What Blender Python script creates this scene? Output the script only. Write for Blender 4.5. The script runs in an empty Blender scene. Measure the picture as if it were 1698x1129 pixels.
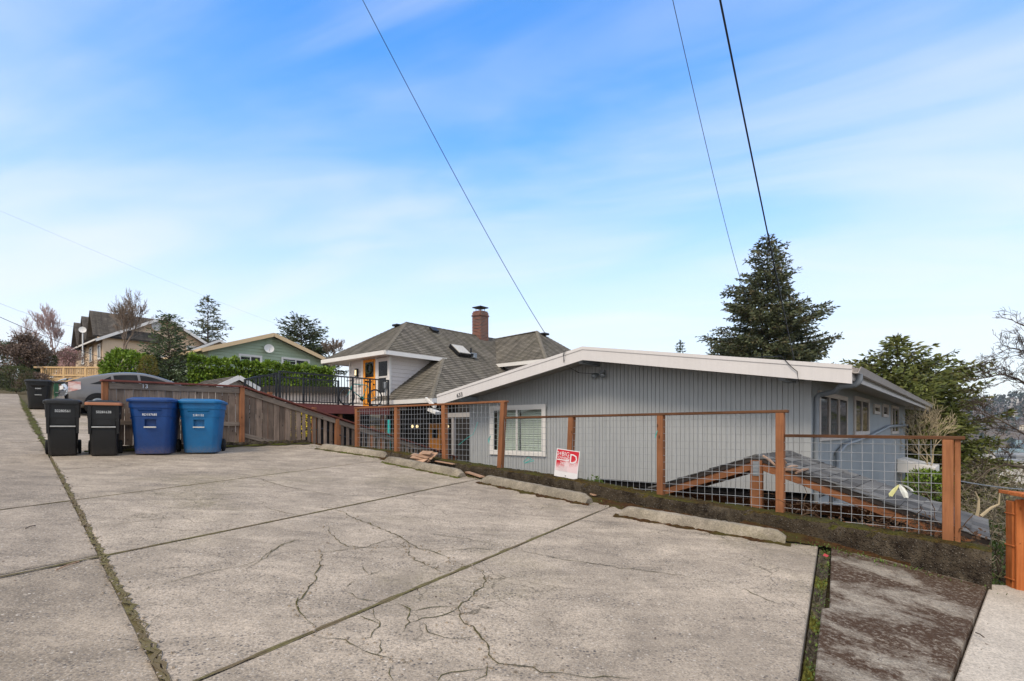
import bpy, bmesh, math, random
import numpy as np
from mathutils import Vector, Matrix, Quaternion

random.seed(7)
RNG = np.random.default_rng(7)
SC = bpy.context.scene
COL = SC.collection
R = math.radians

# ------------------------------------------------------------------ camera
cam_d = bpy.data.cameras.new('camera')
cam = bpy.data.objects.new('camera', cam_d)
COL.objects.link(cam)
cam.location = (0, 0, 0)
cam.rotation_euler = (R(90), 0, 0)
cam_d.sensor_width = 36.0
cam_d.lens = 900 / 1698 * 36.0
cam_d.shift_y = 147.5 / 1698
cam_d.clip_start = 0.05
cam_d.clip_end = 6000
SC.camera = cam

# ------------------------------------------------------------------ world, sun, exposure
SUN_AZ, SUN_EL = R(206), R(46)          # azimuth measured clockwise from +Y
SUN_DIR = Vector((math.sin(SUN_AZ) * math.cos(SUN_EL), math.cos(SUN_AZ) * math.cos(SUN_EL), math.sin(SUN_EL)))
world = bpy.data.worlds.new('World')
SC.world = world
world.use_nodes = True


def build_world():
    nt = world.node_tree
    nt.nodes.clear()
    N, L = nt.nodes.new, nt.links.new
    out = N('ShaderNodeOutputWorld')
    bg = N('ShaderNodeBackground')
    bg.inputs['Strength'].default_value = 0.12
    L(bg.outputs[0], out.inputs[0])
    sky = N('ShaderNodeTexSky')
    sky.sky_type = 'NISHITA'
    sky.sun_disc = False
    sky.sun_elevation = SUN_EL
    sky.sun_rotation = SUN_AZ
    sky.air_density = 1.0
    sky.dust_density = 0.6
    sky.ozone_density = 1.6
    hsv = N('ShaderNodeHueSaturation')
    hsv.inputs['Hue'].default_value = 0.504
    hsv.inputs['Saturation'].default_value = 1.62
    hsv.inputs['Value'].default_value = 2.1
    L(sky.outputs[0], hsv.inputs['Color'])
    tc = N('ShaderNodeTexCoord')
    sep = N('ShaderNodeSeparateXYZ')
    L(tc.outputs['Generated'], sep.inputs[0])

    def math_(op, a, b=None, clamp=False):
        n = N('ShaderNodeMath'); n.operation = op; n.use_clamp = clamp
        for i, v in enumerate((a, b)):
            if v is None: continue
            if isinstance(v, (int, float)): n.inputs[i].default_value = v
            else: L(v, n.inputs[i])
        return n.outputs[0]
    z = math_('MAXIMUM', sep.outputs[2], 0.0)
    den = math_('ADD', z, 0.16)
    px = math_('DIVIDE', sep.outputs[0], den)
    py = math_('DIVIDE', sep.outputs[1], den)
    comb = N('ShaderNodeCombineXYZ')
    L(px, comb.inputs[0]); L(py, comb.inputs[1])
    mp = N('ShaderNodeMapping')
    rot = N('ShaderNodeMapping'); rot.inputs['Rotation'].default_value = (0, 0, R(20))
    L(comb.outputs[0], rot.inputs[0])
    mp.inputs['Scale'].default_value = (0.62, 2.0, 1)
    mp.inputs['Location'].default_value = (7.7, -3.1, 0)
    L(rot.outputs[0], mp.inputs[0])
    nz = N('ShaderNodeTexNoise')
    nz.inputs['Scale'].default_value = 1.0
    nz.inputs['Detail'].default_value = 6
    nz.inputs['Roughness'].default_value = 0.5
    nz.inputs['Distortion'].default_value = 0.9
    L(mp.outputs[0], nz.inputs['Vector'])
    ramp = N('ShaderNodeValToRGB')
    ramp.color_ramp.elements[0].position = 0.42
    ramp.color_ramp.elements[0].color = (0, 0, 0, 1)
    ramp.color_ramp.elements[1].position = 0.70
    ramp.color_ramp.elements[1].color = (1, 1, 1, 1)
    ramp.color_ramp.interpolation = 'B_SPLINE'
    L(nz.outputs['Fac'], ramp.inputs[0])
    # small puffs close to the horizon
    mp2 = N('ShaderNodeMapping')
    mp2.inputs['Scale'].default_value = (0.9, 1.6, 1)
    L(comb.outputs[0], mp2.inputs[0])
    nz2 = N('ShaderNodeTexNoise')
    nz2.inputs['Scale'].default_value = 1.3
    nz2.inputs['Detail'].default_value = 5
    L(mp2.outputs[0], nz2.inputs['Vector'])
    ramp2 = N('ShaderNodeValToRGB')
    ramp2.color_ramp.elements[0].position = 0.48
    ramp2.color_ramp.elements[1].position = 0.72
    ramp2.color_ramp.interpolation = 'B_SPLINE'
    L(nz2.outputs['Fac'], ramp2.inputs[0])
    # thin overcast that thickens towards the horizon, as seen in any direction
    hz = N('ShaderNodeValToRGB')
    cr = hz.color_ramp
    cr.elements[0].position = 0.0; cr.elements[0].color = (0.92, 0.92, 0.92, 1)
    cr.elements[1].position = 0.75; cr.elements[1].color = (0.03, 0.03, 0.03, 1)
    for p, v in ((0.14, 0.82), (0.25, 0.62), (0.36, 0.33), (0.47, 0.10), (0.58, 0.02)):
        e = cr.elements.new(p); e.color = (v, v, v, 1)
    L(z, hz.inputs[0])
    c1 = math_('MULTIPLY', ramp.outputs[0], 0.60)
    c2 = math_('MULTIPLY', ramp2.outputs[0], 0.28)
    inv = math_('MULTIPLY', math_('SUBTRACT', 1.0, c1), math_('SUBTRACT', 1.0, c2))
    inv = math_('MULTIPLY', inv, math_('SUBTRACT', 1.0, hz.outputs[0]))
    fac = math_('SUBTRACT', 1.0, inv, clamp=True)
    # the veil is thickest round the sun, which it hides
    dt = N('ShaderNodeVectorMath'); dt.operation = 'DOT_PRODUCT'
    L(tc.outputs['Generated'], dt.inputs[0]); dt.inputs[1].default_value = SUN_DIR
    sv = N('ShaderNodeMapRange'); sv.interpolation_type = 'SMOOTHSTEP'
    sv.inputs['From Min'].default_value = -0.02; sv.inputs['From Max'].default_value = 0.70
    sv.inputs['To Min'].default_value = 0.0; sv.inputs['To Max'].default_value = 0.92
    L(dt.outputs['Value'], sv.inputs['Value'])
    fac = math_('SUBTRACT', 1.0, math_('MULTIPLY', math_('SUBTRACT', 1.0, fac), math_('SUBTRACT', 1.0, sv.outputs[0])), clamp=True)
    mix = N('ShaderNodeMix'); mix.data_type = 'RGBA'
    L(fac, mix.inputs[0])
    L(hsv.outputs[0], mix.inputs[6])
    mix.inputs[7].default_value = (5.5, 5.65, 5.9, 1)
    L(mix.outputs[2], bg.inputs['Color'])


build_world()
sun_d = bpy.data.lights.new('sun', 'SUN')
sun_d.energy = 1.5
sun_d.angle = R(18)
sun_d.color = (1.0, 0.87, 0.70)
sun = bpy.data.objects.new('sun', sun_d)
COL.objects.link(sun)
sun.rotation_euler = SUN_DIR.to_track_quat('Z', 'Y').to_euler()
SC.view_settings.view_transform = 'Standard'
SC.view_settings.look = 'None'
SC.view_settings.gamma = 1.0
SC.view_settings.use_curve_mapping = False
SC.view_settings.exposure = 0.58
SC.cycles.max_bounces = 6
SC.cycles.diffuse_bounces = 3
SC.cycles.glossy_bounces = 3
SC.cycles.transparent_max_bounces = 8
SC.cycles.use_denoising = True

# ------------------------------------------------------------------ geometry of the place
# eye level is z = 0; F runs along the fence and the grey house front (to the left and away), S runs straight back
F = Vector((-0.758, 0.652, 0)).normalized()
S = Vector((0.652, 0.758, 0)).normalized()
Z = Vector((0, 0, 1))
P1 = (-1.54, -0.053, 0.0674)            # driveway plane z = a + b x + c y
P2 = (-1.5515, -0.1212, 0.1093)         # the steeper slab right of the drain


def pz(P, x, y): return P[0] + P[1] * x + P[2] * y
def W(px, py, Y): return Vector(((px - 849) / 900 * Y, Y, -(py - 712) / 900 * Y))
def G(px, py, P=P1, off=0.0):
    u, v = (px - 849) / 900, (py - 712) / 900
    Y = -(P[0] + off) / (v + P[2] + P[1] * u)
    return Vector((u * Y, Y, -v * Y))
def HIT(px, py, P0, n):
    d = Vector(((px - 849) / 900, 1.0, -(py - 712) / 900))
    return d * (Vector(P0).dot(n) / d.dot(n))
def XS(p, d, q, e):                     # 2-D line intersection
    den = d[0] * e[1] - d[1] * e[0]
    t = ((q[0] - p[0]) * e[1] - (q[1] - p[1]) * e[0]) / den
    return (p[0] + d[0] * t, p[1] + d[1] * t)

# ------------------------------------------------------------------ helpers
ORG = {}


def link(o): COL.objects.link(o); return o
def tag(o, label=None, cat=None, group=None, kind=None):
    if label: o['label'] = label
    if cat: o['category'] = cat
    if group: o['group'] = group
    if kind: o['kind'] = kind
    return o
def thing(name, loc, label, cat, group=None):
    o = link(bpy.data.objects.new(name, None))
    o.empty_display_size = 0.2
    o.location = loc
    ORG[o] = Vector(loc)
    return tag(o, label, cat, group)


class MB:
    def __init__(s): s.v = []; s.f = []; s.uv = {}
    def add(s, vs, fs):
        b = len(s.v)
        s.v += [Vector(v) for v in vs]
        s.f += [tuple(b + i for i in f) for f in fs]
        return b
    def box(s, c, size, ax=None):
        c = Vector(c); X, Y_, Z_ = ax if ax else (Vector((1, 0, 0)), Vector((0, 1, 0)), Vector((0, 0, 1)))
        h = [q / 2 for q in size]
        vs = [c + X * (h[0] * a) + Y_ * (h[1] * b) + Z_ * (h[2] * d) for d in (-1, 1) for b in (-1, 1) for a in (-1, 1)]
        s.add(vs, [(0, 2, 3, 1), (4, 5, 7, 6), (0, 1, 5, 4), (2, 6, 7, 3), (0, 4, 6, 2), (1, 3, 7, 5)])
        return s
    def beam(s, p0, p1, w, t, up=Z):    # w across, t along up
        p0, p1 = Vector(p0), Vector(p1); X = (p1 - p0); Ln = X.length; X.normalize()
        Y_ = Vector(up).cross(X)
        if Y_.length < 1e-6: Y_ = Vector((1, 0, 0)).cross(X)
        Y_.normalize(); Z_ = X.cross(Y_)
        return s.box((p0 + p1) / 2, (Ln, w, t), (X, Y_, Z_))
    def tube(s, pts, r, n=6, cap=True):
        pts = [Vector(p) for p in pts]
        rs = r if isinstance(r, (list, tuple)) else [r] * len(pts)
        b0 = len(s.v); up = None
        for i, p in enumerate(pts):
            d = (pts[min(i + 1, len(pts) - 1)] - pts[max(i - 1, 0)])
            if d.length < 1e-9: d = Vector((0, 0, 1))
            d.normalize()
            if up is None:
                up = Vector((0, 0, 1)) if abs(d.z) < 0.9 else Vector((1, 0, 0))
            a = (up - d * up.dot(d)).normalized(); up = a
            b = d.cross(a)
            for k in range(n):
                th = 2 * math.pi * k / n
                s.v.append(p + (a * math.cos(th) + b * math.sin(th)) * rs[i])
        for i in range(len(pts) - 1):
            for k in range(n):
                k2 = (k + 1) % n
                s.f.append((b0 + i * n + k, b0 + i * n + k2, b0 + (i + 1) * n + k2, b0 + (i + 1) * n + k))
        if cap:
            s.f.append(tuple(b0 + k for k in range(n))[::-1])
            s.f.append(tuple(b0 + (len(pts) - 1) * n + k for k in range(n)))
        return s
    def prism(s, poly, vec):
        poly = [Vector(p) for p in poly]; vec = Vector(vec); n = len(poly)
        b = len(s.v)
        s.v += poly + [p + vec for p in poly]
        s.f.append(tuple(b + i for i in range(n))[::-1])
        s.f.append(tuple(b + n + i for i in range(n)))
        for i in range(n):
            j = (i + 1) % n
            s.f.append((b + i, b + j, b + n + j, b + n + i))
        return s
    def loft(s, rings, cap=True, closed=True):
        n = len(rings[0]); b = len(s.v)
        for r in rings: s.v += [Vector(p) for p in r]
        for i in range(len(rings) - 1):
            for k in range(n if closed else n - 1):
                k2 = (k + 1) % n
                s.f.append((b + i * n + k, b + i * n + k2, b + (i + 1) * n + k2, b + (i + 1) * n + k))
        if cap:
            s.f.append(tuple(b + k for k in range(n))[::-1])
            s.f.append(tuple(b + (len(rings) - 1) * n + k for k in range(n)))
        return s
    def mesh(s, name, mat, org=Vector((0, 0, 0)), smooth=False, bevel=0.0, segs=1, recalc=True):
        me = bpy.data.meshes.new(name)
        me.from_pydata([tuple(v - org) for v in s.v], [], s.f)
        if recalc or bevel:
            bm = bmesh.new(); bm.from_mesh(me)
            if recalc: bmesh.ops.recalc_face_normals(bm, faces=bm.faces)
            if bevel:
                es = [e for e in bm.edges if len(e.link_faces) == 2 and e.calc_face_angle(0) > 0.6]
                bmesh.ops.bevel(bm, geom=es, offset=bevel, segments=segs, profile=0.5, affect='EDGES', clamp_overlap=True)
            bm.to_mesh(me); bm.free()
        if mat: me.materials.append(mat)
        if smooth:
            me.polygons.foreach_set('use_smooth', [True] * len(me.polygons))
            if smooth != 'all':
                try: me.set_sharp_from_angle(angle=R(40))
                except Exception: pass
        me.update()
        return me
    def build(s, name, mat, parent=None, kind=None, smooth=False, bevel=0.0, segs=1, recalc=True):
        if parent is not None: org = ORG[parent]
        else:
            xs = [v.x for v in s.v]; ys = [v.y for v in s.v]; zs = [v.z for v in s.v]
            org = Vector(((min(xs) + max(xs)) / 2, (min(ys) + max(ys)) / 2, min(zs)))
        o = link(bpy.data.objects.new(name, s.mesh(name, mat, org, smooth, bevel, segs, recalc)))
        if parent is not None: o.parent = parent
        else: o.location = org
        ORG[o] = org
        if kind: o['kind'] = kind
        return o


BOARD_CACHE = {}


def board(name, p0, p1, w, t, mat, parent, face=None, bevel=0.004):
    """a plank with local X along p0-p1, width w across, thickness t along `face`; its own object, mesh shared by size"""
    p0, p1 = Vector(p0), Vector(p1)
    X = (p1 - p0); Ln = X.length; X = X / Ln
    fz = Vector(face) if face is not None else Vector((0, 0, 1))
    Y_ = fz.cross(X).normalized(); Z_ = X.cross(Y_)
    key = (round(Ln, 3), round(w, 3), round(t, 3), mat.name, bevel)
    me = BOARD_CACHE.get(key)
    if me is None:
        m = MB(); m.box((0, 0, 0), (Ln, w, t))
        me = m.mesh(name, mat, bevel=bevel)
        BOARD_CACHE[key] = me
    o = link(bpy.data.objects.new(name, me))
    M = Matrix((X, Y_, Z_)).transposed().to_4x4()
    M.translation = (p0 + p1) / 2 - (ORG[parent] if parent is not None else Vector((0, 0, 0)))
    o.parent = parent
    o.matrix_basis = M
    return o


def text(name, body, mat, parent, p, right, up, h, depth=0.004, align='CENTER'):
    cu = bpy.data.curves.new(name, 'FONT')
    cu.body = body; cu.size = h * 1.4; cu.extrude = depth / 2; cu.align_x = align; cu.align_y = 'CENTER'
    cu.resolution_u = 2
    tmp = bpy.data.objects.new(name, cu); link(tmp)
    bpy.context.view_layer.update()
    me = bpy.data.meshes.new_from_object(tmp.evaluated_get(bpy.context.evaluated_depsgraph_get()))
    bpy.data.objects.remove(tmp)
    me.name = name
    me.materials.clear(); me.materials.append(mat)
    o = link(bpy.data.objects.new(name, me))
    right = Vector(right).normalized(); up = Vector(up); up = (up - right * up.dot(right)).normalized()
    M = Matrix((right, up, right.cross(up))).transposed().to_4x4()
    M.translation = Vector(p) - (ORG[parent] if parent is not None else Vector((0, 0, 0)))
    o.parent = parent; o.matrix_basis = M
    return o


def kids(o): return [c for c in bpy.data.objects if c.parent == o]
def copy_tree(o, parent=None):
    c = o.copy(); link(c)
    if parent is not None: c.parent = parent
    for ch in kids(o): copy_tree(ch, c)
    return c

# ------------------------------------------------------------------ materials
def lin(r, g, b):
    f = lambda c: (c / 255 / 12.92) if c / 255 <= 0.04045 else ((c / 255 + 0.055) / 1.055) ** 2.4
    return (f(r), f(g), f(b))


class NT:
    def __init__(s, name):
        s.m = bpy.data.materials.new(name); s.m.use_nodes = True
        s.t = s.m.node_tree; s.b = s.t.nodes['Principled BSDF']
    def n(s, typ, **kw):
        nd = s.t.nodes.new(typ)
        for k, v in kw.items(): setattr(nd, k, v)
        return nd
    def l(s, a, b): s.t.links.new(a, b)
    def math(s, op, a, b=None, c=None, clamp=False):
        nd = s.n('ShaderNodeMath', operation=op, use_clamp=clamp)
        for i, v in enumerate((a, b, c)):
            if v is None: continue
            if isinstance(v, (int, float)): nd.inputs[i].default_value = v
            else: s.l(v, nd.inputs[i])
        return nd.outputs[0]
    def coord(s, kind='pos', scale=(1, 1, 1)):
        if kind == 'pos': o = s.n('ShaderNodeNewGeometry').outputs['Position']
        elif kind == 'uv': o = s.n('ShaderNodeTexCoord').outputs['UV']
        else: o = s.n('ShaderNodeTexCoord').outputs['Object']
        if kind == 'obj':              # shift every object so that copies do not repeat
            rn = s.n('ShaderNodeObjectInfo').outputs['Random']
            va = s.n('ShaderNodeVectorMath', operation='ADD')
            cb = s.n('ShaderNodeCombineXYZ')
            m17 = s.math('MULTIPLY', rn, 37.0)
            for i in range(3): s.l(m17, cb.inputs[i])
            s.l(o, va.inputs[0]); s.l(cb.outputs[0], va.inputs[1]); o = va.outputs[0]
        if scale != (1, 1, 1):
            mp = s.n('ShaderNodeMapping'); mp.inputs['Scale'].default_value = scale
            s.l(o, mp.inputs[0]); o = mp.outputs[0]
        return o
    def noise(s, vec, scale, detail=4, rough=0.55, dist=0.0):
        nd = s.n('ShaderNodeTexNoise')
        nd.inputs['Scale'].default_value = scale; nd.inputs['Detail'].default_value = detail
        nd.inputs['Roughness'].default_value = rough; nd.inputs['Distortion'].default_value = dist
        s.l(vec, nd.inputs['Vector']); return nd.outputs['Fac']
    def voro(s, vec, scale, feature='F1', out='Distance', rnd=1.0):
        nd = s.n('ShaderNodeTexVoronoi', feature=feature)
        nd.inputs['Scale'].default_value = scale; nd.inputs['Randomness'].default_value = rnd
        s.l(vec, nd.inputs['Vector']); return nd.outputs[out]
    def ramp(s, fac, stops, interp='LINEAR'):
        nd = s.n('ShaderNodeValToRGB'); cr = nd.color_ramp; cr.interpolation = interp
        while len(cr.elements) < len(stops): cr.elements.new(0.5)
        for e, (p, c) in zip(cr.elements, stops):
            e.position = p
            e.color = (c, c, c, 1) if isinstance(c, (int, float)) else (*c, 1)
        s.l(fac, nd.inputs[0]); return nd.outputs[0]
    def mix(s, fac, a, b, blend='MIX'):
        nd = s.n('ShaderNodeMix', data_type='RGBA', blend_type=blend)
        for i, v in ((0, fac), (6, a), (7, b)):
            if isinstance(v, (int, float)): nd.inputs[i].default_value = v
            elif isinstance(v, tuple): nd.inputs[i].default_value = (*v, 1)
            else: s.l(v, nd.inputs[i])
        return nd.outputs[2]
    def bump(s, h, strength=0.4, dist=0.01, prev=None):
        nd = s.n('ShaderNodeBump'); nd.inputs['Strength'].default_value = strength; nd.inputs['Distance'].default_value = dist
        s.l(h, nd.inputs['Height'])
        if prev is not None: s.l(prev, nd.inputs['Normal'])
        return nd.outputs[0]
    def fin(s, col, rough=0.8, normal=None, metal=0.0, spec=0.4):
        if isinstance(col, tuple): s.b.inputs['Base Color'].default_value = (*col, 1)
        else: s.l(col, s.b.inputs['Base Color'])
        if isinstance(rough, (int, float)): s.b.inputs['Roughness'].default_value = rough
        else: s.l(rough, s.b.inputs['Roughness'])
        s.b.inputs['Metallic'].default_value = metal
        s.b.inputs['Specular IOR Level'].default_value = spec
        if normal is not None: s.l(normal, s.b.inputs['Normal'])
        return s.m


def sc(c, k): return tuple(min(1, x * k) for x in c)


def plain(name, c, rough=0.6, var=0.18, scale=3.0, bump=0.15, bscale=60, metal=0.0, spec=0.4, coord='pos', rnd=0.0):
    """paint / plastic / metal with uneven wear and a little dirt"""
    t = NT(name); v = t.coord(coord)
    n1 = t.noise(v, scale, 5); n2 = t.noise(v, scale * 9, 3)
    f = t.math('ADD', t.math('MULTIPLY', n1, 0.7), t.math('MULTIPLY', n2, 0.3))
    col = t.mix(t.ramp(f, [(0.3, 0.0), (0.7, 1.0)]), sc(c, 1 - var), sc(c, 1 + var))
    if rnd:
        r = t.n('ShaderNodeObjectInfo').outputs['Random']
        col = t.mix(1.0, col, t.ramp(r, [(0, 1 - rnd), (1, 1.0)]), 'MULTIPLY')
    rg = t.math('ADD', t.math('MULTIPLY', n2, 0.25), rough - 0.12)
    nm = t.bump(t.noise(v, bscale, 4), bump, 0.004) if bump else None
    return t.fin(col, rg, nm, metal, spec)


def wood(name, c1, c2, rough=0.8, rnd=0.45, knots=True, stain=None):
    t = NT(name); v = t.coord('obj', (1.2, 22, 22))
    g = t.noise(v, 1.6, 6, 0.6, 0.8)
    fine = t.noise(t.coord('obj', (3, 90, 90)), 2.0, 4, 0.7)
    f = t.math('ADD', t.math('MULTIPLY', g, 0.65), t.math('MULTIPLY', fine, 0.35))
    col = t.mix(t.ramp(f, [(0.32, 0.0), (0.68, 1.0)]), c1, c2)
    vb = t.coord('obj')
    blot = t.noise(vb, 2.2, 4)
    col = t.mix(t.ramp(blot, [(0.42, 0.0), (0.7, 0.55)]), col, sc(c1, 0.55))
    if stain: col = t.mix(t.ramp(t.noise(vb, 5.0, 3), [(0.5, 0.0), (0.7, 0.5)]), col, stain)
    r = t.n('ShaderNodeObjectInfo').outputs['Random']
    col = t.mix(1.0, col, t.ramp(r, [(0, 1 - rnd), (0.5, 1 - rnd * 0.45), (1, 1.0)]), 'MULTIPLY')
    if knots:
        k = t.voro(t.coord('obj', (1.0, 2.2, 2.2)), 3.0)
        col = t.mix(t.ramp(k, [(0.05, 0.85), (0.11, 0.0)]), col, sc(c1, 0.25))
    return t.fin(col, rough, t.bump(f, 0.45, 0.004), spec=0.25)


def foliage(name, ca, cb, cc=None, scale=1.2, rough=0.6, fine=9):
    t = NT(name); v = t.coord('pos')
    n1 = t.noise(v, scale, 3); n2 = t.noise(v, fine, 2)
    f = t.math('ADD', t.math('MULTIPLY', n1, 0.6), t.math('MULTIPLY', n2, 0.4))
    col = t.mix(t.ramp(f, [(0.36, 0.0), (0.64, 1.0)]), ca, cb)
    if cc: col = t.mix(t.ramp(t.noise(v, scale * 2.3, 3), [(0.53, 0.0), (0.68, 0.8)]), col, cc)
    m = t.fin(col, rough, spec=0.25)
    return m


# exposed-aggregate concrete ------------------------------------------------------------
def concrete(name, base, pebble=62.0, amount=0.5, moss=0.0, dark=0.35, grime=None, hair=False, stain_c=(0.050, 0.022, 0.008)):
    t = NT(name); v = t.coord('pos')
    big = t.noise(v, 0.55, 5, 0.6); mid = t.noise(v, 2.6, 6, 0.65, 0.6); small = t.noise(v, 42, 4, 0.7)
    grit = t.noise(v, 210, 3, 0.7)
    stretch = t.noise(t.coord('pos', (0.55, 1.7, 1)), 2.2, 6, 0.65, 0.7)
    f = t.math('ADD', t.math('MULTIPLY', big, 0.30), t.math('ADD', t.math('MULTIPLY', mid, 0.34), t.math('MULTIPLY', stretch, 0.36)))
    col = t.mix(t.ramp(f, [(0.38, 0.0), (0.50, 0.5), (0.62, 1.0)]), sc(base, 1 - dark * 1.45), sc(base, 1.34))
    if hair:
        rn = t.n('ShaderNodeObjectInfo').outputs['Random']
        col = t.mix(1.0, col, t.ramp(rn, [(0, (.90, .89, .86)), (1, (1.0, 1.0, 1.0))]), 'MULTIPLY')
    col = t.mix(t.ramp(small, [(0.36, 0.5), (0.56, 0.0)]), col, sc(base, 0.36))
    sp2 = t.noise(v, 85, 2, 0.6)
    col = t.mix(t.ramp(sp2, [(0.54, 0.0), (0.66, 0.32)]), col, sc(base, 1.6))
    col = t.mix(t.ramp(sp2, [(0.34, 0.4), (0.46, 0.0)]), col, sc(base, 0.38))
    # pebbles
    vn = t.n('ShaderNodeTexVoronoi'); vn.inputs['Scale'].default_value = pebble; t.l(v, vn.inputs['Vector'])
    vd, vc = vn.outputs['Distance'], vn.outputs['Color']
    sep = t.n('ShaderNodeSeparateColor'); t.l(vc, sep.inputs[0])
    pc = t.ramp(sep.outputs[0], [(0.0, (0.06, 0.06, 0.065)), (0.3, (0.13, 0.115, 0.10)), (0.5, (0.27, 0.22, 0.165)), (0.7, (0.12, 0.11, 0.105)), (0.88, (0.42, 0.35, 0.28)), (1.0, (0.68, 0.62, 0.54))])
    expo = t.ramp(stretch, [(0.40, 1.0), (0.60, 0.22)])
    sel = t.ramp(sep.outputs[1], [(0.30, 0.0), (0.36, 1.0)])
    pm = t.math('MULTIPLY', t.math('MULTIPLY', t.ramp(vd, [(0.30, 1.0), (0.46, 0.0)]), expo), t.math('MULTIPLY', sel, amount))
    col = t.mix(pm, col, pc)
    v2n = t.n('ShaderNodeTexVoronoi'); v2n.inputs['Scale'].default_value = pebble * 2.1; t.l(v, v2n.inputs['Vector'])
    sep2 = t.n('ShaderNodeSeparateColor'); t.l(v2n.outputs['Color'], sep2.inputs[0])
    pm2 = t.math('MULTIPLY', t.ramp(v2n.outputs['Distance'], [(0.25, 1.0), (0.42, 0.0)]), t.ramp(sep2.outputs[1], [(0.55, 0.0), (0.6, amount * 0.9)]))
    col = t.mix(pm2, col, t.ramp(sep2.outputs[0], [(0, (0.09, 0.08, 0.075)), (0.6, (0.25, 0.21, 0.17)), (1, (0.6, 0.55, 0.48))]))
    if moss:
        mk = t.math('MULTIPLY', t.ramp(t.noise(v, 0.42, 5, 0.6), [(0.52, 0.0), (0.66, 1.0)]), t.ramp(t.noise(v, 14, 4, 0.7), [(0.35, 0.0), (0.65, 1.0)]))
        col = t.mix(t.math('MULTIPLY', mk, moss), col, (0.13, 0.115, 0.035))
    # long-standing dark staining (oil, tyre dirt)
    st = t.math('MULTIPLY', t.ramp(t.noise(v, 0.85, 6, 0.65, 0.9), [(0.55, 0.0), (0.72, 1.0)]), 0.42)
    col = t.mix(st, col, sc(base, 0.42))
    if grime:                          # brown leaf-mould growing on the slab
        g1 = t.noise(t.coord('pos', (1.0, 1.0, 1)), 1.5, 6, 0.7, 0.5); g2 = t.noise(v, 30, 4, 0.75)
        gm = t.math('MULTIPLY', t.ramp(g1, [(0.39, 0.0), (0.51, 1.0)]), t.ramp(g2, [(0.30, 0.0), (0.50, 1.0)]))
        col = t.mix(t.math('MULTIPLY', gm, grime), col, stain_c)
    if hair:                           # web of hairline cracks
        nz = t.n('ShaderNodeTexNoise'); nz.inputs['Scale'].default_value = 2.6; nz.inputs['Detail'].default_value = 4; t.l(v, nz.inputs['Vector'])
        vm = t.n('ShaderNodeVectorMath', operation='MULTIPLY_ADD'); t.l(nz.outputs['Color'], vm.inputs[0]); vm.inputs[1].default_value = (.5, .5, .5); t.l(v, vm.inputs[2])
        ed = t.voro(vm.outputs[0], 1.5, 'DISTANCE_TO_EDGE')
        hm = t.math('MULTIPLY', t.ramp(ed, [(0.002, 1.0), (0.009, 0.0)]), t.ramp(t.noise(v, 0.5, 3), [(0.44, 0.0), (0.58, 0.8)]))
        col = t.mix(hm, col, (0.09, 0.075, 0.05))
        tyre = t.math('MULTIPLY', t.ramp(t.noise(t.coord('pos', (1.0, .28, 1)), 1.5, 4, .6), [(0.50, 0.0), (0.68, 1.0)]), 0.34)
        col = t.mix(tyre, col, sc(base, 0.5))
    h = t.math('ADD', t.math('MULTIPLY', t.ramp(vd, [(0.15, 1.0), (0.5, 0.0)]), 0.6), t.math('ADD', t.math('MULTIPLY', small, 0.6), t.math('MULTIPLY', grit, 0.4)))
    nm = t.bump(h, 0.55, 0.006, t.bump(mid, 0.25, 0.03))
    return t.fin(col, 0.92, nm, spec=0.2)


MAT = {}
MAT['slab'] = concrete('weathered_concrete', (0.485, 0.403, 0.315), 44, 0.95, moss=0.45, hair=True)
MAT['alley'] = concrete('alley_concrete', (0.395, 0.328, 0.258), 46, 0.95, moss=0.12, dark=0.32, hair=True)
MAT['wetslab'] = concrete('grimy_concrete', (0.345, 0.295, 0.232), 55, 0.8, moss=0.12, grime=0.93)
MAT['newconc'] = concrete('new_concrete', (0.52, 0.455, 0.375), 120, 0.10, dark=0.12)
MAT['curb'] = concrete('mossy_curb_concrete', (0.15, 0.13, 0.105), 46, 0.9, moss=0.3, grime=0.55, dark=0.6, stain_c=(0.02, 0.013, 0.008))
MAT['stop'] = concrete('wheel_stop_concrete', (0.40, 0.345, 0.27), 90, 0.28, moss=0.5, dark=0.4, grime=0.22, stain_c=(0.06, 0.05, 0.03))


def m_moss(name, a, b, c):
    t = NT(name); v = t.coord('pos')
    n = t.noise(v, 26, 5, 0.7); n2 = t.noise(v, 3.0, 4, 0.6)
    col = t.mix(t.ramp(n, [(0.35, 0.0), (0.65, 1.0)]), a, b)
    col = t.mix(t.ramp(n2, [(0.45, 0.0), (0.62, 0.85)]), col, c)
    return t.fin(col, 0.95, t.bump(n, 0.9, 0.012), spec=0.1)


MAT['moss'] = m_moss('curb_moss', (0.030, 0.018, 0.007), (0.085, 0.06, 0.012), (0.075, 0.034, 0.012))
MAT['greenmoss'] = m_moss('green_moss', (0.045, 0.05, 0.012), (0.12, 0.125, 0.025), (0.06, 0.045, 0.02))
MAT['jointmoss'] = m_moss('joint_moss', (0.10, 0.082, 0.048), (0.20, 0.175, 0.075), (0.16, 0.12, 0.075))
MAT['crack'] = m_moss('crack_dirt', (0.05, 0.042, 0.026), (0.135, 0.115, 0.05), (0.10, 0.09, 0.03))
MAT['soil'] = m_moss('soil', (0.030, 0.023, 0.016), (0.07, 0.055, 0.038), (0.05, 0.05, 0.022))
MAT['mould'] = m_moss('leaf_mould', (0.028, 0.014, 0.007), (0.085, 0.042, 0.016), (0.06, 0.052, 0.014))
MAT['leaflitter'] = m_moss('leaf_litter', (0.05, 0.03, 0.018), (0.16, 0.10, 0.06), (0.09, 0.05, 0.03))
MAT['hillgrass'] = m_moss('hillside_ground', (0.075, 0.065, 0.032), (0.15, 0.125, 0.075), (0.11, 0.085, 0.055))

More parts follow.
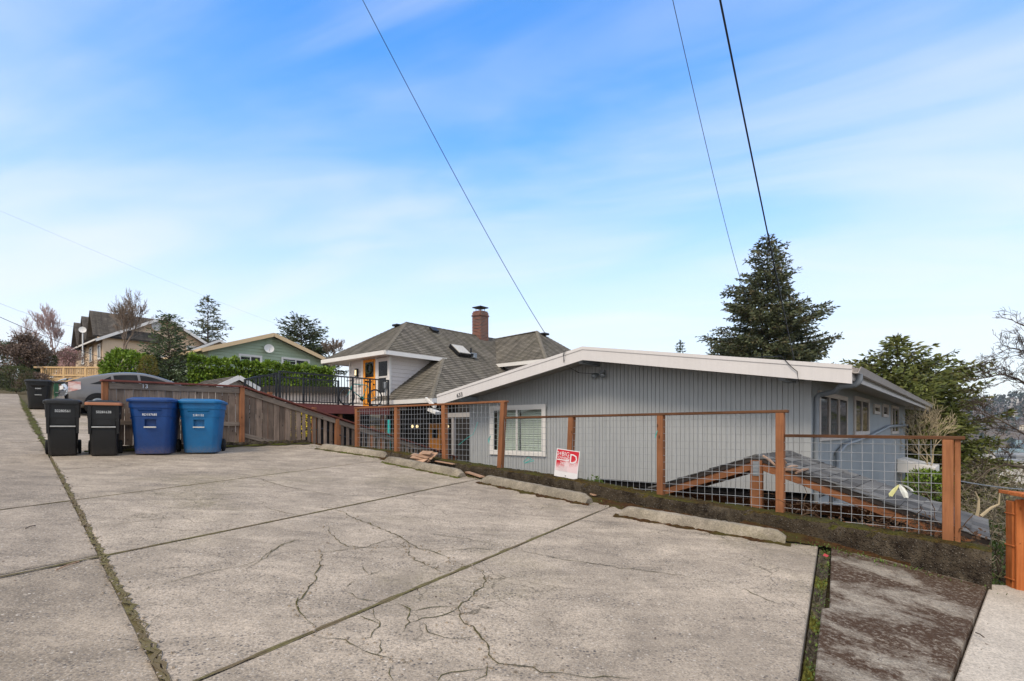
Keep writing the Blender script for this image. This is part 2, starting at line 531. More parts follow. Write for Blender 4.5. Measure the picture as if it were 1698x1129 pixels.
MAT['cedar'] = wood('cedar_post', lin(138, 88, 58), lin(174, 118, 80), rnd=0.28)
MAT['cedar_new'] = wood('new_cedar', lin(168, 88, 40), lin(204, 126, 72), rnd=0.15)
MAT['oldwood'] = wood('weathered_fence_board', lin(114, 98, 86), lin(182, 158, 138), rnd=0.58)
MAT['oldrail'] = wood('weathered_rail', lin(112, 98, 86), lin(164, 148, 132), rnd=0.2)
MAT['darkrail'] = wood('dark_weathered_rail', lin(70, 46, 30), lin(128, 88, 60), rnd=0.15)
MAT['redcap'] = wood('red_stained_cap', lin(104, 58, 50), lin(140, 82, 70), rnd=0.12, knots=False)
MAT['redpaint'] = plain('red_brown_deck_paint', lin(112, 58, 52), 0.6, 0.15, 4)
MAT['splinter'] = wood('split_wood', lin(172, 132, 106), lin(212, 178, 148), rnd=0.35, knots=False)
MAT['tan'] = plain('tan_painted_wood', lin(214, 178, 128), 0.6, 0.08, 2)
MAT['wire'] = plain('galvanised_wire', lin(168, 170, 172), 0.45, 0.15, 8, 0, metal=0.55)
MAT['zinc'] = plain('zinc_plate', lin(150, 156, 160), 0.4, 0.2, 20, 0.1, metal=0.6)
MAT['black_metal'] = plain('black_metal', lin(28, 28, 30), 0.4, 0.2, 5, 0.05)
MAT['rubber'] = plain('black_rubber', lin(26, 26, 27), 0.85, 0.2, 12, 0.2)


def m_bin(name, c, scuff):
    t = NT(name); v = t.coord('obj')
    sep = t.n('ShaderNodeSeparateXYZ'); t.l(t.n('ShaderNodeTexCoord').outputs['Object'], sep.inputs[0])
    n = t.noise(v, 5, 5, 0.65); n2 = t.noise(v, 46, 4, 0.7)
    col = t.mix(t.ramp(n, [(0.3, 0.0), (0.7, 1.0)]), sc(c, 0.86), sc(c, 1.15))
    dirt = t.math('MULTIPLY', t.ramp(sep.outputs[2], [(0.0, 0.7), (0.16, 0.10), (0.5, 0.02), (1.0, 0.02)]), t.ramp(n2, [(0.35, 0.0), (0.62, 1.0)]))
    col = t.mix(dirt, col, scuff)
    scr = t.noise(t.coord('obj', (1, 1, 14)), 6, 4, 0.7)
    col = t.mix(t.ramp(scr, [(0.64, 0.0), (0.74, 0.2)]), col, sc(c, 1.5))
    return t.fin(col, t.math('ADD', t.math('MULTIPLY', n2, 0.3), 0.33), t.bump(n2, 0.1, 0.003), spec=0.45)


MAT['bin_black'] = m_bin('black_bin_plastic', lin(15, 15, 15), lin(60, 52, 46))
MAT['bin_navy'] = m_bin('navy_bin_plastic', lin(0, 56, 116), lin(120, 104, 96))
MAT['bin_blue'] = m_bin('blue_bin_plastic', lin(0, 98, 150), lin(120, 112, 104))
MAT['bin_green'] = m_bin('green_bin_plastic', lin(50, 96, 66), lin(90, 90, 80))
MAT['lid_brown'] = plain('brown_lid_plastic', lin(168, 112, 82), 0.5, 0.1, 4, 0.05, coord='obj')
MAT['white_print'] = plain('white_print', lin(225, 225, 222), 0.7, 0.12, 30, 0)
MAT['black_print'] = plain('black_print', lin(40, 38, 36), 0.6, 0.1, 30, 0)
MAT['steel_bar'] = plain('steel_bar', lin(190, 190, 186), 0.35, 0.15, 20, 0, metal=0.5)


def m_curb():
    t = NT('retaining_wall_concrete'); v = t.coord('pos')
    geo = t.n('ShaderNodeNewGeometry'); sp = t.n('ShaderNodeSeparateXYZ'); t.l(geo.outputs['True Normal'], sp.inputs[0])
    peb = t.n('ShaderNodeTexVoronoi'); peb.inputs['Scale'].default_value = 52; t.l(v, peb.inputs['Vector'])
    s2 = t.n('ShaderNodeSeparateColor'); t.l(peb.outputs['Color'], s2.inputs[0])
    n = t.noise(v, 6, 6, 0.7); big = t.noise(v, 1.1, 4)
    col = t.mix(t.ramp(n, [(0.35, 0.0), (0.65, 1.0)]), (0.016, 0.011, 0.008), (0.125, 0.10, 0.07))
    col = t.mix(t.ramp(big, [(0.4, 0.0), (0.6, 0.6)]), col, (0.05, 0.036, 0.022))
    pm = t.math('MULTIPLY', t.ramp(peb.outputs['Distance'], [(0.28, 1.0), (0.42, 0.0)]), t.ramp(s2.outputs[1], [(0.60, 0.0), (0.66, 0.75)]))
    col = t.mix(pm, col, t.ramp(s2.outputs[0], [(0, (0.09, 0.08, 0.07)), (0.7, (0.17, 0.145, 0.115)), (1, (0.30, 0.26, 0.215))]))
    mossn = t.noise(v, 24, 5, 0.7)
    mc = t.mix(t.ramp(mossn, [(0.35, 0.0), (0.62, 1.0)]), (0.035, 0.02, 0.007), (0.10, 0.065, 0.013))
    mc = t.mix(t.ramp(t.noise(v, 2.2, 3), [(0.45, 0.0), (0.6, 0.7)]), mc, (0.075, 0.08, 0.015))
    up = t.math('ADD', sp.outputs[2], t.math('MULTIPLY', t.math('SUBTRACT', t.noise(v, 9, 4), 0.5), 0.9))
    mk = t.ramp(up, [(0.42, 0.0), (0.62, 1.0)])
    thin = t.ramp(t.noise(v, 0.9, 5, 0.6), [(0.33, 0.15), (0.5, 1.0)])
    col = t.mix(t.math('MULTIPLY', mk, thin), col, mc)
    h = t.math('ADD', t.math('MULTIPLY', t.ramp(peb.outputs['Distance'], [(0.1, 1.0), (0.5, 0.0)]), 0.5), t.math('ADD', n, t.math('MULTIPLY', mossn, 0.5)))
    return t.fin(col, 0.95, t.bump(h, 1.0, 0.03), spec=0.15)


MAT['retwall'] = m_curb()

# ------------------------------------------------------------------ terrain
O0 = Vector((-3.69, 12.8, 0))            # first post of the wire fence


def sst(a, b, x):
    t = min(1, max(0, (x - a) / (b - a))); return t * t * (3 - 2 * t)
def upz(x, y):
    z = pz(P1, x, y)
    if z > 4.6: z = 4.6 + (z - 4.6) * 0.22
    if z > 7: z = 7 + (z - 7) * 0.3
    return z
def ae(x, y):
    d = Vector((x, y, 0)) - O0
    return -d.dot(F), d.dot(S)
def fe(a, e, z=0): q = O0 - F * a + S * e; return Vector((q.x, q.y, z))
def lowz(a, e):
    L = -2.4 - 0.22 * min(8, max(0, a))
    if a > 9.5: L -= 0.36 * (a - 9.5)
    L -= 0.16 * max(0, e - 9) * sst(-6, 4, a)
    return max(L, -46 - 0.01 * (a + e))
def groundz(x, y):
    a, e = ae(x, y)
    if e < 0.0:
        z = min(upz(x, y) - 0.13, pz(P2, x, y) - 0.2 if a > 7 else 99)
        if a > 11.6: z = min(z, lowz(a, 0.2) * sst(11.6, 14, a) + z * (1 - sst(11.6, 14, a)))
        if -3.3 < a < -1.75 and e > -1.9: z = min(z, -0.6 - 0.28 * (e + 1.9))
        return z
    w = sst(-4.2, -8.5, a)
    return lowz(a, e) * (1 - w) + (upz(x, y) - 0.13) * w


def build_ground():
    av = [-700, -450, -300, -200, -140, -100, -75, -60, -50, -42, -36, -31, -27, -24, -21, -18, -16, -14, -12, -11, -10, -9, -8, -7, -6, -5, -4.2, -3.35, -3.25, -2.6, -1.8, -1.7, -1, 0, 1, 2, 3, 4, 5, 6, 7, 8, 9, 10, 11, 11.6, 12.4, 13.2, 14, 15, 16.5, 18, 20, 23, 26, 30, 35, 40, 50, 65, 85, 110, 150, 200, 300, 450, 700]
    ev = [-500, -250, -120, -60, -35, -22, -14, -9, -6, -4, -3, -2, -1.9, -1, -0.4, -0.02, 0.02, 0.5, 1, 2, 3, 4, 5, 6, 7, 8, 9, 10, 12, 14, 16, 18, 20, 23, 26, 30, 35, 40, 50, 65, 85, 110, 150, 200, 300, 450, 700]
    m = MB()
    rnd = random.Random(3)
    for e in ev:
        for a in av:
            p = fe(a, e)
            z = groundz(p.x, p.y)
            if abs(a) > 13 and e > 1: z += rnd.uniform(-0.15, 0.15) * min(4, abs(a) / 20)
            m.v.append(Vector((p.x, p.y, z)))
    n = len(av)
    for j in range(len(ev) - 1):
        for i in range(n - 1):
            m.f.append((j * n + i, j * n + i + 1, (j + 1) * n + i + 1, (j + 1) * n + i))
    o = m.build('ground', MAT['hillgrass'], recalc=True)
    tag(o, kind='structure')


build_ground()

# ------------------------------------------------------------------ concrete slabs with open joints
PQ = [((323, 1129), (989, 849)), ((183, 919), (769, 799)), ((131, 828), (618, 765))]
JA0, JA1 = G(276, 1125), G(87, 762)
JAd = (JA1 - JA0).normalized()
CURB_F = -0.24                            # front face of the retaining wall, in e


def curbline(): return fe(0, CURB_F), fe(1, CURB_F) - fe(0, CURB_F)
def slab(poly, mat, P, parent, name='concrete_slab', thick=0.11, inset=0.011, dz=0.0):
    """one cast slab: polygon on plane P, shrunk a little so that the joint stays open, edges worn round"""
    pts = [Vector((p[0], p[1], 0)) for p in poly]
    area = sum(pts[i].x * pts[(i + 1) % len(pts)].y - pts[(i + 1) % len(pts)].x * pts[i].y for i in range(len(pts)))
    if area < 0: pts.reverse()
    n = len(pts); out = []
    for i in range(n):
        a, b, c = pts[i - 1], pts[i], pts[(i + 1) % n]
        d1, d2 = (b - a).normalized(), (c - b).normalized()
        n1, n2 = Vector((-d1.y, d1.x, 0)), Vector((-d2.y, d2.x, 0))
        q = XS(b + n1 * inset, d1, b + n2 * inset, d2) if abs(d1.cross(d2).z) > 1e-3 else (b + n1 * inset)[:2]
        out.append(q)
    top = [Vector((q[0], q[1], pz(P, q[0], q[1]) + dz)) for q in out]
    m = MB(); m.prism([p - Vector((0, 0, thick)) for p in top], (0, 0, thick))
    return m.build(name, mat, parent, bevel=0.009)


def build_slabs():
    pad = thing('driveway', (0, 0, -1.54), None, None); pad['kind'] = 'structure'
    al = thing('alley_pavement', (-8, 6, -1.5), None, None); al['kind'] = 'structure'
    lines = []
    for a, b in PQ:
        A, B = G(*a), G(*b); lines.append((A, (B - A).normalized()))
    dl0, dl1 = G(1327, 1129), G(1359, 902)
    drain = (dl0, (dl1 - dl0).normalized())
    lines = [drain] + lines
    # further joints to the left, behind the bins and by the parked car
    qd = lines[-1][1]; base = lines[-1][0]
    for k in (2.55, 5.3, 8.3, 11.6, 15.5, 20):
        lines.append((base + JAd * k, qd))
    c0, cd = curbline()
    bf0, bfd = fe(-1.72, 0), S
    for i in range(len(lines) - 1):
        (p, d), (q, e) = lines[i], lines[i + 1]
        a = XS(p, d, JA0, JAd); b = XS(q, e, JA0, JAd)
        if i <= 3:
            a2 = XS(p, d, c0, cd); b2 = XS(q, e, c0, cd)
            poly = [a, a2, b2, b]
        elif i == 4:
            corner = XS(c0, cd, bf0, bfd); k_ = fe(-1.72, -4.5)
            poly = [a, XS(p, d, c0, cd), corner, (k_.x, k_.y), (b[0] + e.x * .7, b[1] + e.y * .7), b]
        else:
            L = (3.0, 6.5, 12, 15, 15, 15)[i - 5]
            a2 = (a[0] + d.x * L, a[1] + d.y * L); b2 = (b[0] + e.x * L, b[1] + e.y * L)
            poly = [a, a2, b2, b]
        slab(poly, MAT['slab'], P1, pad, inset=0.014 if i < 4 else 0.01, dz=random.uniform(-.004, .004))
    # alley on the left of the long joint
    nrm = Vector((-JAd.y, JAd.x, 0))
    if nrm.x > 0: nrm = -nrm
    offs = [-9.0]
    a2line = lines[2]
    k0 = (Vector((*XS(a2line[0], a2line[1], JA0, JAd), 0)) - JA0).dot(JAd)
    ks = [k0 - 9.0, k0 - 4.6, k0, k0 + 4.6, k0 + 9.4, k0 + 14, k0 + 19, k0 + 26, k0 + 36]
    j0 = Vector((JA0.x, JA0.y, 0)) + nrm * 0.008
    qx = Vector((a2line[1].x, a2line[1].y, 0)).normalized()
    for k, k2 in zip(ks[:-1], ks[1:]):
        a = j0 + JAd * k; b = j0 + JAd * k2
        for w0, w1 in ((0, 4.4), (4.4, 9.0)):
            slab([a - qx * w0, a - qx * w1, b - qx * w1, b - qx * w0], MAT['alley'], P1, al, inset=0.012, dz=random.uniform(-.004, .003) - 0.006)
    # slab right of the drain and its own gap
    r0, r1 = G(1353, 1129, P2), G(1377, 908, P2)
    rd = (r1 - r0).normalized()
    e0, e1 = G(1575, 1129, P2), G(1636, 975, P2); ed = (e1 - e0).normalized()
    k = G(1361, 1008, P2)
    far1 = XS(r0, rd, c0, cd); far2 = XS(e0, ed, c0, cd)
    back = [r0 - rd * 3, e0 - ed * 3]
    s1 = G(1374, 1006, P2)
    slab([back[0], k, s1, Vector((*far1, 0)), Vector((*far2, 0)), back[1]], MAT['wetslab'], P2, pad, inset=0.006)
    # drain trough between the slabs: soil, moss, bits
    tr = MB(); nseg = 90
    lrow = []
    for i in range(nseg + 1):
        t = i / nseg
        a = dl0 + (dl1 - dl0) * (t * 1.75 - 0.75); b = r0 + (r1 - r0) * (t * 1.75 - 0.75)
        row = []
        for j in range(7):
            s = j / 6; p = a.lerp(b, s)
            p.z = pz(P1, p.x, p.y) - 0.055 + 0.022 * math.sin(s * 3.1) * -1 + random.uniform(-0.012, 0.02)
            row.append(p)
        lrow.append(row)
    tr.loft(lrow, cap=False, closed=False)
    o = tr.build('drain_trough_moss', MAT['drainmoss']); tag(o, kind='stuff')
    # new path on the right
    np_ = MB()
    pa = [G(1640, 968, P2), G(1760, 976, P2)]
    poly = [e1 + Vector((0.015, 0.01, 0)), pa[0] + Vector((.1, .1, 0)), pa[1] + Vector((0.9, 0.25, 0)), Vector((6.2, 1.0, 0)), e0 - ed * 3 + Vector((0.015, -0.01, 0))]
    path = thing('new_path', (4.5, 3.5, -1.6), None, None); path['kind'] = 'structure'
    slab(poly, MAT['newconc'], P2, path, name='path_slab', dz=-0.03, inset=0.0)
    return dl0, dl1, e0, e1


def m_drain():
    t = NT('drain_moss'); v = t.coord('pos')
    n = t.noise(v, 30, 5, 0.7); n2 = t.noise(v, 2.1, 4, 0.6); n3 = t.voro(v, 38, out='Color')
    col = t.mix(t.ramp(n, [(0.35, 0.0), (0.65, 1.0)]), (0.035, 0.028, 0.018), (0.15, 0.125, 0.09))
    col = t.mix(t.ramp(n2, [(0.48, 0.0), (0.58, 0.9)]), col, t.mix(t.ramp(n, [(0.4, 0.0), (0.6, 1.0)]), (0.06, 0.065, 0.01), (0.20, 0.19, 0.03)))
    return t.fin(col, 0.95, t.bump(n, 1.0, 0.014), spec=0.1)


MAT['drainmoss'] = m_drain()
DL0, DL1, RE0, RE1 = build_slabs()

# cracks: dirt- and moss-filled, jagged
Z2 = lambda pts, o, k: [(o[0] + x / k, o[1] + y / k) for x, y in pts]
CRK = []
for pts, w in (
    ([(430, 270), (480, 285), (545, 320), (600, 340), (680, 372), (780, 415), (840, 455), (870, 475), (950, 490), (1010, 520), (1060, 545), (1110, 565)], .016),
    ([(1150, 560), (1190, 590), (1210, 620), (1200, 650), (1150, 690), (1100, 745), (1075, 770), (1080, 810), (1100, 845), (1150, 860), (1165, 900), (1210, 940), (1240, 1000), (1270, 1045), (1330, 1055), (1440, 1060), (1489, 1085)], .017),
    ([(390, 500), (400, 520), (385, 560), (360, 640), (320, 690), (270, 755), (285, 795), (330, 830), (360, 865)], .012),
    ([(345, 890), (430, 918), (520, 925), (560, 960), (640, 995), (740, 1015), (830, 1045)], .010),
    ([(430, 365), (440, 400), (470, 430), (530, 468), (650, 470), (760, 465), (840, 465)], .009),
    ([(840, 460), (825, 500), (860, 530), (930, 565), (1010, 595)], .012),
    ([(780, 415), (700, 440), (610, 470), (530, 478), (400, 495), (300, 515)], .008),
    ([(0, 565), (70, 555), (120, 520), (150, 490), (200, 455), (300, 425)], .008),
    ([(640, 770), (660, 800), (690, 860), (640, 915), (540, 925)], .009),
    ([(770, 740), (830, 775), (830, 840), (800, 890), (740, 900)], .012),
    ([(800, 775), (860, 780), (940, 765), (1070, 755)], .009),
    ([(830, 840), (900, 825), (960, 815), (1030, 790), (1070, 760)], .008),
    ([(900, 840), (920, 890), (960, 910), (1060, 920)], .005),
    ([(580, 810), (640, 830), (690, 850)], .007),
    ([(680, 920), (690, 980), (680, 1000)], .006),
    ([(520, 690), (580, 720), (690, 742)], .012), ([(520, 665), (550, 635)], .012),
    ([(600, 560), (630, 610), (690, 585)], .005),
    ([(80, 125), (200, 165), (300, 185), (420, 205), (540, 235)], .008),
    ([(870, 395), (950, 405), (1100, 425), (1250, 455), (1330, 465)], .008),
    ([(1000, 487), (1150, 472), (1260, 485)], .007),
    ([(1150, 905), (1100, 920), (1040, 925)], .006),
    ([(1230, 1050), (1200, 1100), (1150, 1129)], .006), ([(740, 1060), (745, 1129)], .004),
    ([(960, 1129), (1030, 1080), (1200, 1070)], .005),
): CRK.append((Z2(pts, (400, 750), 2.978), w))
for pts, w in (
    ([(10, 475), (100, 500), (250, 530), (400, 550), (560, 575), (700, 590), (830, 608), (1000, 640)], .012),
    ([(1130, 672), (1200, 705), (1320, 752)], .006),
    ([(0, 1058), (100, 1062), (140, 1085), (250, 1090), (330, 1110), (450, 1108), (600, 1125)], .008),
): CRK.append((Z2(pts, (850, 750), 2.978), w))
for pts, w in (
    ([(470, 825), (560, 790), (650, 765), (740, 745), (860, 720), (920, 700), (970, 660), (1067, 625)], .010),
    ([(210, 378), (400, 372), (560, 356)], .012), ([(330, 590), (450, 570), (600, 550)], .005),
    ([(760, 400), (900, 410), (1000, 440), (1060, 450)], .007),
    ([(1060, 830), (1045, 860), (1055, 885)], .010), ([(930, 510), (990, 530), (1060, 545)], .005),
): CRK.append((Z2(pts, (0, 600), 2.134), w))


def ribbon(m, pts, w, rnd, lift=0.0035, jag=1.0, plane=P1):
    """jagged strip along ground points"""
    fine = []
    for a, b in zip(pts[:-1], pts[1:]):
        n = max(1, int((b - a).length / 0.05))
        for i in range(n): fine.append(a.lerp(b, i / n))
    fine.append(pts[-1])
    L, Rr = [], []
    n = len(fine)
    for i, p in enumerate(fine):
        d = fine[min(i + 1, n - 1)] - fine[max(i - 1, 0)]; d.z = 0; d.normalize()
        nr = Vector((-d.y, d.x, 0))
        taper = min(1, 0.25 + 3.0 * min(i, n - 1 - i) / n)
        ofs = nr * rnd.gauss(0, 0.009 * jag)
        q = p + ofs
        ww = w * taper * rnd.uniform(0.35, 1.5) / 2
        for arr, s in ((L, 1), (Rr, -1)):
            x = q + nr * (ww * s); arr.append(Vector((x.x, x.y, pz(plane, x.x, x.y) + lift)))
    m.loft([L, Rr], cap=False, closed=False)


def build_cracks():
    rnd = random.Random(11)
    m = MB()
    for px, w in CRK: ribbon(m, [G(*p) for p in px], max(.007, w * 0.66), rnd)
    o = m.build('pavement_cracks', MAT['crack']); tag(o, kind='stuff')
    # crumbling long joint along the alley
    m = MB()
    ribbon(m, [JA0 + JAd * t for t in np.linspace(-3, 9.3, 60)], 0.16, rnd, lift=-0.016, jag=0.1)
    for k in range(3):
        ribbon(m, [JA0 + JAd * t + Vector((random.uniform(-.02, .02), 0, 0)) for t in np.linspace(-3, 9.3, 60)], (0.026, .018, .012)[k], rnd, lift=0.004 + 0.002 * k, jag=1.5)
    o = m.build('alley_joint_crumbs', MAT['jointmoss']); tag(o, kind='stuff')
    m = MB()
    ribbon(m, [JA0 + JAd * t for t in np.linspace(9.3, 34, 70)], 0.16, rnd, lift=0.006, jag=2.0)
    o = m.build('alley_joint_moss', MAT['greenmoss']); tag(o, kind='stuff')
    # moss down in the slab joints
    m = MB()
    for (a, b) in PQ:
        A, B = G(*a), G(*b)
        ribbon(m, [A.lerp(B, t) for t in np.linspace(-0.3, 1.02, 80)], 0.040, rnd, lift=0.0, jag=0.15)
        ribbon(m, [A.lerp(B, t) for t in np.linspace(-0.3, 1.02, 80)], 0.020, rnd, lift=0.002, jag=0.35)
    o = m.build('joint_moss', MAT['jointmoss']); tag(o, kind='stuff')
    # crumbs of stone along the joints and cracks
    m = MB()
    for i in range(260):
        t = random.random() * 9 - 1.5
        p = JA0 + JAd * t + Vector((random.gauss(0, 0.035), random.gauss(0, 0.035), 0))
        r = random.uniform(0.003, 0.008)
        p.z = pz(P1, p.x, p.y) + r * 0.4
        m.box(p, (r * 2, r * 1.6, r * 1.3), (Vector((math.cos(i), math.sin(i), 0)), Vector((-math.sin(i), math.cos(i), 0)), Z))
    for px, w in CRK[:6]:
        for q in px:
            for _ in range(4):
                p = G(*q) + Vector((random.gauss(0, 0.05), random.gauss(0, 0.05), 0)); r = random.uniform(0.003, 0.009)
                p.z = pz(P1, p.x, p.y) + r * 0.4; m.box(p, (r * 2, r * 1.5, r * 1.2))
    o = m.build('stone_crumbs', MAT['alley']); tag(o, kind='stuff')
    # leaf mould along the foot of the wall and round the stops
    m = MB()
    for a0, a1, e0, e1 in ((3.2, 5.6, -0.50, -0.22), (5.0, 10.6, -0.52, -0.22), (-1.4, 3.3, -0.34, -0.22), (5.55, 6.5, -0.80, -0.3), (3.1, 3.75, -0.72, -0.3)):
        na = int((a1 - a0) / 0.06)
        rows = []
        for i in range(na + 1):
            a = a0 + (a1 - a0) * i / na
            edge = e0 + 0.08 * math.sin(a * 3.1) + 0.06 * math.sin(a * 9.7 + 1) + rnd.gauss(0, 0.035)
            edge = e1 + (edge - e1) * min(1, 4.5 * min(i, na - i) / na)
            if i in (0, na): edge = e1 - 0.02
            row = []
            for j in range(7):
                s = j / 6; e = edge + (e1 - edge) * s
                p = fe(a, e); P = P2 if a > 8.9 else P1
                p.z = pz(P, p.x, p.y) + (-0.003 if j == 0 else 0.006 + 0.022 * s * rnd.random() + 0.012 * s)
                row.append(p)
            rows.append(row)
        m.loft(rows, cap=False, closed=False)
    o = m.build('leaf_mould', MAT['mould']); tag(o, kind='stuff')


build_cracks()

# ------------------------------------------------------------------ retaining wall under the fence
POST_N = [O0 - F * (1.556 * n) for n in range(8)]
POSTXY = [Vector((12.8 * (-.288 + .0928 * n), 12.8 * (1 - .0791 * n), 0)) for n in range(8)]
BASEZ = [-.40, -.475, -.59, -.705, -.80, -.955, -1.045, -1.17]
FD = (POSTXY[7] - POSTXY[0]).normalized()      # fence direction, to the right and towards the viewer
FN = Vector((-FD.y, FD.x, 0))                  # away from the viewer
def topz(t):                                   # wall top along the fence, t in post spacings
    if t <= 0: return BASEZ[0] - 0.03 * t * -0.3
    i = min(6, int(t)); k = t - i
    return BASEZ[i] + (BASEZ[i + 1] - BASEZ[i]) * k
def fp(t, off=0.0, z=0.0):
    p = POSTXY[0] + (POSTXY[7] - POSTXY[0]) * (t / 7) + FN * off
    return Vector((p.x, p.y, z))


def build_wall():
    rnd = random.Random(5); m = MB(); rows = []
    N = 200
    for i in range(N + 1):
        t = -0.75 + (7.20 + 0.75) * i / N
        zt = topz(t) + rnd.gauss(0, .004)
        fr = -0.20 - 0.05 * max(0, t - 5) / 2.5
        g = fp(t, fr); P = P2 if t > 5.75 else P1
        zb = pz(P, g.x, g.y) - 0.25
        row = [fp(t, fr - .03, zb)]
        for s in (0.0, 0.3, 0.6, 0.85):
            row.append(fp(t, fr - .03 + .03 * s + rnd.gauss(0, .006), zb + (zt - zb) * s + rnd.gauss(0, .004)))
        row.append(fp(t, fr + .012 + rnd.gauss(0, .006), zt - .012))
        for s in (0.1, 0.3, 0.5, 0.75, 0.95):
            row.append(fp(t, fr + (0.13 - fr) * s + rnd.gauss(0, .004), zt + rnd.gauss(0.004, .006)))
        row.append(fp(t, 0.14, zt - .02)); row.append(fp(t, 0.14, -4.5)); row.append(fp(t, fr - .02, -4.5) if False else fp(t, 0.10, -4.5))
        rows.append(row)
    m.loft(rows, cap=True, closed=True)
    o = m.build('retaining_wall', MAT['retwall'], smooth=True)
    tag(o, 'low mossy concrete retaining wall under the wire fence', 'wall')


build_wall()

# ------------------------------------------------------------------ wire fence
def build_wire_fence():
    th = thing('wire_fence', fp(3.5, 0, topz(3.5)), 'wire mesh fence with orange cedar posts on the low concrete wall', 'fence')
    railz = {0: .500, 1: .500, 2: .500, 3: .500}
    TP = [.046, 1.0, 1.97, 2.98, 3.925, 4.912, 5.932, 6.98]
    TOP = [.50, .50, .50, .51, .22, .222, .228, -.085]
    lean = [0, 0, .02, -.09, -.05, 0, 0, 0]
    for n in range(8):
        b = fp(TP[n] + lean[n] / 1.556, 0, BASEZ[n] - 0.06)
        t = fp(TP[n], 0, TOP[n] - 0.02)
        board('post', b, t, 0.095, 0.095, MAT['cedar'], th, FN, bevel=0.006)
    board('post', fp(7.03, 0.03, BASEZ[7] - .08), fp(7.03, 0.03, -.105), 0.05, 0.10, MAT['cedar'], th, FN, bevel=0.005)
    rails = [(.0, 3.03, .502, .502, 'cedar'), (3.02, 5.99, .208, .226, 'darkrail'), (5.97, 7.07, -.077, -.088, 'darkrail')]
    for a, b, z0, z1, mt in rails:
        board('top_rail', fp(a, 0, z0), fp(b, 0, z1), 0.098, 0.036, MAT[mt], th, Z, bevel=0.004)
    # a nailing strip below the rail where the wire is stapled
    spans = [(0, 1, .48, .48), (1, 2, .48, .48), (2, 3, .48, .48), (3, 4, .188, .192), (4, 5, .194, .2), (5, 6, .2, .205), (6, 7, -.1, -.106)]
    rnd = random.Random(2)
    for a, b, z0, z1 in spans:
        a, b = TP[a], TP[b]; m = MB(); off = -.02
        nv = 15
        for k in range(nv + 1):
            t = a + (b - a) * (k + 0.35) / (nv + .7)
            zt = z0 + (z1 - z0) * (t - a)
            zb = topz(t) + 0.015
            mid = fp(t, off + rnd.gauss(0, .008), (zt + zb) / 2) + FD * rnd.gauss(0, .004)
            m.tube([fp(t, off, zb), mid, fp(t, off, zt)], 0.0032, 4, False)
        z = z0 - 0.06
        k = 0
        while z > topz(b) + 0.03:
            # a horizontal wire stops where the wall top rises above it
            tl = a + .03
            if z < topz(a) + .02: tl = a + (b - a) * (topz(a) + .02 - z) / max(1e-3, topz(a) - topz(b))
            if tl < b - .05:
                pts = []
                for q in np.linspace(tl, b - .03, 7): pts.append(fp(q, off - .007 + rnd.gauss(0, .006), z + (z1 - z0) * (q - a) + rnd.gauss(0, .003)))
                m.tube(pts, 0.0032, 4, False)
            z -= 0.1016; k += 1
        m.build('wire_panel', MAT['wire'], th, smooth=True)


build_wire_fence()

# ------------------------------------------------------------------ wheel stops
def wheel_stop(a, b, label, w=0.20, h=0.135, seed=0):
    A, B = G(*a), G(*b)
    X = (B - A).normalized(); Yv = Z.cross(X).normalized()
    if Yv.y < 0: Yv = -Yv
    Ln = (B - A).length; mid = (A + B) / 2
    th = MB(); rnd = random.Random(seed)
    N = 44; rows = []
    for i in range(N + 1):
        s = i / N
        end = min(1, min(i, N - i) / 2.2)
        k = 0.55 + 0.45 * end
        c = A + (B - A) * s
        c.z = pz(P1, c.x, c.y)
        prof = [(0, -.03), (0.0, .02), (.03, h * .62 * k), (.055, h * .93 * k), (.08, h * k), (w - .06, h * k), (w - .04, h * .92 * k), (w, .02), (w, -.03)]
        rows.append([c + Yv * (y + rnd.gauss(0, .003)) + Z * (z + rnd.gauss(0, .0025)) for y, z in prof])
    th.loft(rows)
    sk = MB(); rws = []
    for i in range(61):
        c = A + (B - A) * (i / 60 * 1.06 - .03); e = rnd.uniform(.01, .05) + .03 * (1 + math.sin(i * .5 + seed * 2))
        f = c - Yv * e; f.z = pz(P1, f.x, f.y) + .001; g = c + Yv * .03; g.z = pz(P1, g.x, g.y) + rnd.uniform(.008, .028)
        rws.append([f, (f + g) / 2 + Z * rnd.uniform(.0, .012), g])
    sk.loft(rws, cap=False, closed=False)
    tag(sk.build('wheel_stop_moss', MAT['mould' if seed > 2 else 'greenmoss']), kind='stuff')
    o = th.build('wheel_stop', MAT['stop'], smooth=True)
    return tag(o, label, 'wheel stop', 'concrete wheel stops along the wall')


wheel_stop((528, 744.7), (637, 760), 'grey concrete wheel stop lying farthest away, just before the stair fence', seed=1)
wheel_stop((635, 767), (759.6, 792), 'mossy concrete wheel stop with broken boards piled against its back', seed=2)
wheel_stop((795.7, 800.5), (971, 836.4), 'concrete wheel stop on the ground below the red and white sign', seed=3)
wheel_stop((1026, 856), (1302, 903), 'nearest concrete wheel stop, beside the mossy drain gap', seed=4)

# ------------------------------------------------------------------ board fence with stair rail
BF_A = Vector((-8.27, 11.0, 0)); BF_B = Vector((-6.19, 12.4, 0))


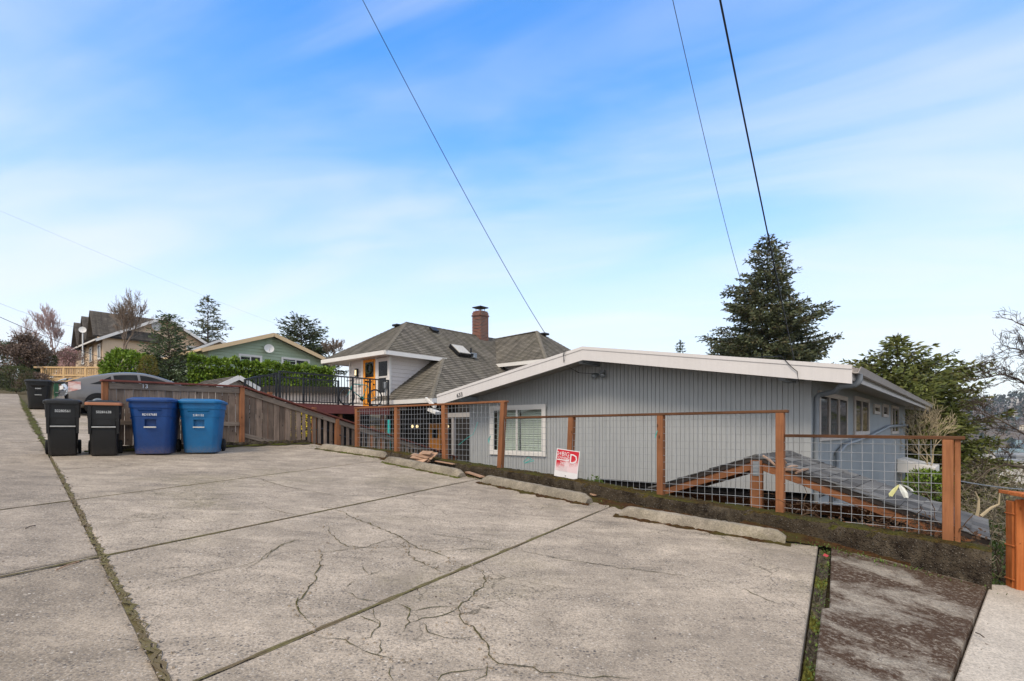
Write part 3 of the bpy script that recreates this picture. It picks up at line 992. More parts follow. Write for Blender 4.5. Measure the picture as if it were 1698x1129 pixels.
def build_board_fence():
    B = Vector((BF_B.x, BF_B.y, 0)); D = S.copy()
    A = B - D * 2.55
    nf = Vector((D.y, -D.x, 0))           # faces the viewer
    th = thing('board_fence', (B.x, B.y, -0.5), 'grey weathered board fence with red cap sloping down beside the stairs', 'fence')
    zt = lambda t: .98 if t <= 0 else .98 - 0.279 * t
    zA = (712 - 631) / 900 * A.y
    ztop = lambda t: (.98 + (zA - .98) * (-t / 2.55)) if t <= 0 else .98 - 0.279 * t
    rnd = random.Random(4)
    P = lambda t, o, z: Vector((B.x, B.y, 0)) + D * t + nf * o + Z * z
    gz = lambda t: pz(P1, (B + D * t).x, (B + D * t).y)
    # level boards
    t = -2.50; w = 0.142
    while t < -0.09:
        ww = w * rnd.uniform(.93, 1.04)
        tc_ = t + ww / 2
        board('fence_board', P(tc_, rnd.uniform(-.004, .004), gz(tc_) + 0.10 + rnd.uniform(-.01, .01)), P(tc_, rnd.uniform(-.003, .003), ztop(tc_) - .03), ww - .010, .019, MAT['oldwood'], th, nf, bevel=.003)
        t += ww
    board('post', P(-2.55, 0.0, gz(-2.55) - .05), P(-2.55, 0.0, ztop(-2.55) - .02), .095, .095, MAT['cedar'], th, nf)
    board('post', P(0, 0.03, gz(0) - .05), P(0, 0.03, ztop(0) - .02), .095, .10, MAT['cedar'], th, nf)
    board('face_rail', P(-2.49, .03, ztop(-2.5) - .10), P(-.05, .03, ztop(0) - .10), .115, .03, MAT['oldrail'], th, nf)
    board('face_rail', P(-2.49, .03, gz(-2.5) + .55), P(-.05, .03, gz(0) + .50), .09, .035, MAT['oldrail'], th, nf)
    board('cap_rail', P(-2.62, .02, ztop(-2.6)), P(.02, .02, ztop(0) + .0), .15, .034, MAT['redcap'], th, Z)
    # slope: boards, then pickets
    t = 0.06; i = 0
    END = 6.7
    zb = lambda t: .98 - 1.10 - 0.262 * t      # lower rail
    while t < 1.42:
        ww = w * rnd.uniform(.9, 1.06); tc_ = t + ww / 2
        bot = max(gz(0) + 0.07 - .05 * t, zb(tc_) - .35)
        board('fence_board', P(tc_, rnd.uniform(-.004, .004), bot + rnd.uniform(-.02, .02)), P(tc_, 0, ztop(tc_) - .03), ww - .011, .019, MAT['oldwood'], th, nf, bevel=.003)
        t += ww
    t += 0.07
    while t < END - .1:
        board('picket', P(t, 0, zb(t) - .14), P(t, 0, ztop(t) - .04), .075, .03, MAT['oldwood'], th, nf, bevel=.003)
        t += 0.165 if t > 1.9 else 0.14
    for tp in (2.42, 4.4, 6.6):
        board('post', P(tp, .03, zb(tp) - .5), P(tp, .03, ztop(tp) - .02), .095, .10, MAT['cedar'], th, nf)
    board('cap_rail', P(.0, .02, ztop(0) + .004), P(END, .02, ztop(END) + .004), .15, .034, MAT['redcap'], th, Z)
    board('face_rail', P(.05, .03, ztop(.05) - .10), P(END, .03, ztop(END) - .10), .115, .03, MAT['oldrail'], th, nf)
    board('face_rail', P(.05, .03, zb(.05)), P(END, .03, zb(END)), .10, .035, MAT['oldrail'], th, nf)
    text('house_number', '13', MAT['white_print'], th, P(-1.90, .052, ztop(-1.9) - .085), D, Z, .085)
    text
    # mossy footing below the boards
    m = MB(); rows = []
    for i in range(60):
        t = -2.7 + 4.3 * i / 59
        z0 = gz(t) - .05; z1 = gz(t) + .085 + rnd.gauss(0, .012)
        fr = .10 + rnd.gauss(0, .012)
        rows.append([P(t, fr + .06, z0), P(t, fr + .03, z0 + .07), P(t, fr, z1), P(t, -.08, z1), P(t, -.08, z0)])
    m.loft(rows)
    o = m.build('fence_footing', MAT['retwall']); tag(o, 'mossy concrete footing strip under the weathered board fence', 'footing')
    # moss line where the footing meets the drive
    m = MB(); rows = []
    for i in range(70):
        t = -2.9 + 4.6 * i / 69
        e = .17 + .06 * math.sin(i * .7) + rnd.gauss(0, .02)
        rows.append([P(t, e + .06, gz(t) + .001), P(t, e * .7, gz(t) + .018), P(t, .13, gz(t) + .03)])
    m.loft(rows, cap=False, closed=False)
    o = m.build('footing_moss', MAT['greenmoss']); tag(o, kind='stuff')
    # far side of the stair and the steps
    st = thing('stair_rail', P(2.6, -1.35, -.6), 'short cedar posts and red handrail on the far side of the stairs', 'railing')
    for tp, zz in ((1.30, .98), (2.55, .62), (4.5, .1)):
        board('post', P(tp, -1.35, zz - 1.3), P(tp, -1.35, zz), .10, .10, MAT['cedar'], st, nf)
    board('handrail', P(.0, -1.35, .80), P(1.30, -1.35, .84), .09, .04, MAT['redpaint'], st, Z)
    board('handrail', P(.0, -1.35, .70), P(1.30, -1.35, .70), .14, .035, MAT['redpaint'], st, nf)
    board('handrail', P(1.35, -1.35, .78), P(4.5, -1.35, .0), .09, .04, MAT['redpaint'], st, Z)
    m = MB()
    for k in range(16):
        t0 = 0.1 + k * .44; z1 = -.52 - k * .122
        m.box(P(t0 + .22, -.68, z1 - .4), (.44, 1.28, .8), (D, nf, Z))
    tag(m.build('stairs', MAT['curb']), kind='structure')
    # wrought handrail at the top of the stairs
    r = MB(); r.tube([P(1.9, -.45, -.55), P(1.95, -.45, -.02), P(2.3, -.45, .02), P(2.75, -.45, -.10), P(2.8, -.45, -.6)], .016, 6)
    r.tube([P(2.3, -.45, .02), P(3.4, -.45, -.35), P(3.4, -.45, -.9)], .016, 6)
    tag(r.build('handrail', MAT['black_metal']), 'bent black metal handrail on the stairs behind the picket fence', 'handrail')


build_board_fence()

# ------------------------------------------------------------------ house materials
def m_paint_siding(name, c, streak=0.12):
    t = NT(name); v = t.coord('pos')
    n = t.noise(v, 1.3, 5); n2 = t.noise(t.coord('pos', (7, 7, .7)), 2.2, 5, .7); n3 = t.noise(t.coord('pos', (60, 60, 3)), 2.0, 4, .7)
    f = t.math('ADD', t.math('MULTIPLY', n, .4), t.math('MULTIPLY', n2, .6))
    col = t.mix(t.ramp(f, [(.3, 0.), (.7, 1.)]), sc(c, 1 - streak), sc(c, 1 + streak * .6))
    col = t.mix(t.ramp(t.noise(v, 13, 5, .7), [(.62, 0.), (.75, .28)]), col, sc(c, .6))
    return t.fin(col, .7, t.bump(n3, .25, .004), spec=.3)


MAT['siding_grey'] = m_paint_siding('grey_painted_siding', lin(172, 174, 174))
MAT['siding_shade'] = m_paint_siding('shaded_grey_siding', lin(152, 157, 160))  # same grey siding, coloured darker and bluer for the side's shade
MAT['trim_grey'] = m_paint_siding('pale_trim_paint', lin(218, 213, 210), .07)
MAT['trim_white'] = plain('white_window_trim', lin(226, 222, 216), .5, .06, 3, .05)
MAT['trim_side'] = plain('side_window_trim', lin(196, 186, 178), .6, .08, 3, .05)
MAT['soffit'] = plain('soffit_paint', lin(165, 158, 152), .75, .08, 3)
MAT['gutter'] = plain('gutter_metal', lin(188, 180, 174), .45, .10, 4, .03)
MAT['downpipe'] = plain('grey_downpipe', lin(134, 140, 146), .5, .10, 4, .03)
MAT['roofing'] = plain('low_roof_membrane', lin(150, 148, 144), .85, .15, 2, .3)
MAT['white_siding'] = m_paint_siding('white_lap_siding', lin(216, 208, 203), .06)
MAT['yellow_door'] = plain('yellow_door_paint', lin(240, 154, 36), .45, .06, 4, .03)
MAT['green_siding'] = m_paint_siding('green_lap_siding', lin(172, 186, 160), .08)
MAT['beige_siding'] = m_paint_siding('beige_siding', lin(222, 194, 162), .08)
MAT['mauve_siding'] = m_paint_siding('mauve_siding', lin(150, 112, 104), .08)
MAT['cream_trim'] = plain('cream_trim', lin(214, 186, 146), .6, .06, 3)
MAT['shade_dark'] = plain('shade_dark_wall', lin(46, 42, 40), .9, .2, 2)  # dark base colour stands in for shade in recesses
MAT['brownwood'] = plain('varnished_wood', lin(176, 116, 52), .45, .2, 6)
MAT['teal'] = plain('teal_paint', lin(40, 176, 168), .5, .12, 6)
MAT['blind'] = plain('window_blind', lin(222, 224, 214), .7, .05, 3, 0)
MAT['curtain'] = plain('curtain', lin(120, 116, 104), .9, .2, 2, 0)


def m_glass():
    t = NT('window_glass')
    tr = t.n('ShaderNodeBsdfTransparent'); tr.inputs[0].default_value = (.90, .93, .92, 1)
    gl = t.n('ShaderNodeBsdfGlossy'); gl.inputs['Roughness'].default_value = .02
    fr = t.n('ShaderNodeLayerWeight')
    fz = t.math('ADD', t.math('MULTIPLY', t.math('POWER', fr.outputs['Facing'], 4.0), .85), .05, clamp=True)
    mx = t.n('ShaderNodeMixShader'); t.l(fz, mx.inputs[0]); t.l(tr.outputs[0], mx.inputs[1]); t.l(gl.outputs[0], mx.inputs[2])
    out = [n for n in t.t.nodes if n.type == 'OUTPUT_MATERIAL'][0]
    t.l(mx.outputs[0], out.inputs[0])
    return t.m


MAT['glass'] = m_glass()


def m_darkglass():
    t = NT('dark_window_glass'); v = t.coord('pos')
    n = t.noise(v, 1.1, 3)
    return t.fin(t.mix(t.ramp(n, [(.4, 0.), (.7, 1.)]), (.010, .010, .011), (.03, .03, .028)), .05, spec=.16)


MAT['darkglass'] = m_darkglass()


def m_shingle(name, ca, cb, streak=(.05, .045, .038), course=.145, width=.30, mossy=.25):
    t = NT(name); uv = t.coord('uv')
    br = t.n('ShaderNodeTexBrick'); br.offset = .5; br.offset_frequency = 2
    br.inputs['Scale'].default_value = 1.0; br.inputs['Brick Width'].default_value = width; br.inputs['Row Height'].default_value = course
    br.inputs['Mortar Size'].default_value = .006; br.inputs['Mortar Smooth'].default_value = .3; br.inputs['Bias'].default_value = -.1
    br.inputs['Color1'].default_value = (*ca, 1); br.inputs['Color2'].default_value = (*cb, 1); br.inputs['Mortar'].default_value = (*sc(ca, .45), 1)
    t.l(uv, br.inputs['Vector'])
    v = t.coord('pos')
    st = t.noise(t.coord('uv', (3.2, .35, 1)), 1.0, 5, .65)
    col = t.mix(t.ramp(st, [(.42, 0.), (.66, .75)]), br.outputs['Color'], streak)
    col = t.mix(t.ramp(t.noise(v, .8, 5, .6), [(.45, 0.), (.65, mossy)]), col, (.13, .12, .075))
    g = t.noise(v, 90, 3, .8)
    col = t.mix(t.ramp(g, [(.3, .4), (.6, 0.)]), col, sc(ca, .5))
    hh = t.math('ADD', t.math('MULTIPLY', br.outputs['Fac'], -1.0), t.math('MULTIPLY', g, .5))
    return t.fin(col, .93, t.bump(hh, .5, .012), spec=.15)


MAT['shingle_brown'] = m_shingle('brown_grey_shingle', (.185, .165, .135), (.28, .25, .205))
MAT['shingle_dark'] = m_shingle('dark_shingle', (.135, .115, .098), (.21, .18, .15), mossy=.1)
MAT['shingle_slate'] = None


def shingle_piece_mat():
    t = NT('slate_grey_shingle'); v = t.coord('pos')
    r = t.n('ShaderNodeObjectInfo').outputs['Random']
    col = t.ramp(r, [(0, (.07, .069, .07)), (.5, (.13, .129, .128)), (1, (.21, .206, .20))])
    g = t.noise(v, 130, 3, .8)
    col = t.mix(t.ramp(g, [(.3, .5), (.62, 0.)]), col, (.035, .035, .036))
    col = t.mix(t.ramp(t.noise(v, 3.2, 5, .7), [(.52, 0.), (.7, .55)]), col, (.07, .055, .04))
    return t.fin(col, .9, t.bump(g, .6, .006), spec=.2)


MAT['shingle_piece'] = shingle_piece_mat()


def clip_band(poly, lo, hi):
    def cut(ps, k, keep_ge):
        out = []
        for i in range(len(ps)):
            a, b = ps[i], ps[(i + 1) % len(ps)]
            ia, ib = ((a[1] >= k), (b[1] >= k)) if keep_ge else ((a[1] <= k), (b[1] <= k))
            if ia: out.append(a)
            if ia != ib:
                s = (k - a[1]) / (b[1] - a[1]); out.append((a[0] + (b[0] - a[0]) * s, k))
        return out
    ps = cut(poly, lo, True)
    return cut(ps, hi, False) if len(ps) > 2 else []


class RoofMB(MB):
    """roof planes laid in real overlapping courses; keeps metric UVs"""
    def __init__(s): super().__init__(); s.uvs = []
    def plane(s, poly, course=.145, t=.016, under=.10):
        poly = [Vector(p) for p in poly]
        n = Vector((0, 0, 0))
        for i in range(len(poly)): n += poly[i].cross(poly[(i + 1) % len(poly)])
        n.normalize()
        if n.z < 0: n = -n
        up = (Z - n * n.z).normalized(); ri = up.cross(n)
        o = min(poly, key=lambda p: p.z)
        uv = [((p - o).dot(ri), (p - o).dot(up)) for p in poly]
        vmax = max(q[1] for q in uv); k = 0
        while k * course < vmax - 1e-4:
            lo, hi = k * course, min((k + 1) * course, vmax)
            ps = clip_band(uv, lo, hi)
            if len(ps) >= 3:
                b = len(s.v)
                for (u, v_) in ps:
                    s.v.append(o + ri * u + up * v_ + n * (t * (1 - (v_ - lo) / course))); s.uvs.append((u, v_ + 1e-3 * (1 if v_ == lo else 0)))
                s.f.append(tuple(range(b, b + len(ps))))
                low = sorted([q for q in ps if abs(q[1] - lo) < 1e-6])
                if len(low) >= 2:
                    b = len(s.v)
                    for q in (low[0], low[-1]):
                        for h in (0, t):
                            s.v.append(o + ri * q[0] + up * lo + n * h); s.uvs.append((q[0], lo + .002))
                    s.f.append((b, b + 2, b + 3, b + 1))
            k += 1
        if under:                          # the deck below, closing the roof's edge
            b = len(s.v); m = len(poly)
            for q, p in zip(uv, poly): s.v.append(p - Z * .004); s.uvs.append(q)
            for q, p in zip(uv, poly): s.v.append(p - Z * under); s.uvs.append(q)
            s.f.append(tuple(range(b + m, b + 2 * m)))
            for i in range(m):
                j = (i + 1) % m; s.f.append((b + i, b + j, b + m + j, b + m + i))
        return s
    def build(s, name, mat, parent):
        org = ORG[parent]
        me = bpy.data.meshes.new(name)
        me.from_pydata([tuple(v - org) for v in s.v], [], s.f)
        ul = me.uv_layers.new(name='UVMap')
        idx = np.empty(len(me.loops), dtype=np.int32); me.loops.foreach_get('vertex_index', idx)
        ul.data.foreach_set('uv', np.array(s.uvs, dtype=np.float32)[idx].ravel())
        me.materials.append(mat); me.update()
        o = link(bpy.data.objects.new(name, me)); o.parent = parent; ORG[o] = org
        return o


def window(parent, p, right, n, w, h, frame=.07, trim=.09, panes=2, split='v', mats=('trim_white', 'trim_white', 'darkglass'), sill=False, depth=.05):
    """p = lower left corner of the whole trim, right along the wall, n outwards; a part named window with frame, panes"""
    right, n = Vector(right).normalized(), Vector(n).normalized()
    p = Vector(p)
    tr, fr, gl = [MAT[k] for k in mats]
    at = lambda x, z, d: p + right * x + Z * z + n * d
    ax = (right, n, Z)
    m = MB()
    m.box(at(w / 2, trim / 2, depth / 2), (w, depth, trim), ax); m.box(at(w / 2, h - trim / 2, depth / 2), (w, depth, trim), ax)
    m.box(at(trim / 2, h / 2, depth / 2), (trim, depth, h - 2 * trim), ax); m.box(at(w - trim / 2, h / 2, depth / 2), (trim, depth, h - 2 * trim), ax)
    if sill: m.box(at(w / 2, -.012, depth * .7), (w + .06, depth * 1.7, .026), ax)
    win = m.build('window', tr, parent, bevel=.003)
    iw, ih = w - 2 * trim, h - 2 * trim
    for k in range(panes):
        if split == 'v': x0, x1, z0, z1 = trim + iw * k / panes, trim + iw * (k + 1) / panes, trim, h - trim
        else: x0, x1, z0, z1 = trim, w - trim, trim + ih * k / panes, trim + ih * (k + 1) / panes
        f = frame * .45; d = .012 + .012 * k
        g = MB(); g.box(at((x0 + x1) / 2, (z0 + z1) / 2, d - .006), (x1 - x0 - f * 1.0, .008, z1 - z0 - f * 1.0), ax)
        g.build('pane', gl, win)
        q = MB()
        q.box(at((x0 + x1) / 2, z0 + f / 2, d), (x1 - x0, .03, f), ax); q.box(at((x0 + x1) / 2, z1 - f / 2, d), (x1 - x0, .03, f), ax)
        q.box(at(x0 + f / 2, (z0 + z1) / 2, d), (f, .03, z1 - z0 - 2 * f), ax); q.box(at(x1 - f / 2, (z0 + z1) / 2, d), (f, .03, z1 - z0 - 2 * f), ax)
        q.build('frame', fr, win)
    return win

# ------------------------------------------------------------------ the grey house
HC = Vector((5.48, 10.0, 0))               # front right corner of its wall
HW, HD = 8.85, 17.0                        # front width along F, depth along S
OV = 0.85
def H(s, t, z=0.0): q = HC + F * s + S * t; return Vector((q.x, q.y, z))


def build_grey_house():
    th = thing('grey_house', H(HW / 2, HD / 2, -4.2), 'low grey house with vertical siding and a wide white gable roof', 'house')
    L0 = -0.80; L1 = 9.31; RC = 4.40
    zr, zeave = 1.865, 1.045
    roof_z = lambda s: zr - ((zr - .985) * (s - RC) / (L1 - RC) if s > RC else (zr - zeave) * (RC - s) / (RC - L0))
    FA = .30
    under = lambda s: roof_z(s) - .17
    ax = (F, S, Z)
    # front siding: planks with open grooves, over a backing sheet
    m = MB(); w = .096; s = 0.07
    wx0, wx1 = 6.78, 8.72
    bot = lambda s: -1.17 if s < 4.6 else -2.6
    # window opening on the front wall
    ptl, pbr = HIT(814, 673.7, HC, S), HIT(906.5, 756.7, HC, S)
    ws1 = (ptl - HC).dot(F); ws0 = (pbr - HC).dot(F)
    wz1 = (HIT(814, 674, HC, S).z + HIT(906, 669, HC, S).z) / 2; wz0 = (HIT(814, 753.5, HC, S).z + HIT(906, 756.7, HC, S).z) / 2
    while s < HW - .01:
        a, b = s + .004, min(s + w, HW) - .004
        spans = [(bot((a + b) / 2), under((a + b) / 2) + .1)]
        if b > ws0 + .06 and a < ws1 - .06: spans = [(spans[0][0], wz0 + .06), (wz1 - .06, spans[0][1])]
        for z0, z1 in spans: m.box(H((a + b) / 2, .0, (z0 + z1) / 2), (b - a, .02, z1 - z0), ax)
        s += w
    m.build('front_siding', MAT['siding_grey'], th, kind='stuff')
    m = MB()
    m.prism([H(0, .022, -1.165), H(ws0 + .05, .022, -1.165), H(ws0 + .05, .022, under(ws0) + .08), H(RC, .022, under(RC) + .08), H(0, .022, under(0) + .08)], S * .09)
    m.prism([H(ws1 - .05, .022, -2.6), H(HW, .022, -2.6), H(HW, .022, under(HW) + .08), H(ws1 - .05, .022, under(ws1 - .05) + .08)], S * .09)
    m.prism([H(ws0 + .05, .022, -2.6), H(ws1 - .05, .022, -2.6), H(ws1 - .05, .022, wz0 + .05), H(ws0 + .05, .022, wz0 + .05)], S * .09)
    m.prism([H(ws0 + .05, .022, wz1 - .05), H(ws1 - .05, .022, wz1 - .05), H(ws1 - .05, .022, under(ws1) + .08), H(ws0 + .05, .022, under(ws0) + .08)], S * .09)
    m.prism([H(HW, .11, -3.5), H(HW, HD, -3.5), H(HW, HD, under(HW) + .05), H(HW, .11, under(HW) + .05)], F * -.1)
    m.prism([H(0, HD, -6), H(HW, HD, -6), H(HW, HD, under(HW) + .05), H(RC, HD, under(RC) + .05), H(0, HD, under(0) + .05)], S * -.1)
    m.build('wall', MAT['siding_grey'], th)
    # right side: wider boards
    t = .09; w = .20
    while t + w < HD + .1:
        board('siding_board', H(0, t + w / 2, -5), H(0, t + w / 2, under(0) + .12), w - .012, .02, MAT['siding_shade'], th, -F, bevel=.002); t += w
    m = MB(); m.prism([H(.022, .12, -1.2), H(.022, HD, -1.2), H(.022, HD, under(0) + .1), H(.022, .12, under(0) + .1)], F * .09)
    m.prism([H(.022, 3.0, -5.5), H(.022, HD, -5.5), H(.022, HD, -1.2), H(.022, 3.0, -1.2)], F * .09)
    m.build('wall', MAT['siding_shade'], th)
    board('corner_board', H(.03, -.012, -1.18), H(.03, -.012, under(0) + .08), .13, .03, MAT['siding_grey'], th, -S)
    board('corner_board', H(-.018, .055, -1.18), H(-.018, .055, under(0) + .07), .12, .025, MAT['siding_shade'], th, -F)
    # open lower floor under the front, its shade put into dark walls
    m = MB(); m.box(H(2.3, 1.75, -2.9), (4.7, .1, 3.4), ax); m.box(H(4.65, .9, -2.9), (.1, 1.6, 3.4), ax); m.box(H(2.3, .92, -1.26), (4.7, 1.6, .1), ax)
    m.build('lower_wall', MAT['shade_dark'], th)
    # roof: two slopes, fascias, cap strip
    y0, y1 = -OV, HD + .35
    m = MB()
    for sa, sb in ((L0, RC), (L1, RC)):
        za, zb_ = roof_z(sa), roof_z(sb)
        m.prism([H(sa, y0 + .04, za - .02), H(sb, y0 + .04, zb_ - .02), H(sb, y0 + .04, zb_ - .17), H(sa, y0 + .04, za - .17)], S * (y1 - y0 - .08))
    m.build('roof', MAT['roofing'], th)
    for sa, sb in ((L0, RC), (RC, L1)):
        m = MB(); za, zb_ = roof_z(sa), roof_z(sb)
        m.prism([H(sa, y0, za - FA), H(sb, y0, zb_ - FA), H(sb, y0, zb_ - .055), H(sa, y0, za - .055)], S * .038)
        m.build('fascia', MAT['trim_grey'], th)
        m = MB()
        m.prism([H(sa, y0 - .014, za - .062), H(sb, y0 - .014, zb_ - .062), H(sb, y0 - .014, zb_ + .006), H(sa, y0 - .014, za + .006)], S * .07)
        m.build('drip_edge', MAT['trim_grey'], th)
        m = MB(); m.prism([H(sa, y1, za - FA), H(sb, y1, zb_ - FA), H(sb, y1, zb_), H(sa, y1, za)], S * -.03)
        m.build('fascia', MAT['trim_grey'], th)
        m = MB(); m.prism([H(sa, y0 + .045, za - .175), H(sb, y0 + .045, zb_ - .175), H(sb, y0 + .045, zb_ - .19), H(sa, y0 + .045, za - .19)], S * (OV + .0))
        m.build('soffit', MAT['soffit'], th)
    # left eave end cap and right eave soffit, fascia, gutter
    m = MB(); m.prism([H(L0 + .03, .05, zeave - .178), H(.1, .05, roof_z(.1) - .178), H(.1, .05, roof_z(.1) - .195), H(L0 + .03, .05, zeave - .195)], S * (y1 - .1))
    m.build('soffit', MAT['soffit'], th)
    m = MB(); m.box(H(L0 + .012, (y0 + y1) / 2 + .02, zeave - .14), (.024, y1 - y0 - .06, .20), ax); m.build('fascia', MAT['gutter'], th)
    m = MB(); m.box(H(L1 - .012, (y0 + y1) / 2 + .02, roof_z(L1) - .14), (.024, y1 - y0 - .06, .22), ax); m.build('fascia', MAT['trim_grey'], th)
    g = MB(); rows = []
    for t in (y0 + .02, y1 + .05):
        prof = [(0, -.03), (-.02, -.03), (-.02, -.13), (-.085, -.13), (-.115, -.06), (-.13, -.03), (-.122, -.03), (-.105, -.06), (-.08, -.118), (0, -.118)]
        rows.append([H(L0 + x, t, zeave + z) for x, z in prof])
    g.loft(rows); g.build('gutter', MAT['gutter'], th)
    # beams under the gable
    for sb in (RC + .12, .28, HW - .3):
        b = MB(); zt = under(sb) - .025
        b.prism([H(sb - .06, .0, zt), H(sb - .06, -.80, zt), H(sb - .06, -.80, zt - .10), H(sb - .06, -.72, zt - .15), H(sb - .06, .0, zt - .15)], F * .12)
        b.build('beam', MAT['downpipe'], th, bevel=.004)
    # front window with blinds
    w_, h_ = ws1 - ws0, wz1 - wz0
    window(th, H(ws1, -.012, wz0), -F, -S, w_, h_, trim=.10, panes=2, mats=('trim_white', 'trim_white', 'glass'), sill=False)
    m = MB(); c = (ws0 + ws1) / 2; zc = (wz0 + wz1) / 2
    m.box(H(c, .9, zc), (w_ + 1, .05, h_ + 1), ax); m.box(H(c + w_ / 2 + .4, .5, zc), (.05, .8, h_ + 1), ax); m.box(H(c - w_ / 2 - .4, .5, zc), (.05, .8, h_ + 1), ax)
    m.box(H(c, .5, wz0 - .45), (w_ + 1, .8, .05), ax); m.box(H(c, .5, wz1 + .45), (w_ + 1, .8, .05), ax)
    m.build('room', MAT['curtain'], th)
    bl = MB()
    for a0, a1 in ((ws0 + .12, c - .02), (c + .02, ws1 - .12)):
        n = int((h_ - .2) / .06)
        for k in range(n):
            z = wz0 + .12 + k * .06
            bl.box(H((a0 + a1) / 2, .125, z), (a1 - a0, .055, .004), (F, (S * .35 + Z * .94).normalized(), (Z * .35 - S * .94).normalized()))
    bl.build('blind', MAT['blind'], th, kind='stuff')
    # side windows
    sp = lambda px, py: HIT(px, py, H(-.012, 0), F)
    tt = lambda p: (p - HC).dot(S)
    for (x0, x1, yt, yb, panes) in ((1355.5, 1402.3, 658.5, 728, 3), (1415, 1439, 662.5, 720.5, 2), (1447.6, 1456.8, 671.5, 687.5, 1), (1462, 1471, 671.5, 692, 1), (1477, 1488.5, 675, 719, 2)):
        a, b = tt(sp(x0, yt)), tt(sp(x1, yt))
        zt = (sp(x1, yt)).z; zb_ = sp(x1, yb).z
        window(th, H(-.012, a, zb_), S, -F, b - a, zt - zb_, trim=.075 if b - a > .8 else .04, frame=.045 if b - a > .8 else .035, panes=panes, mats=('trim_side', 'trim_side', 'darkglass'))
    # downspout, sweeping from the gutter back to the wall and down
    d = MB(); g0 = H(L0 - .06, -.55, zeave - .13)
    pts = [g0, g0 + Vector((0, 0, -.07))]
    for k in range(7):
        a = k / 6 * math.pi / 2
        pts.append(H(L0 - .06 + .10 * (1 - math.cos(a)), -.55, zeave - .20 - .10 * math.sin(a)))
    pts += [H(L0 + .22, -.50, zeave - .31), H(-.42, .0, zeave - .36), H(-.16, .16, zeave - .40)]
    for k in range(6):
        a = k / 5 * math.pi / 2
        pts.append(H(-.16 + .08 * math.sin(a), .17, zeave - .40 - .10 * (1 - math.cos(a))))
    pts += [H(-.075, .17, -1.5), H(-.075, .17, -3.9)]
    d.tube(pts, .05, 10); d.build('downspout', MAT['downpipe'], th, smooth=True)
    d = MB(); p0 = H(-.06, 9.2, sp(1500, 706).z)
    q1, q2 = sp(1395, 738), sp(1383, 748)
    e1 = sp(1500, 705)
    d.tube([e1 - F * .07, sp(1470, 707) - F * .07, sp(1440, 722) - F * .07, q1 - F * .07, q2 - F * .07 - Z * .05, sp(1381, 790) - F * .07, sp(1381, 830) - F * .07], .05, 8)
    d.build('drain_pipe', MAT['downpipe'], th, smooth=True)
    d = MB(); pe = H(.0, HD, 0)
    d.tube([H(L0 - .06, HD + .2, zeave - .14), H(L0 - .06, HD + .2, zeave - .32), H(-.1, HD + .06, zeave - .52), H(-.07, HD + .05, zeave - .7), H(-.07, HD + .05, -5)], .045, 6)
    d.build('downspout', MAT['black_metal'], th, smooth=True)
    # floodlight below the ridge beam
    fl = MB(); pf = HIT(997, 622, HC - S * .1, S)
    fl.box(pf + S * .07 + Z * .07, (.12, .06, .12), ax)
    fl.tube([pf + S * .04 + Z * .03, pf - S * .06 + Z * .02], .02, 8)
    flo = fl.build('floodlight', MAT['downpipe'], th, smooth=True)
    b = MB()
    for dx, tilt in ((-.06, -.3), (.17, .5)):
        c = pf + F * dx - S * .02
        dr = (-S + F * tilt - Z * .35).normalized()
        rings = []
        a1 = dr.cross(Z).normalized(); a2 = dr.cross(a1)
        for q, r in ((-.10, .025), (-.06, .05), (0, .062), (.05, .062), (.075, .045), (.085, .0)):
            rings.append([c + dr * q + (a1 * math.cos(x) + a2 * math.sin(x)) * max(r, .001) for x in np.linspace(0, 2 * math.pi, 12, endpoint=False)])
        b.loft(rings)
    b.build('bulb', MAT['zinc'], flo, smooth=True)
    # number and cable on the fascia
    up = (F * -1); sl = (zr - zeave) / (L1 - RC)
    rdir = (-F + Z * sl).normalized()
    text('house_number', '633', MAT['black_print'], th, HIT(762, 655, H(0, y0 - .016), S), rdir, Z, .115)
    cb = MB()
    pc = HIT(935, 590, H(0, y0 - .02), S)
    cb.tube([pc + Z * .12, pc + Z * .02 - S * .03, pc - Z * .10, pc - Z * .22 + S * .1, HIT(960, 618, HC - S * .02, S), HIT(990, 620, HC - S * .02, S)], .006, 5)
    cb.tube([pc + Z * .14 - F * .05, pc - Z * .02 - S * .05 - F * .02, pc - Z * .16], .006, 5)
    cb.build('cable', MAT['black_metal'], th)
    cb = MB()
    p1 = HIT(1296, 600, H(0, y0 - .02), S)
    cb.tube([H(.9, .2, roof_z(.9) + .03), H(.92, -.5, roof_z(.9) + .04), p1 + Z * .10, HIT(1312, 608, H(0, y0 - .03), S), HIT(1322, 616, H(0, y0 - .03), S), HIT(1324, 632, H(0, y0 - .03), S), H(.3, -.75, under(.3) - .1)], .007, 5)
    cb.build('cable', MAT['black_metal'], th)
    # white awning over the far side door
    aw = MB()
    for k in range(9):
        t0 = 13.9 + k * .28
        aw.prism([H(-.02, t0, -1.12), H(-1.15, t0, -1.40), H(-1.15, t0, -1.42), H(-.02, t0, -1.14)], S * .24)
    aw.box(H(-1.15, 15.15, -1.56), (.04, 2.55, .30), ax)
    aw.prism([H(-.03, 13.88, -1.13), H(-1.15, 13.88, -1.41), H(-1.15, 13.88, -1.70), H(-.03, 13.88, -1.60)], S * .03)
    aw.build('awning', MAT['trim_white'], th)
    return roof_z, zeave


ROOFZ, ZEAVE = build_grey_house()

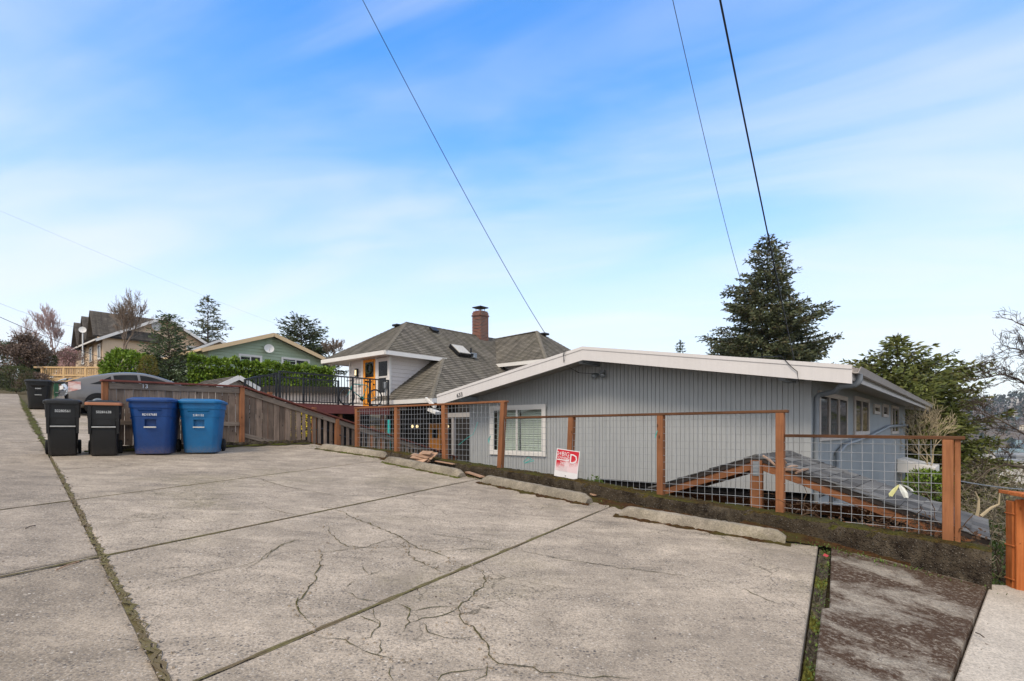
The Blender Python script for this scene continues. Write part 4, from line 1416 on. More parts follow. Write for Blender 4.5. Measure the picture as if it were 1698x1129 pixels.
# ------------------------------------------------------------------ small shelter with shingled gable roof
def build_shelter():
    base = Vector((4.03, 7.41, 0))
    K = lambda s, t, z: base + F * s + S * t + Z * z
    apex_s, za = .654, -.375
    hw, slope = 2.52, .352
    D = 1.80
    ze = za - slope * hw
    th = thing('shelter', K(apex_s, D / 2, -3.6), 'open cedar shelter with dark slate shingle gable roof behind the wire fence', 'shelter')
    nf = -S
    for sg in (1, -1):
        a, b = K(apex_s + sg * .02, .02, za - .125), K(apex_s + sg * (hw - .02), .02, ze - .10)
        board('rafter', a, b, .135, .04, MAT['cedar'], th, nf)
        board('rafter', a + S * (D - .06), b + S * (D - .06), .135, .04, MAT['cedar'], th, nf)
        board('fascia', K(apex_s + sg * .01, -.012, za - .035), K(apex_s + sg * hw, -.012, ze - .03), .075, .022, MAT['darkfascia'], th, nf)
        # deck and felt
        m = MB(); m.prism([K(apex_s, -.01, za - .012), K(apex_s + sg * hw, -.01, ze - .012), K(apex_s + sg * hw, -.01, ze - .05), K(apex_s, -.01, za - .05)], S * D)
        m.build('roof_deck', MAT['darkfascia'], th)
        # shingles, each its own piece
        dn = (F * sg - Z * slope).normalized(); nr = dn.cross(S) if dn.cross(S).z > 0 else S.cross(dn)
        nr.normalize()
        Ls = hw * math.sqrt(1 + slope * slope)
        nc = 15; ex = Ls / nc; wsh = .33
        me_full = MB(); me_full.box((0, 0, 0), (ex * 1.04, wsh - .010, .028)); me_full = me_full.mesh('shingle', MAT['shingle_piece'], bevel=.002)
        q0 = K(apex_s, -.04, za)
        for r in range(nc):
            off = (r % 3) * wsh / 3
            y = -off
            while y < D + .05:
                y0, y1 = max(y, 0), min(y + wsh, D + .06)
                if y1 - y0 > .05:
                    if y1 - y0 > wsh - .01: me = me_full
                    else:
                        mm = MB(); mm.box((0, 0, 0), (ex * 1.12, y1 - y0 - .006, .011)); me = mm.mesh('shingle', MAT['shingle_piece'], bevel=.002)
                    o = link(bpy.data.objects.new('shingle', me)); o.parent = th
                    ang = random.uniform(-.004, .004)
                    X_ = (dn + nr * .030 * 1).normalized(); X_ = (dn - nr * -.0 + nr * .06).normalized()
                    Yv = S.copy(); Zv = X_.cross(Yv)
                    if Zv.z < 0: Yv = -Yv; Zv = X_.cross(Yv)
                    M = Matrix((X_, Yv, Zv)).transposed().to_4x4()
                    M.translation = q0 + dn * (ex * (r + .5)) + S * ((y0 + y1) / 2) + nr * (.004 + random.uniform(0, .004)) - ORG[th]
                    o.matrix_basis = M
                y += wsh
    # ridge caps
    for k in range(7):
        m = MB(); y0 = -.04 + k * .27
        m.prism([K(apex_s + .13, y0, za - .046 + .018), K(apex_s, y0, za + .022), K(apex_s - .13, y0, za - .046 + .018), K(apex_s - .13, y0, za - .046 + .006), K(apex_s, y0, za + .010), K(apex_s + .13, y0, za - .046 + .006)], S * .275 + Z * -.006)
        m.build('ridge_cap', MAT['shingle_piece'], th)
    board('king_post', K(apex_s, -.0, -1.42), K(apex_s, -.0, za - .07), .16, .09, MAT['cedar'], th, nf)
    board('tie_beam', K(apex_s + 2.4, .03, -1.30), K(apex_s - 2.45, .03, -1.30), .17, .09, MAT['cedar'], th, nf)
    board('tie_beam', K(apex_s + 2.4, D - .05, -1.30), K(apex_s - 2.45, D - .05, -1.30), .17, .09, MAT['cedar'], th, nf)
    for s_ in (2.35, -2.35):
        for t_ in (.05, D - .07): board('post', K(apex_s + s_, t_, -4.6), K(apex_s + s_, t_, ze - .10), .10, .10, MAT['cedar'], th, nf)
        board('plate', K(apex_s + s_, .0, ze - .13), K(apex_s + s_, D, ze - .13), .10, .09, MAT['cedar'], th, Z)
    for z in (-.56, -1.27):
        m = MB(); m.box(K(apex_s, -.05, z), (.085, .006, .21), (F, S, Z)); pl = m.build('tie_plate', MAT['zinc'], th)
        for k in range(4):
            q = MB(); q.box(K(apex_s, -.055, z - .075 + k * .05), (.078, .006, .022), (F, S, Z)); q.build('rib', MAT['wire'], pl)
    # added dark sheet for the shade inside the open shelter
    m = MB(); m.box(K(apex_s, D + .3, -2.45), (4.6, .06, 2.3), (F, S, Z)); m.build('shade_backing', MAT['shade_dark'], th)
    return K, apex_s, za, slope


MAT['darkfascia'] = plain('dark_roof_edge', lin(58, 50, 46), .8, .2, 4)
SHK, SHS, SHZ, SHSL = build_shelter()

# ------------------------------------------------------------------ the neighbour with the big shingled roof
def build_brown_house():
    N = Vector((-4.91, 21.0, 0))
    P = lambda f, s, z: N + F * f + S * s + Z * z
    th = thing('hip_roofed_house', P(2, 6, -2.4), 'white sided house with large brown grey shingled hip roofs and yellow door', 'house')
    ax = (F, S, Z)
    w, ze, zr, q = 4.64, 3.06, 4.88, 2.84
    ks = (zr - ze) / (w / 2)
    A1 = P(w / 2, q, zr); RE = P(w / 2, 13, zr)
    run = (ze - 1.13) / ks
    r = RoofMB()
    r.plane([P(w, 0, ze), P(0, 0, ze), A1])
    r.plane([P(0, 0, ze), P(0, 13, ze), RE, A1])
    r.plane([P(w, 0, ze), A1, RE, P(w, 13, ze)])
    kf = (ze - 1.13) / 2.8
    fz = lambda s: 1.13 + (s - .2) * kf
    r.plane([P(-run, .2, 1.13), P(0, 3.0, ze), P(.6, 3.0, ze), P(.6, .6, fz(.6)), P(1.12, .6, fz(.6)), P(1.12, .2, 1.13)])
    r.plane([P(-run, .2, 1.13), P(-run, 13, 1.13), P(0, 13, ze), P(0, 3.0, ze)])
    # wing
    t0 = 6.0; R0 = P(w / 2, q + t0, zr); WA = R0 - F * 2.85 + Z * .08
    h = 2.4; zw = 3.12
    r.plane([R0 - S * h + Z * (zw - zr), Vector((*(WA - S * h - F * h).xy, zw)), WA, R0])
    r.plane([Vector((*(WA - S * h - F * h).xy, zw)), Vector((*(WA + S * h - F * h).xy, zw)), WA])
    r.plane([R0 + S * h + Z * (zw - zr), R0, WA, Vector((*(WA + S * h - F * h).xy, zw))])
    r.build('roof', MAT['shingle_brown'], th)
    # hip and ridge caps
    m = MB()
    for a, b in ((P(0, 0, ze), A1), (P(-run, .2, 1.13), P(0, 3, ze)), (A1, RE), (R0, WA), (WA, Vector((*(WA - S * h - F * h).xy, zw)))):
        n = int((b - a).length / .28)
        for k in range(n):
            p0, p1 = a.lerp(b, k / n), a.lerp(b, (k + 1) / n)
            dz = Z * .02
            sd = (b - a).cross(Z).normalized() * .085
            m.add([p0 + dz * 1.25, p0 + sd - Z * .035 + dz, p0 - sd - Z * .035 + dz, p1 + dz * .8, p1 + sd - Z * .05 + dz, p1 - sd - Z * .05 + dz], [(0, 1, 4, 3), (0, 3, 5, 2), (0, 2, 1)])
    m.build('ridge_cap', MAT['ridge'], th, kind='stuff')
    # eave boards
    for a, b in ((P(w, -.02, ze - .07), P(0, -.02, ze - .07)), (P(-.02, 0, ze - .07), P(-.02, 3.2, ze - .07)), (P(1.14, .18, 1.05), P(-run, .18, 1.05)), (P(-run - .02, .2, 1.05), P(-run - .02, 13, 1.05)), (P(w + .02, 0, ze - .07), P(w + .02, 13, ze - .07))):
        m = MB(); m.beam(a, b, .03, .16); m.build('fascia', MAT['trim_white'], th)
    cw = Vector((*(WA - S * h - F * h).xy, zw))
    m = MB(); m.beam(cw - Z * .08 - S * .02, R0 - S * (h + .02) + Z * (zw - zr - .08), .03, .16); m.build('fascia', MAT['trim_white'], th)
    m = MB(); m.beam(cw - Z * .08 - F * .02, cw + S * 2 * h - Z * .08 - F * .02, .03, .16); m.build('fascia', MAT['trim_white'], th)
    # walls: lap siding, front of the upper floor
    W1 = P(.6, .6, 0)
    Q = lambda f, s, z: P(.6 + f, .6 + s, z)
    wl = 2.75
    m = MB()
    m.box(Q(wl / 2, 2.5, 1.9), (wl, 4.9, 2.22), ax)
    m.box(Q(3.3, 5, 1.9), (1.2, 4.9, 2.22), ax)
    m.box(P(3.2, 8.5, 0.3), (4.4, 9, 5.4), ax)
    m.box(P(-.3, 8.2, -.6), (2.6, 9, 3.3), ax)
    cwi = WA - S * (h - .5) - F * (h - .6)
    m.prism([Vector((*cwi.xy, -1)), Vector((*(cwi + S * 3.6).xy, -1)), Vector((*(cwi + S * 3.6 + F * 4.5).xy, -1)), Vector((*(cwi + F * 4.5).xy, -1))], Z * 4.1)
    m.build('wall', MAT['white_siding'], th)
    lap = MB(); z = .83
    while z < 2.98:
        for (a, b, n) in ((Q(0, 0, 0), Q(wl, 0, 0), -S), (Q(0, 0, 0), Q(0, 3.2, 0), -F)):
            d = (b - a).normalized()
            lap.prism([a + n * .006 + Z * (z + .165), a + n * .028 + Z * z, a + n * .002 + Z * z], b - a)
        z += .165
    lap.build('lap_siding', MAT['white_siding'], th, kind='stuff')
    m = MB(); m.prism([P(w - .03, .03, ze - .11), P(.03, .03, ze - .11), P(.03, 6, ze - .11), P(w - .03, 6, ze - .11)], Z * .02); m.build('soffit', MAT['trim_white'], th)
    board('corner_board', Q(.04, -.035, .83), Q(.04, -.035, 2.97), .12, .025, MAT['trim_white'], th, -S)
    board('corner_board', Q(-.035, .06, .83), Q(-.035, .06, 2.97), .12, .025, MAT['trim_white'], th, -F)
    board('corner_board', Q(wl - .04, -.035, .83), Q(wl - .04, -.035, 2.97), .10, .025, MAT['trim_white'], th, -S)
    fs = lambda px, py: (HIT(px, py, Q(0, -.03, 0), S) - Q(0, -.03, 0)).dot(F)
    # yellow door
    f1, f0 = fs(603, 620), fs(623.5, 620)
    m = MB(); m.box(Q((f0 + f1) / 2, -.035, .87 + 1.02), (f1 - f0, .04, 2.04), ax); door = m.build('door', MAT['yellow_door'], th)
    m = MB(); m.box(Q((f0 + f1) / 2 - .02, -.06, .87 + 1.62), (f1 - f0 - .30, .015, .62), ax); m.build('door_light', MAT['darkglass'], door)
    m = MB()
    rings = []
    c = Q((f0 + f1) / 2 - .02, -.085, .87 + 1.66)
    for a in np.linspace(0, 2 * math.pi, 18, endpoint=False):
        pc_ = c + F * (.17 * math.cos(a)) + Z * (.20 * math.sin(a))
        rr = F * math.cos(a) + Z * math.sin(a)
        rings.append([pc_ + (rr * math.cos(b) + S * math.sin(b)) * (.045 + .012 * math.sin(a * 7)) for b in np.linspace(0, 2 * math.pi, 6, endpoint=False)])
    rings.append(rings[0]); m.loft(rings, cap=False); m.build('wreath', MAT['conifer_dark'], door)
    m = MB(); m.tube([Q(f0 + .08, -.06, .87 + .98), Q(f0 + .08, -.11, .87 + .98)], .03, 8); m.build('handle', MAT['black_metal'], door)
    m = MB()
    for f in (f0 - .06, f1 + .06): m.box(Q(f, -.045, .87 + 1.03), (.11, .045, 2.08), ax)
    m.build('door_frame', MAT['trim_white'], th)
    # window right of the door
    a, b = fs(647.5, 620), fs(625.5, 620)
    window(th, Q(b, -.035, 1.35), -F, -S, b - a, 1.55, trim=.11, panes=2, split='h')
    m = MB(); m.box(Q(fs(593, 620) - 0, -.08, 2.42), (.12, .10, .34), ax); lm = m.build('porch_lamp', MAT['black_metal'], th)
    m = MB(); m.box(Q(fs(593, 620), -.095, 2.42), (.09, .10, .22), ax); m.build('lamp_glass', MAT['lampglass'], lm)
    text('house_number', '629', MAT['black_print'], th, Q(fs(596.5, 620), -.04, 1.86), -F, Z, .10)
    m = MB(); m.box(Q(.09, -.09, 1.78), (.14, .10, .26), ax); m.box(Q(.09, -.07, 1.35), (.05, .05, .6), ax); m.build('meter_box', MAT['downpipe'], th)
    # chimney
    u = (796.5 - 849) / 900
    cx = R0 - S * .55 - F * .85
    c = cx.copy(); c.x = u * c.y
    zt = (712 - 519) / 900 * c.y
    m = MB(); m.box((c.x, c.y, (3.2 + zt) / 2), (.60, .60, zt - 3.2), ax); ch = m.build('chimney', MAT['brick'], th)
    m = MB(); m.box((c.x, c.y, zt + .04), (.54, .54, .07), ax); m.box((c.x, c.y, zt - .16), (.66, .66, .07), ax); m.build('chimney_crown', MAT['brick'], ch)
    m = MB()
    for i in (-1, 1):
        for j in (-1, 1): m.tube([c + F * (.16 * i) + S * (.16 * j) + Z * (zt - c.z), c + F * (.16 * i) + S * (.16 * j) + Z * (zt + .26 - c.z)], .015, 4)
    b = len(m.v); m.prism([Vector((c.x, c.y, zt + .25)) + F * (.3 * i) + S * (.3 * j) for i, j in ((1, 1), (1, -1), (-1, -1), (-1, 1))], Z * .05)
    m.build('rain_cap', MAT['black_metal'], ch)
    nrm = (Z + -F * ks).normalized()            # right slope's normal
    upv = (F + Z * ks).normalized()
    onp = lambda px, py: HIT(px, py, P(0, 0, ze) + nrm * .03, nrm)
    # skylight, vents, pipe
    upv = (F + Z * ks).normalized()
    p = onp(762, 584)
    m = MB(); m.box(p + nrm * .07, (.75, .78, .16), (upv, S, nrm)); sk = m.build('skylight', MAT['black_metal'], th)
    m = MB(); m.box(p + nrm * .165, (.66, .70, .03), (upv, S, nrm)); m.build('skylight_pane', MAT['skylightglass'], sk)
    p = onp(781, 590); m = MB(); m.tube([p - Z * .1, p + Z * .36], .045, 8); m.build('vent_pipe', MAT['black_metal'], th)
    p = onp(786, 594); m = MB(); m.box(p + Z * .10, (.20, .22, .20), ax); m.box(p + Z * .2 - S * .06, (.22, .34, .05), ax); m.build('vent_hood', MAT['zinc'], th, bevel=.02)
    p = onp(719, 548); m = MB(); m.box(p + nrm * .06, (.36, .40, .10), (upv, S, nrm)); m.build('roof_vent', MAT['black_metal'], th, bevel=.02)
    nf_ = (Z * (q) - S * (zr - ze)).normalized()
    p = HIT(659, 541, P(0, 0, ze), nf_); m = MB(); m.box(p + Z * .04, (.36, .36, .09), ax); m.build('roof_vent', MAT['black_metal'], th, bevel=.02)
    p = HIT(902, 556, WA, (Z * h - F * (zw - zr) * -1).normalized()); m = MB(); m.box(p + Z * .06, (.4, .4, .10), ax); m.build('roof_vent', MAT['black_metal'], th, bevel=.02)
    # gutter spout at the lower corner
    m = MB(); c = P(-run, .18, 1.08)
    m.beam(c + F * .25 + Z * .05, c - F * .25 - Z * .28, .10, .09); m.beam(c + F * .02 + Z * -.36, c - F * .40 - Z * .50, .26, .10); m.build('gutter_spout', MAT['trim_white'], th)
    # ground floor below the low roof, its shade painted as a dark wall
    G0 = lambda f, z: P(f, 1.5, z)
    m = MB(); m.box(P(-.6, 1.56, -.7), (5.2, .1, 3.5), ax); m.build('lower_wall', MAT['shade_dark'], th)
    gf = lambda px, py: HIT(px, py, P(0, 1.47, 0), S)
    a, b = gf(712, 706), gf(731, 742)
    m = MB(); m.box(((a + b) / 2), ((a - b).dot(F), .06, a.z - b.z + .2), ax); dr = m.build('door', MAT['brownwood'], th)
    a, b = gf(718, 712), gf(727, 726)
    m = MB(); m.box((a + b) / 2 - S * .04, ((a - b).dot(F), .02, a.z - b.z), ax); m.build('door_light', MAT['darkglass'], dr)
    for px, y0, y1 in ((665, 706, 745), (696, 716, 744)):
        a = gf(px - 7, y0); b = gf(px + 8, y1)
        m = MB(); m.box((a + b) / 2 - S * .02, ((a - b).dot(F), .04, a.z - b.z), ax); m.build('window', MAT['darkglass'], th)
    for px in (688.5, 696.5, 747):
        c = gf(px, 707) - S * .15
        m = MB(); rings = []
        for i in range(7):
            a = math.pi * i / 6; rings.append([c + Z * (.065 * math.cos(a)) + (F * math.cos(x) + S * math.sin(x)) * max(.002, .055 * math.sin(a)) for x in np.linspace(0, 6.283, 10, endpoint=False)])
        m.loft(rings); m.build('lamp', MAT['lampglass'], th, smooth=True)
    c = HIT(752, 720, P(-2.0, .4, 0), S)
    m = MB(); m.box((c.x, c.y, -.65), (.10, .10, 2.2), ax); m.build('porch_column', MAT['soffit'], th)
    c = HIT(762, 688, P(-2.0, .4, 0), S)
    m = MB(); m.box((c.x, c.y, c.z), (1.2, .14, .16), ax); m.build('porch_beam', MAT['soffit'], th)
    return P, Q, wl


MAT['ridge'] = plain('ridge_shingle', (.165, .145, .112), .93, .3, 4, .4, 60)
MAT['conifer_dark'] = foliage('wreath_green', (.02, .03, .012), (.05, .06, .025))


def m_emit(name, c, k):
    t = NT(name); t.b.inputs['Emission Color'].default_value = (*c, 1); t.b.inputs['Emission Strength'].default_value = k
    return t.fin(c, .4)


MAT['lampglass'] = m_emit('lit_lamp_glass', (1.0, .78, .42), .8)
MAT['skylightglass'] = plain('milky_skylight', lin(196, 190, 176), .3, .08, 3, 0, spec=.6)


def m_brick():
    t = NT('chimney_brick'); v = t.coord('obj')
    tc = t.n('ShaderNodeTexCoord').outputs['Object']
    # rotate into the chimney's own faces: mix x and y so both faces get courses
    sp = t.n('ShaderNodeSeparateXYZ'); t.l(tc, sp.inputs[0]); cb = t.n('ShaderNodeCombineXYZ')
    t.l(t.math('ADD', t.math('MULTIPLY', sp.outputs[0], 1.0), t.math('MULTIPLY', sp.outputs[1], 1.0)), cb.inputs[0]); t.l(sp.outputs[2], cb.inputs[1])
    br = t.n('ShaderNodeTexBrick'); br.inputs['Scale'].default_value = 1; br.inputs['Brick Width'].default_value = .20; br.inputs['Row Height'].default_value = .075
    br.inputs['Mortar Size'].default_value = .008
    br.inputs['Color1'].default_value = (*lin(120, 68, 52), 1); br.inputs['Color2'].default_value = (*lin(74, 50, 44), 1); br.inputs['Mortar'].default_value = (*lin(150, 140, 130), 1)
    t.l(cb.outputs[0], br.inputs['Vector'])
    n = t.noise(v, 9, 4)
    col = t.mix(t.ramp(n, [(.5, 0.), (.7, .6)]), br.outputs['Color'], lin(150, 104, 84))
    return t.fin(col, .9, t.bump(t.math('MULTIPLY', br.outputs['Fac'], -1.0), .6, .01))


MAT['brick'] = m_brick()
HP, HQ, HWL = build_brown_house()

# ------------------------------------------------------------------ deck, black railing, bicycle
DK = Vector((-5.76, 19.5, 0)); DZ = .86
def D_(t, f, z): q = DK + S * t + F * f; return Vector((q.x, q.y, z))


def build_deck():
    ax = (F, S, Z)
    th = thing('deck', D_(-.5, 1.2, -1.2), 'red brown painted entry deck in front of the yellow door', 'deck')
    k = 0
    t = -2.65
    while t < 1.6:
        board('deck_board', D_(t, -.05, DZ - .015), D_(t, 2.75, DZ - .015), .135, .03, MAT['redpaint'], th, Z); t += .142
    m = MB(); m.box(D_(-.55, -.06, DZ - .17), (.04, 4.3, .27), ax); m.build('fascia', MAT['redpaint'], th)
    m = MB(); m.box(D_(-2.74, 1.35, DZ - .17), (2.8, .04, .27), ax); m.build('fascia', MAT['redpaint'], th)
    for t, f in ((-2.5, .1), (-.4, .1), (1.4, .1), (-2.5, 2.5)): board('post', D_(t, f, -2.2), D_(t, f, DZ - .05), .11, .11, MAT['cedar'], th, F)
    m = MB(); m.box(D_(-.55, 1.0, -1.0), (.05, 4.0, 3.2), ax); m.build('underdeck_shade', MAT['shade_dark'], th)  # dark sheet added for the shade under the deck
    # railing
    rl = thing('deck_railing', D_(-.5, 0, DZ), 'black metal deck railing with thin balusters in front of the bicycle', 'railing')
    zt = DZ + 1.01
    def run(p0, p1, zb0, zt0, zb1, zt1, posts, name_w=.045):
        p0, p1 = Vector(p0), Vector(p1); L = (p1 - p0).length
        m = MB(); m.beam(p0 + Z * zt0, p1 + Z * zt1, .06, .045); m.build('top_rail', MAT['black_metal'], rl)
        m = MB(); m.beam(p0 + Z * zb0, p1 + Z * zb1, .03, .035); m.build('bottom_rail', MAT['black_metal'], rl)
        n = int(L / .118)
        me = None
        for i in range(1, n):
            s = i / n; p = p0.lerp(p1, s); a = zb0 + (zb1 - zb0) * s; b = zt0 + (zt1 - zt0) * s
            if any(abs(s * L - q) < .05 for q in posts): continue
            m = MB(); m.box(p + Z * ((a + b) / 2), (.017, .017, b - a), ax); m.build('baluster', MAT['black_metal'], rl)
        for q in posts:
            p = p0.lerp(p1, q / L); a = zb0 + (zb1 - zb0) * q / L - .10; b = zt0 + (zt1 - zt0) * q / L
            m = MB(); m.box(p + Z * ((a + b) / 2), (.06, .06, b - a), ax); m.build('post', MAT['black_metal'], rl)
    run(D_(-2.68, 0, 0), D_(1.62, 0, 0), DZ + .07, zt, DZ + .07, zt, (.03, 2.72, 3.45, 4.27))
    run(D_(-2.68, 1.4, 0), D_(.35, 1.4, 0), DZ + .07, zt - .03, DZ + .07, zt - .03, (.03, 1.6, 3.0))
    run(D_(-3.75, .05, 0), D_(-2.72, .02, 0), DZ - .30, DZ + .66, DZ + .04, zt - .06, (.03, 1.0))
    run(D_(-3.75, 1.25, 0), D_(-2.75, 1.35, 0), DZ - .28, DZ + .6, DZ + .04, zt - .08, (.05, .95))
    st = MB()
    for k in range(4): st.box(D_(-2.86 - .27 * k, .65, DZ - .10 - .13 * k), (1.2, .28, .05), ax)
    st.build('steps', MAT['black_metal'], rl)
    # bicycle leaning inside the railing
    bk = thing('bicycle', D_(.45, .30, DZ), 'teal bicycle leaning inside the black deck railing by the yellow door', 'bicycle')
    lean = (F * -.10 + Z).normalized()
    B = lambda x, z: D_(.60, .34, DZ) + S * (x * 1.14) + lean * z
    yb = S.cross(lean)
    r = .335
    for x in (-.53, .53):
        for nm, rad, tub, mt in (('tyre', r - .016, .020, 'rubber'), ('rim', r - .045, .011, 'zinc')):
            rings = []
            for a in np.linspace(0, 2 * math.pi, 28, endpoint=False):
                c = B(x, r + rad * math.sin(a)) + S * (rad * math.cos(a)); o = S * math.cos(a) + lean * math.sin(a)
                rings.append([c + (o * math.cos(b) + yb * math.sin(b)) * tub for b in np.linspace(0, 2 * math.pi, 6, endpoint=False)])
            rings.append(rings[0]); m = MB(); m.loft(rings, cap=False)
            if nm == 'tyre': wh = m.build('wheel', MAT[mt], bk, smooth='all')
            else: m.build('rim', MAT[mt], wh, smooth='all')
        m = MB()
        for a in np.linspace(0, 2 * math.pi, 16, endpoint=False): m.tube([B(x, r), B(x, r + (r - .05) * math.sin(a)) + S * ((r - .05) * math.cos(a))], .002, 3, False)
        m.tube([B(x, r) - yb * .05, B(x, r) + yb * .05], .022, 8); m.build('spokes', MAT['zinc'], wh)
    fr = MB()
    hb, ht = (-.40, .60), (-.36, .80); bb = (.06, .28); st_ = (.20, .80); ra = (.53, r)
    for a, b, q in ((hb, bb, .018), (ht, st_, .016), (hb, ht, .02), (bb, st_, .016), (bb, ra, .010), (st_, ra, .009), (hb, (-.53, r), .012)): fr.tube([B(*a), B(*b)], q, 8)
    fr.build('frame', MAT['teal'], bk, smooth=True)
    m = MB(); m.tube([B(*st_), B(.225, .92)], .013, 6); m.loft([[B(.225 + x, .93 + zz) + yb * y for y, zz in ((-w_, 0), (-w_ * .6, .03), (w_ * .6, .03), (w_, 0), (0, -.03))] for x, w_ in ((-.13, .02), (-.05, .03), (.06, .07), (.12, .07))]); m.build('saddle', MAT['rubber'], bk)
    m = MB(); m.tube([B(*ht), B(-.35, .92)], .014, 6); m.tube([B(-.46, .90) - yb * .22, B(-.36, .92) - yb * .12, B(-.35, .92), B(-.36, .92) + yb * .12, B(-.46, .90) + yb * .22], .013, 6); m.build('handlebar', MAT['black_metal'], bk)
    m = MB(); m.tube([B(.06, .28) - yb * .04, B(.06, .28) - yb * .05], .09, 14); m.tube([B(.06, .28) - yb * .06, B(.14, .14) - yb * .08], .01, 5); m.build('crankset', MAT['black_metal'], bk)
    # teal post and lattice beyond
    c = W(645, 733, 17.5)
    m = MB(); m.tube([(c.x, c.y, -2.2), (c.x, c.y, .32)], .045, 10)
    tag(m.build('painted_post', MAT['teal']), 'slim teal painted post standing below the deck behind the wire mesh', 'post')


build_deck()


def build_shed_roof():
    # low white gable roof between the fence and the hedge
    c = W(376, 634, 17.2)
    th = thing('shed', (c.x, c.y, -.3), 'small white shed gable peeking over the board fence beside the black railing', 'shed')
    ax = (F, S, Z)
    P = lambda s, f, z: Vector((c.x, c.y, 0)) + S * s + F * f + Z * z
    zr = (712 - 626) / 900 * 17.2
    r = RoofMB()
    for sg in (1, -1): r.plane([P(0, -.9, zr), P(0, 1.8, zr), P(sg * .62, 1.8, zr - .34), P(sg * .62, -.9, zr - .34)], under=.06)
    r.build('roof', MAT['shingle_dark'], th)
    for sg in (1, -1):
        m = MB(); m.beam(P(0, -.92, zr - .05), P(sg * .64, -.92, zr - .39), .03, .13); m.build('rake_board', MAT['trim_white'], th)
    m = MB(); m.prism([P(-.5, -.6, -.4), P(.5, -.6, -.4), P(.5, -.6, zr - .33), P(0, -.6, zr - .08), P(-.5, -.6, zr - .33)], F * 2.2); m.build('wall', MAT['white_siding'], th)


    a = W(440, 640, 24.5); b = W(600, 640, 25.5)
    th = thing('garage', ((a.x + b.x) / 2, (a.y + b.y) / 2, .2), 'low grey lap sided garage wall seen through the black deck railing', 'garage')
    X = Vector((b.x - a.x, b.y - a.y, 0)); L = X.length; X.normalize(); n = X.cross(Z)
    q = Vector((a.x, a.y, 0)); zt = 1.75
    m = MB(); m.prism([q + Z * .0, q + X * L, q + X * L - n * 3, q - n * 3], Z * zt); m.build('wall', MAT['white_siding'], th)
    m = MB()
    for k in range(9): m.prism([q + n * .004 + Z * (.2 * k - .05), q + n * .03 + Z * (.2 * k - .05), q + n * .004 + Z * (.2 * k + .14)], X * L)
    m.build('lap_siding', MAT['white_siding'], th, kind='stuff')
    r = RoofMB(); r.plane([q + n * .35 - X * .3 + Z * (zt - .02), q + n * .35 + X * (L + .3) + Z * (zt - .02), q - n * 1.6 + X * (L + .3) + Z * (zt + .35), q - n * 1.6 - X * .3 + Z * (zt + .35)], under=.08); r.build('roof', MAT['shingle_dark'], th)


build_shed_roof()

# ------------------------------------------------------------------ wheelie bins
def sq_ring(cx, cy, w, d, rad, z, n=7, bow=0.0):
    pts = []
    for k, (sx, sy) in enumerate(((1, -1), (1, 1), (-1, 1), (-1, -1))):
        a0 = (-90, 0, 90, 180)[k]
        for i in range(n):
            a = R(a0 + 90 * i / (n - 1))
            x = sx * (w / 2 - rad) + rad * math.cos(a); y = sy * (d / 2 - rad) + rad * math.sin(a)
            if bow and y < 0: y -= bow * (1 - (x / (w / 2)) ** 2) * min(1, -y / (d / 2))
            pts.append(Vector((cx + x, cy + y, z)))
    return pts


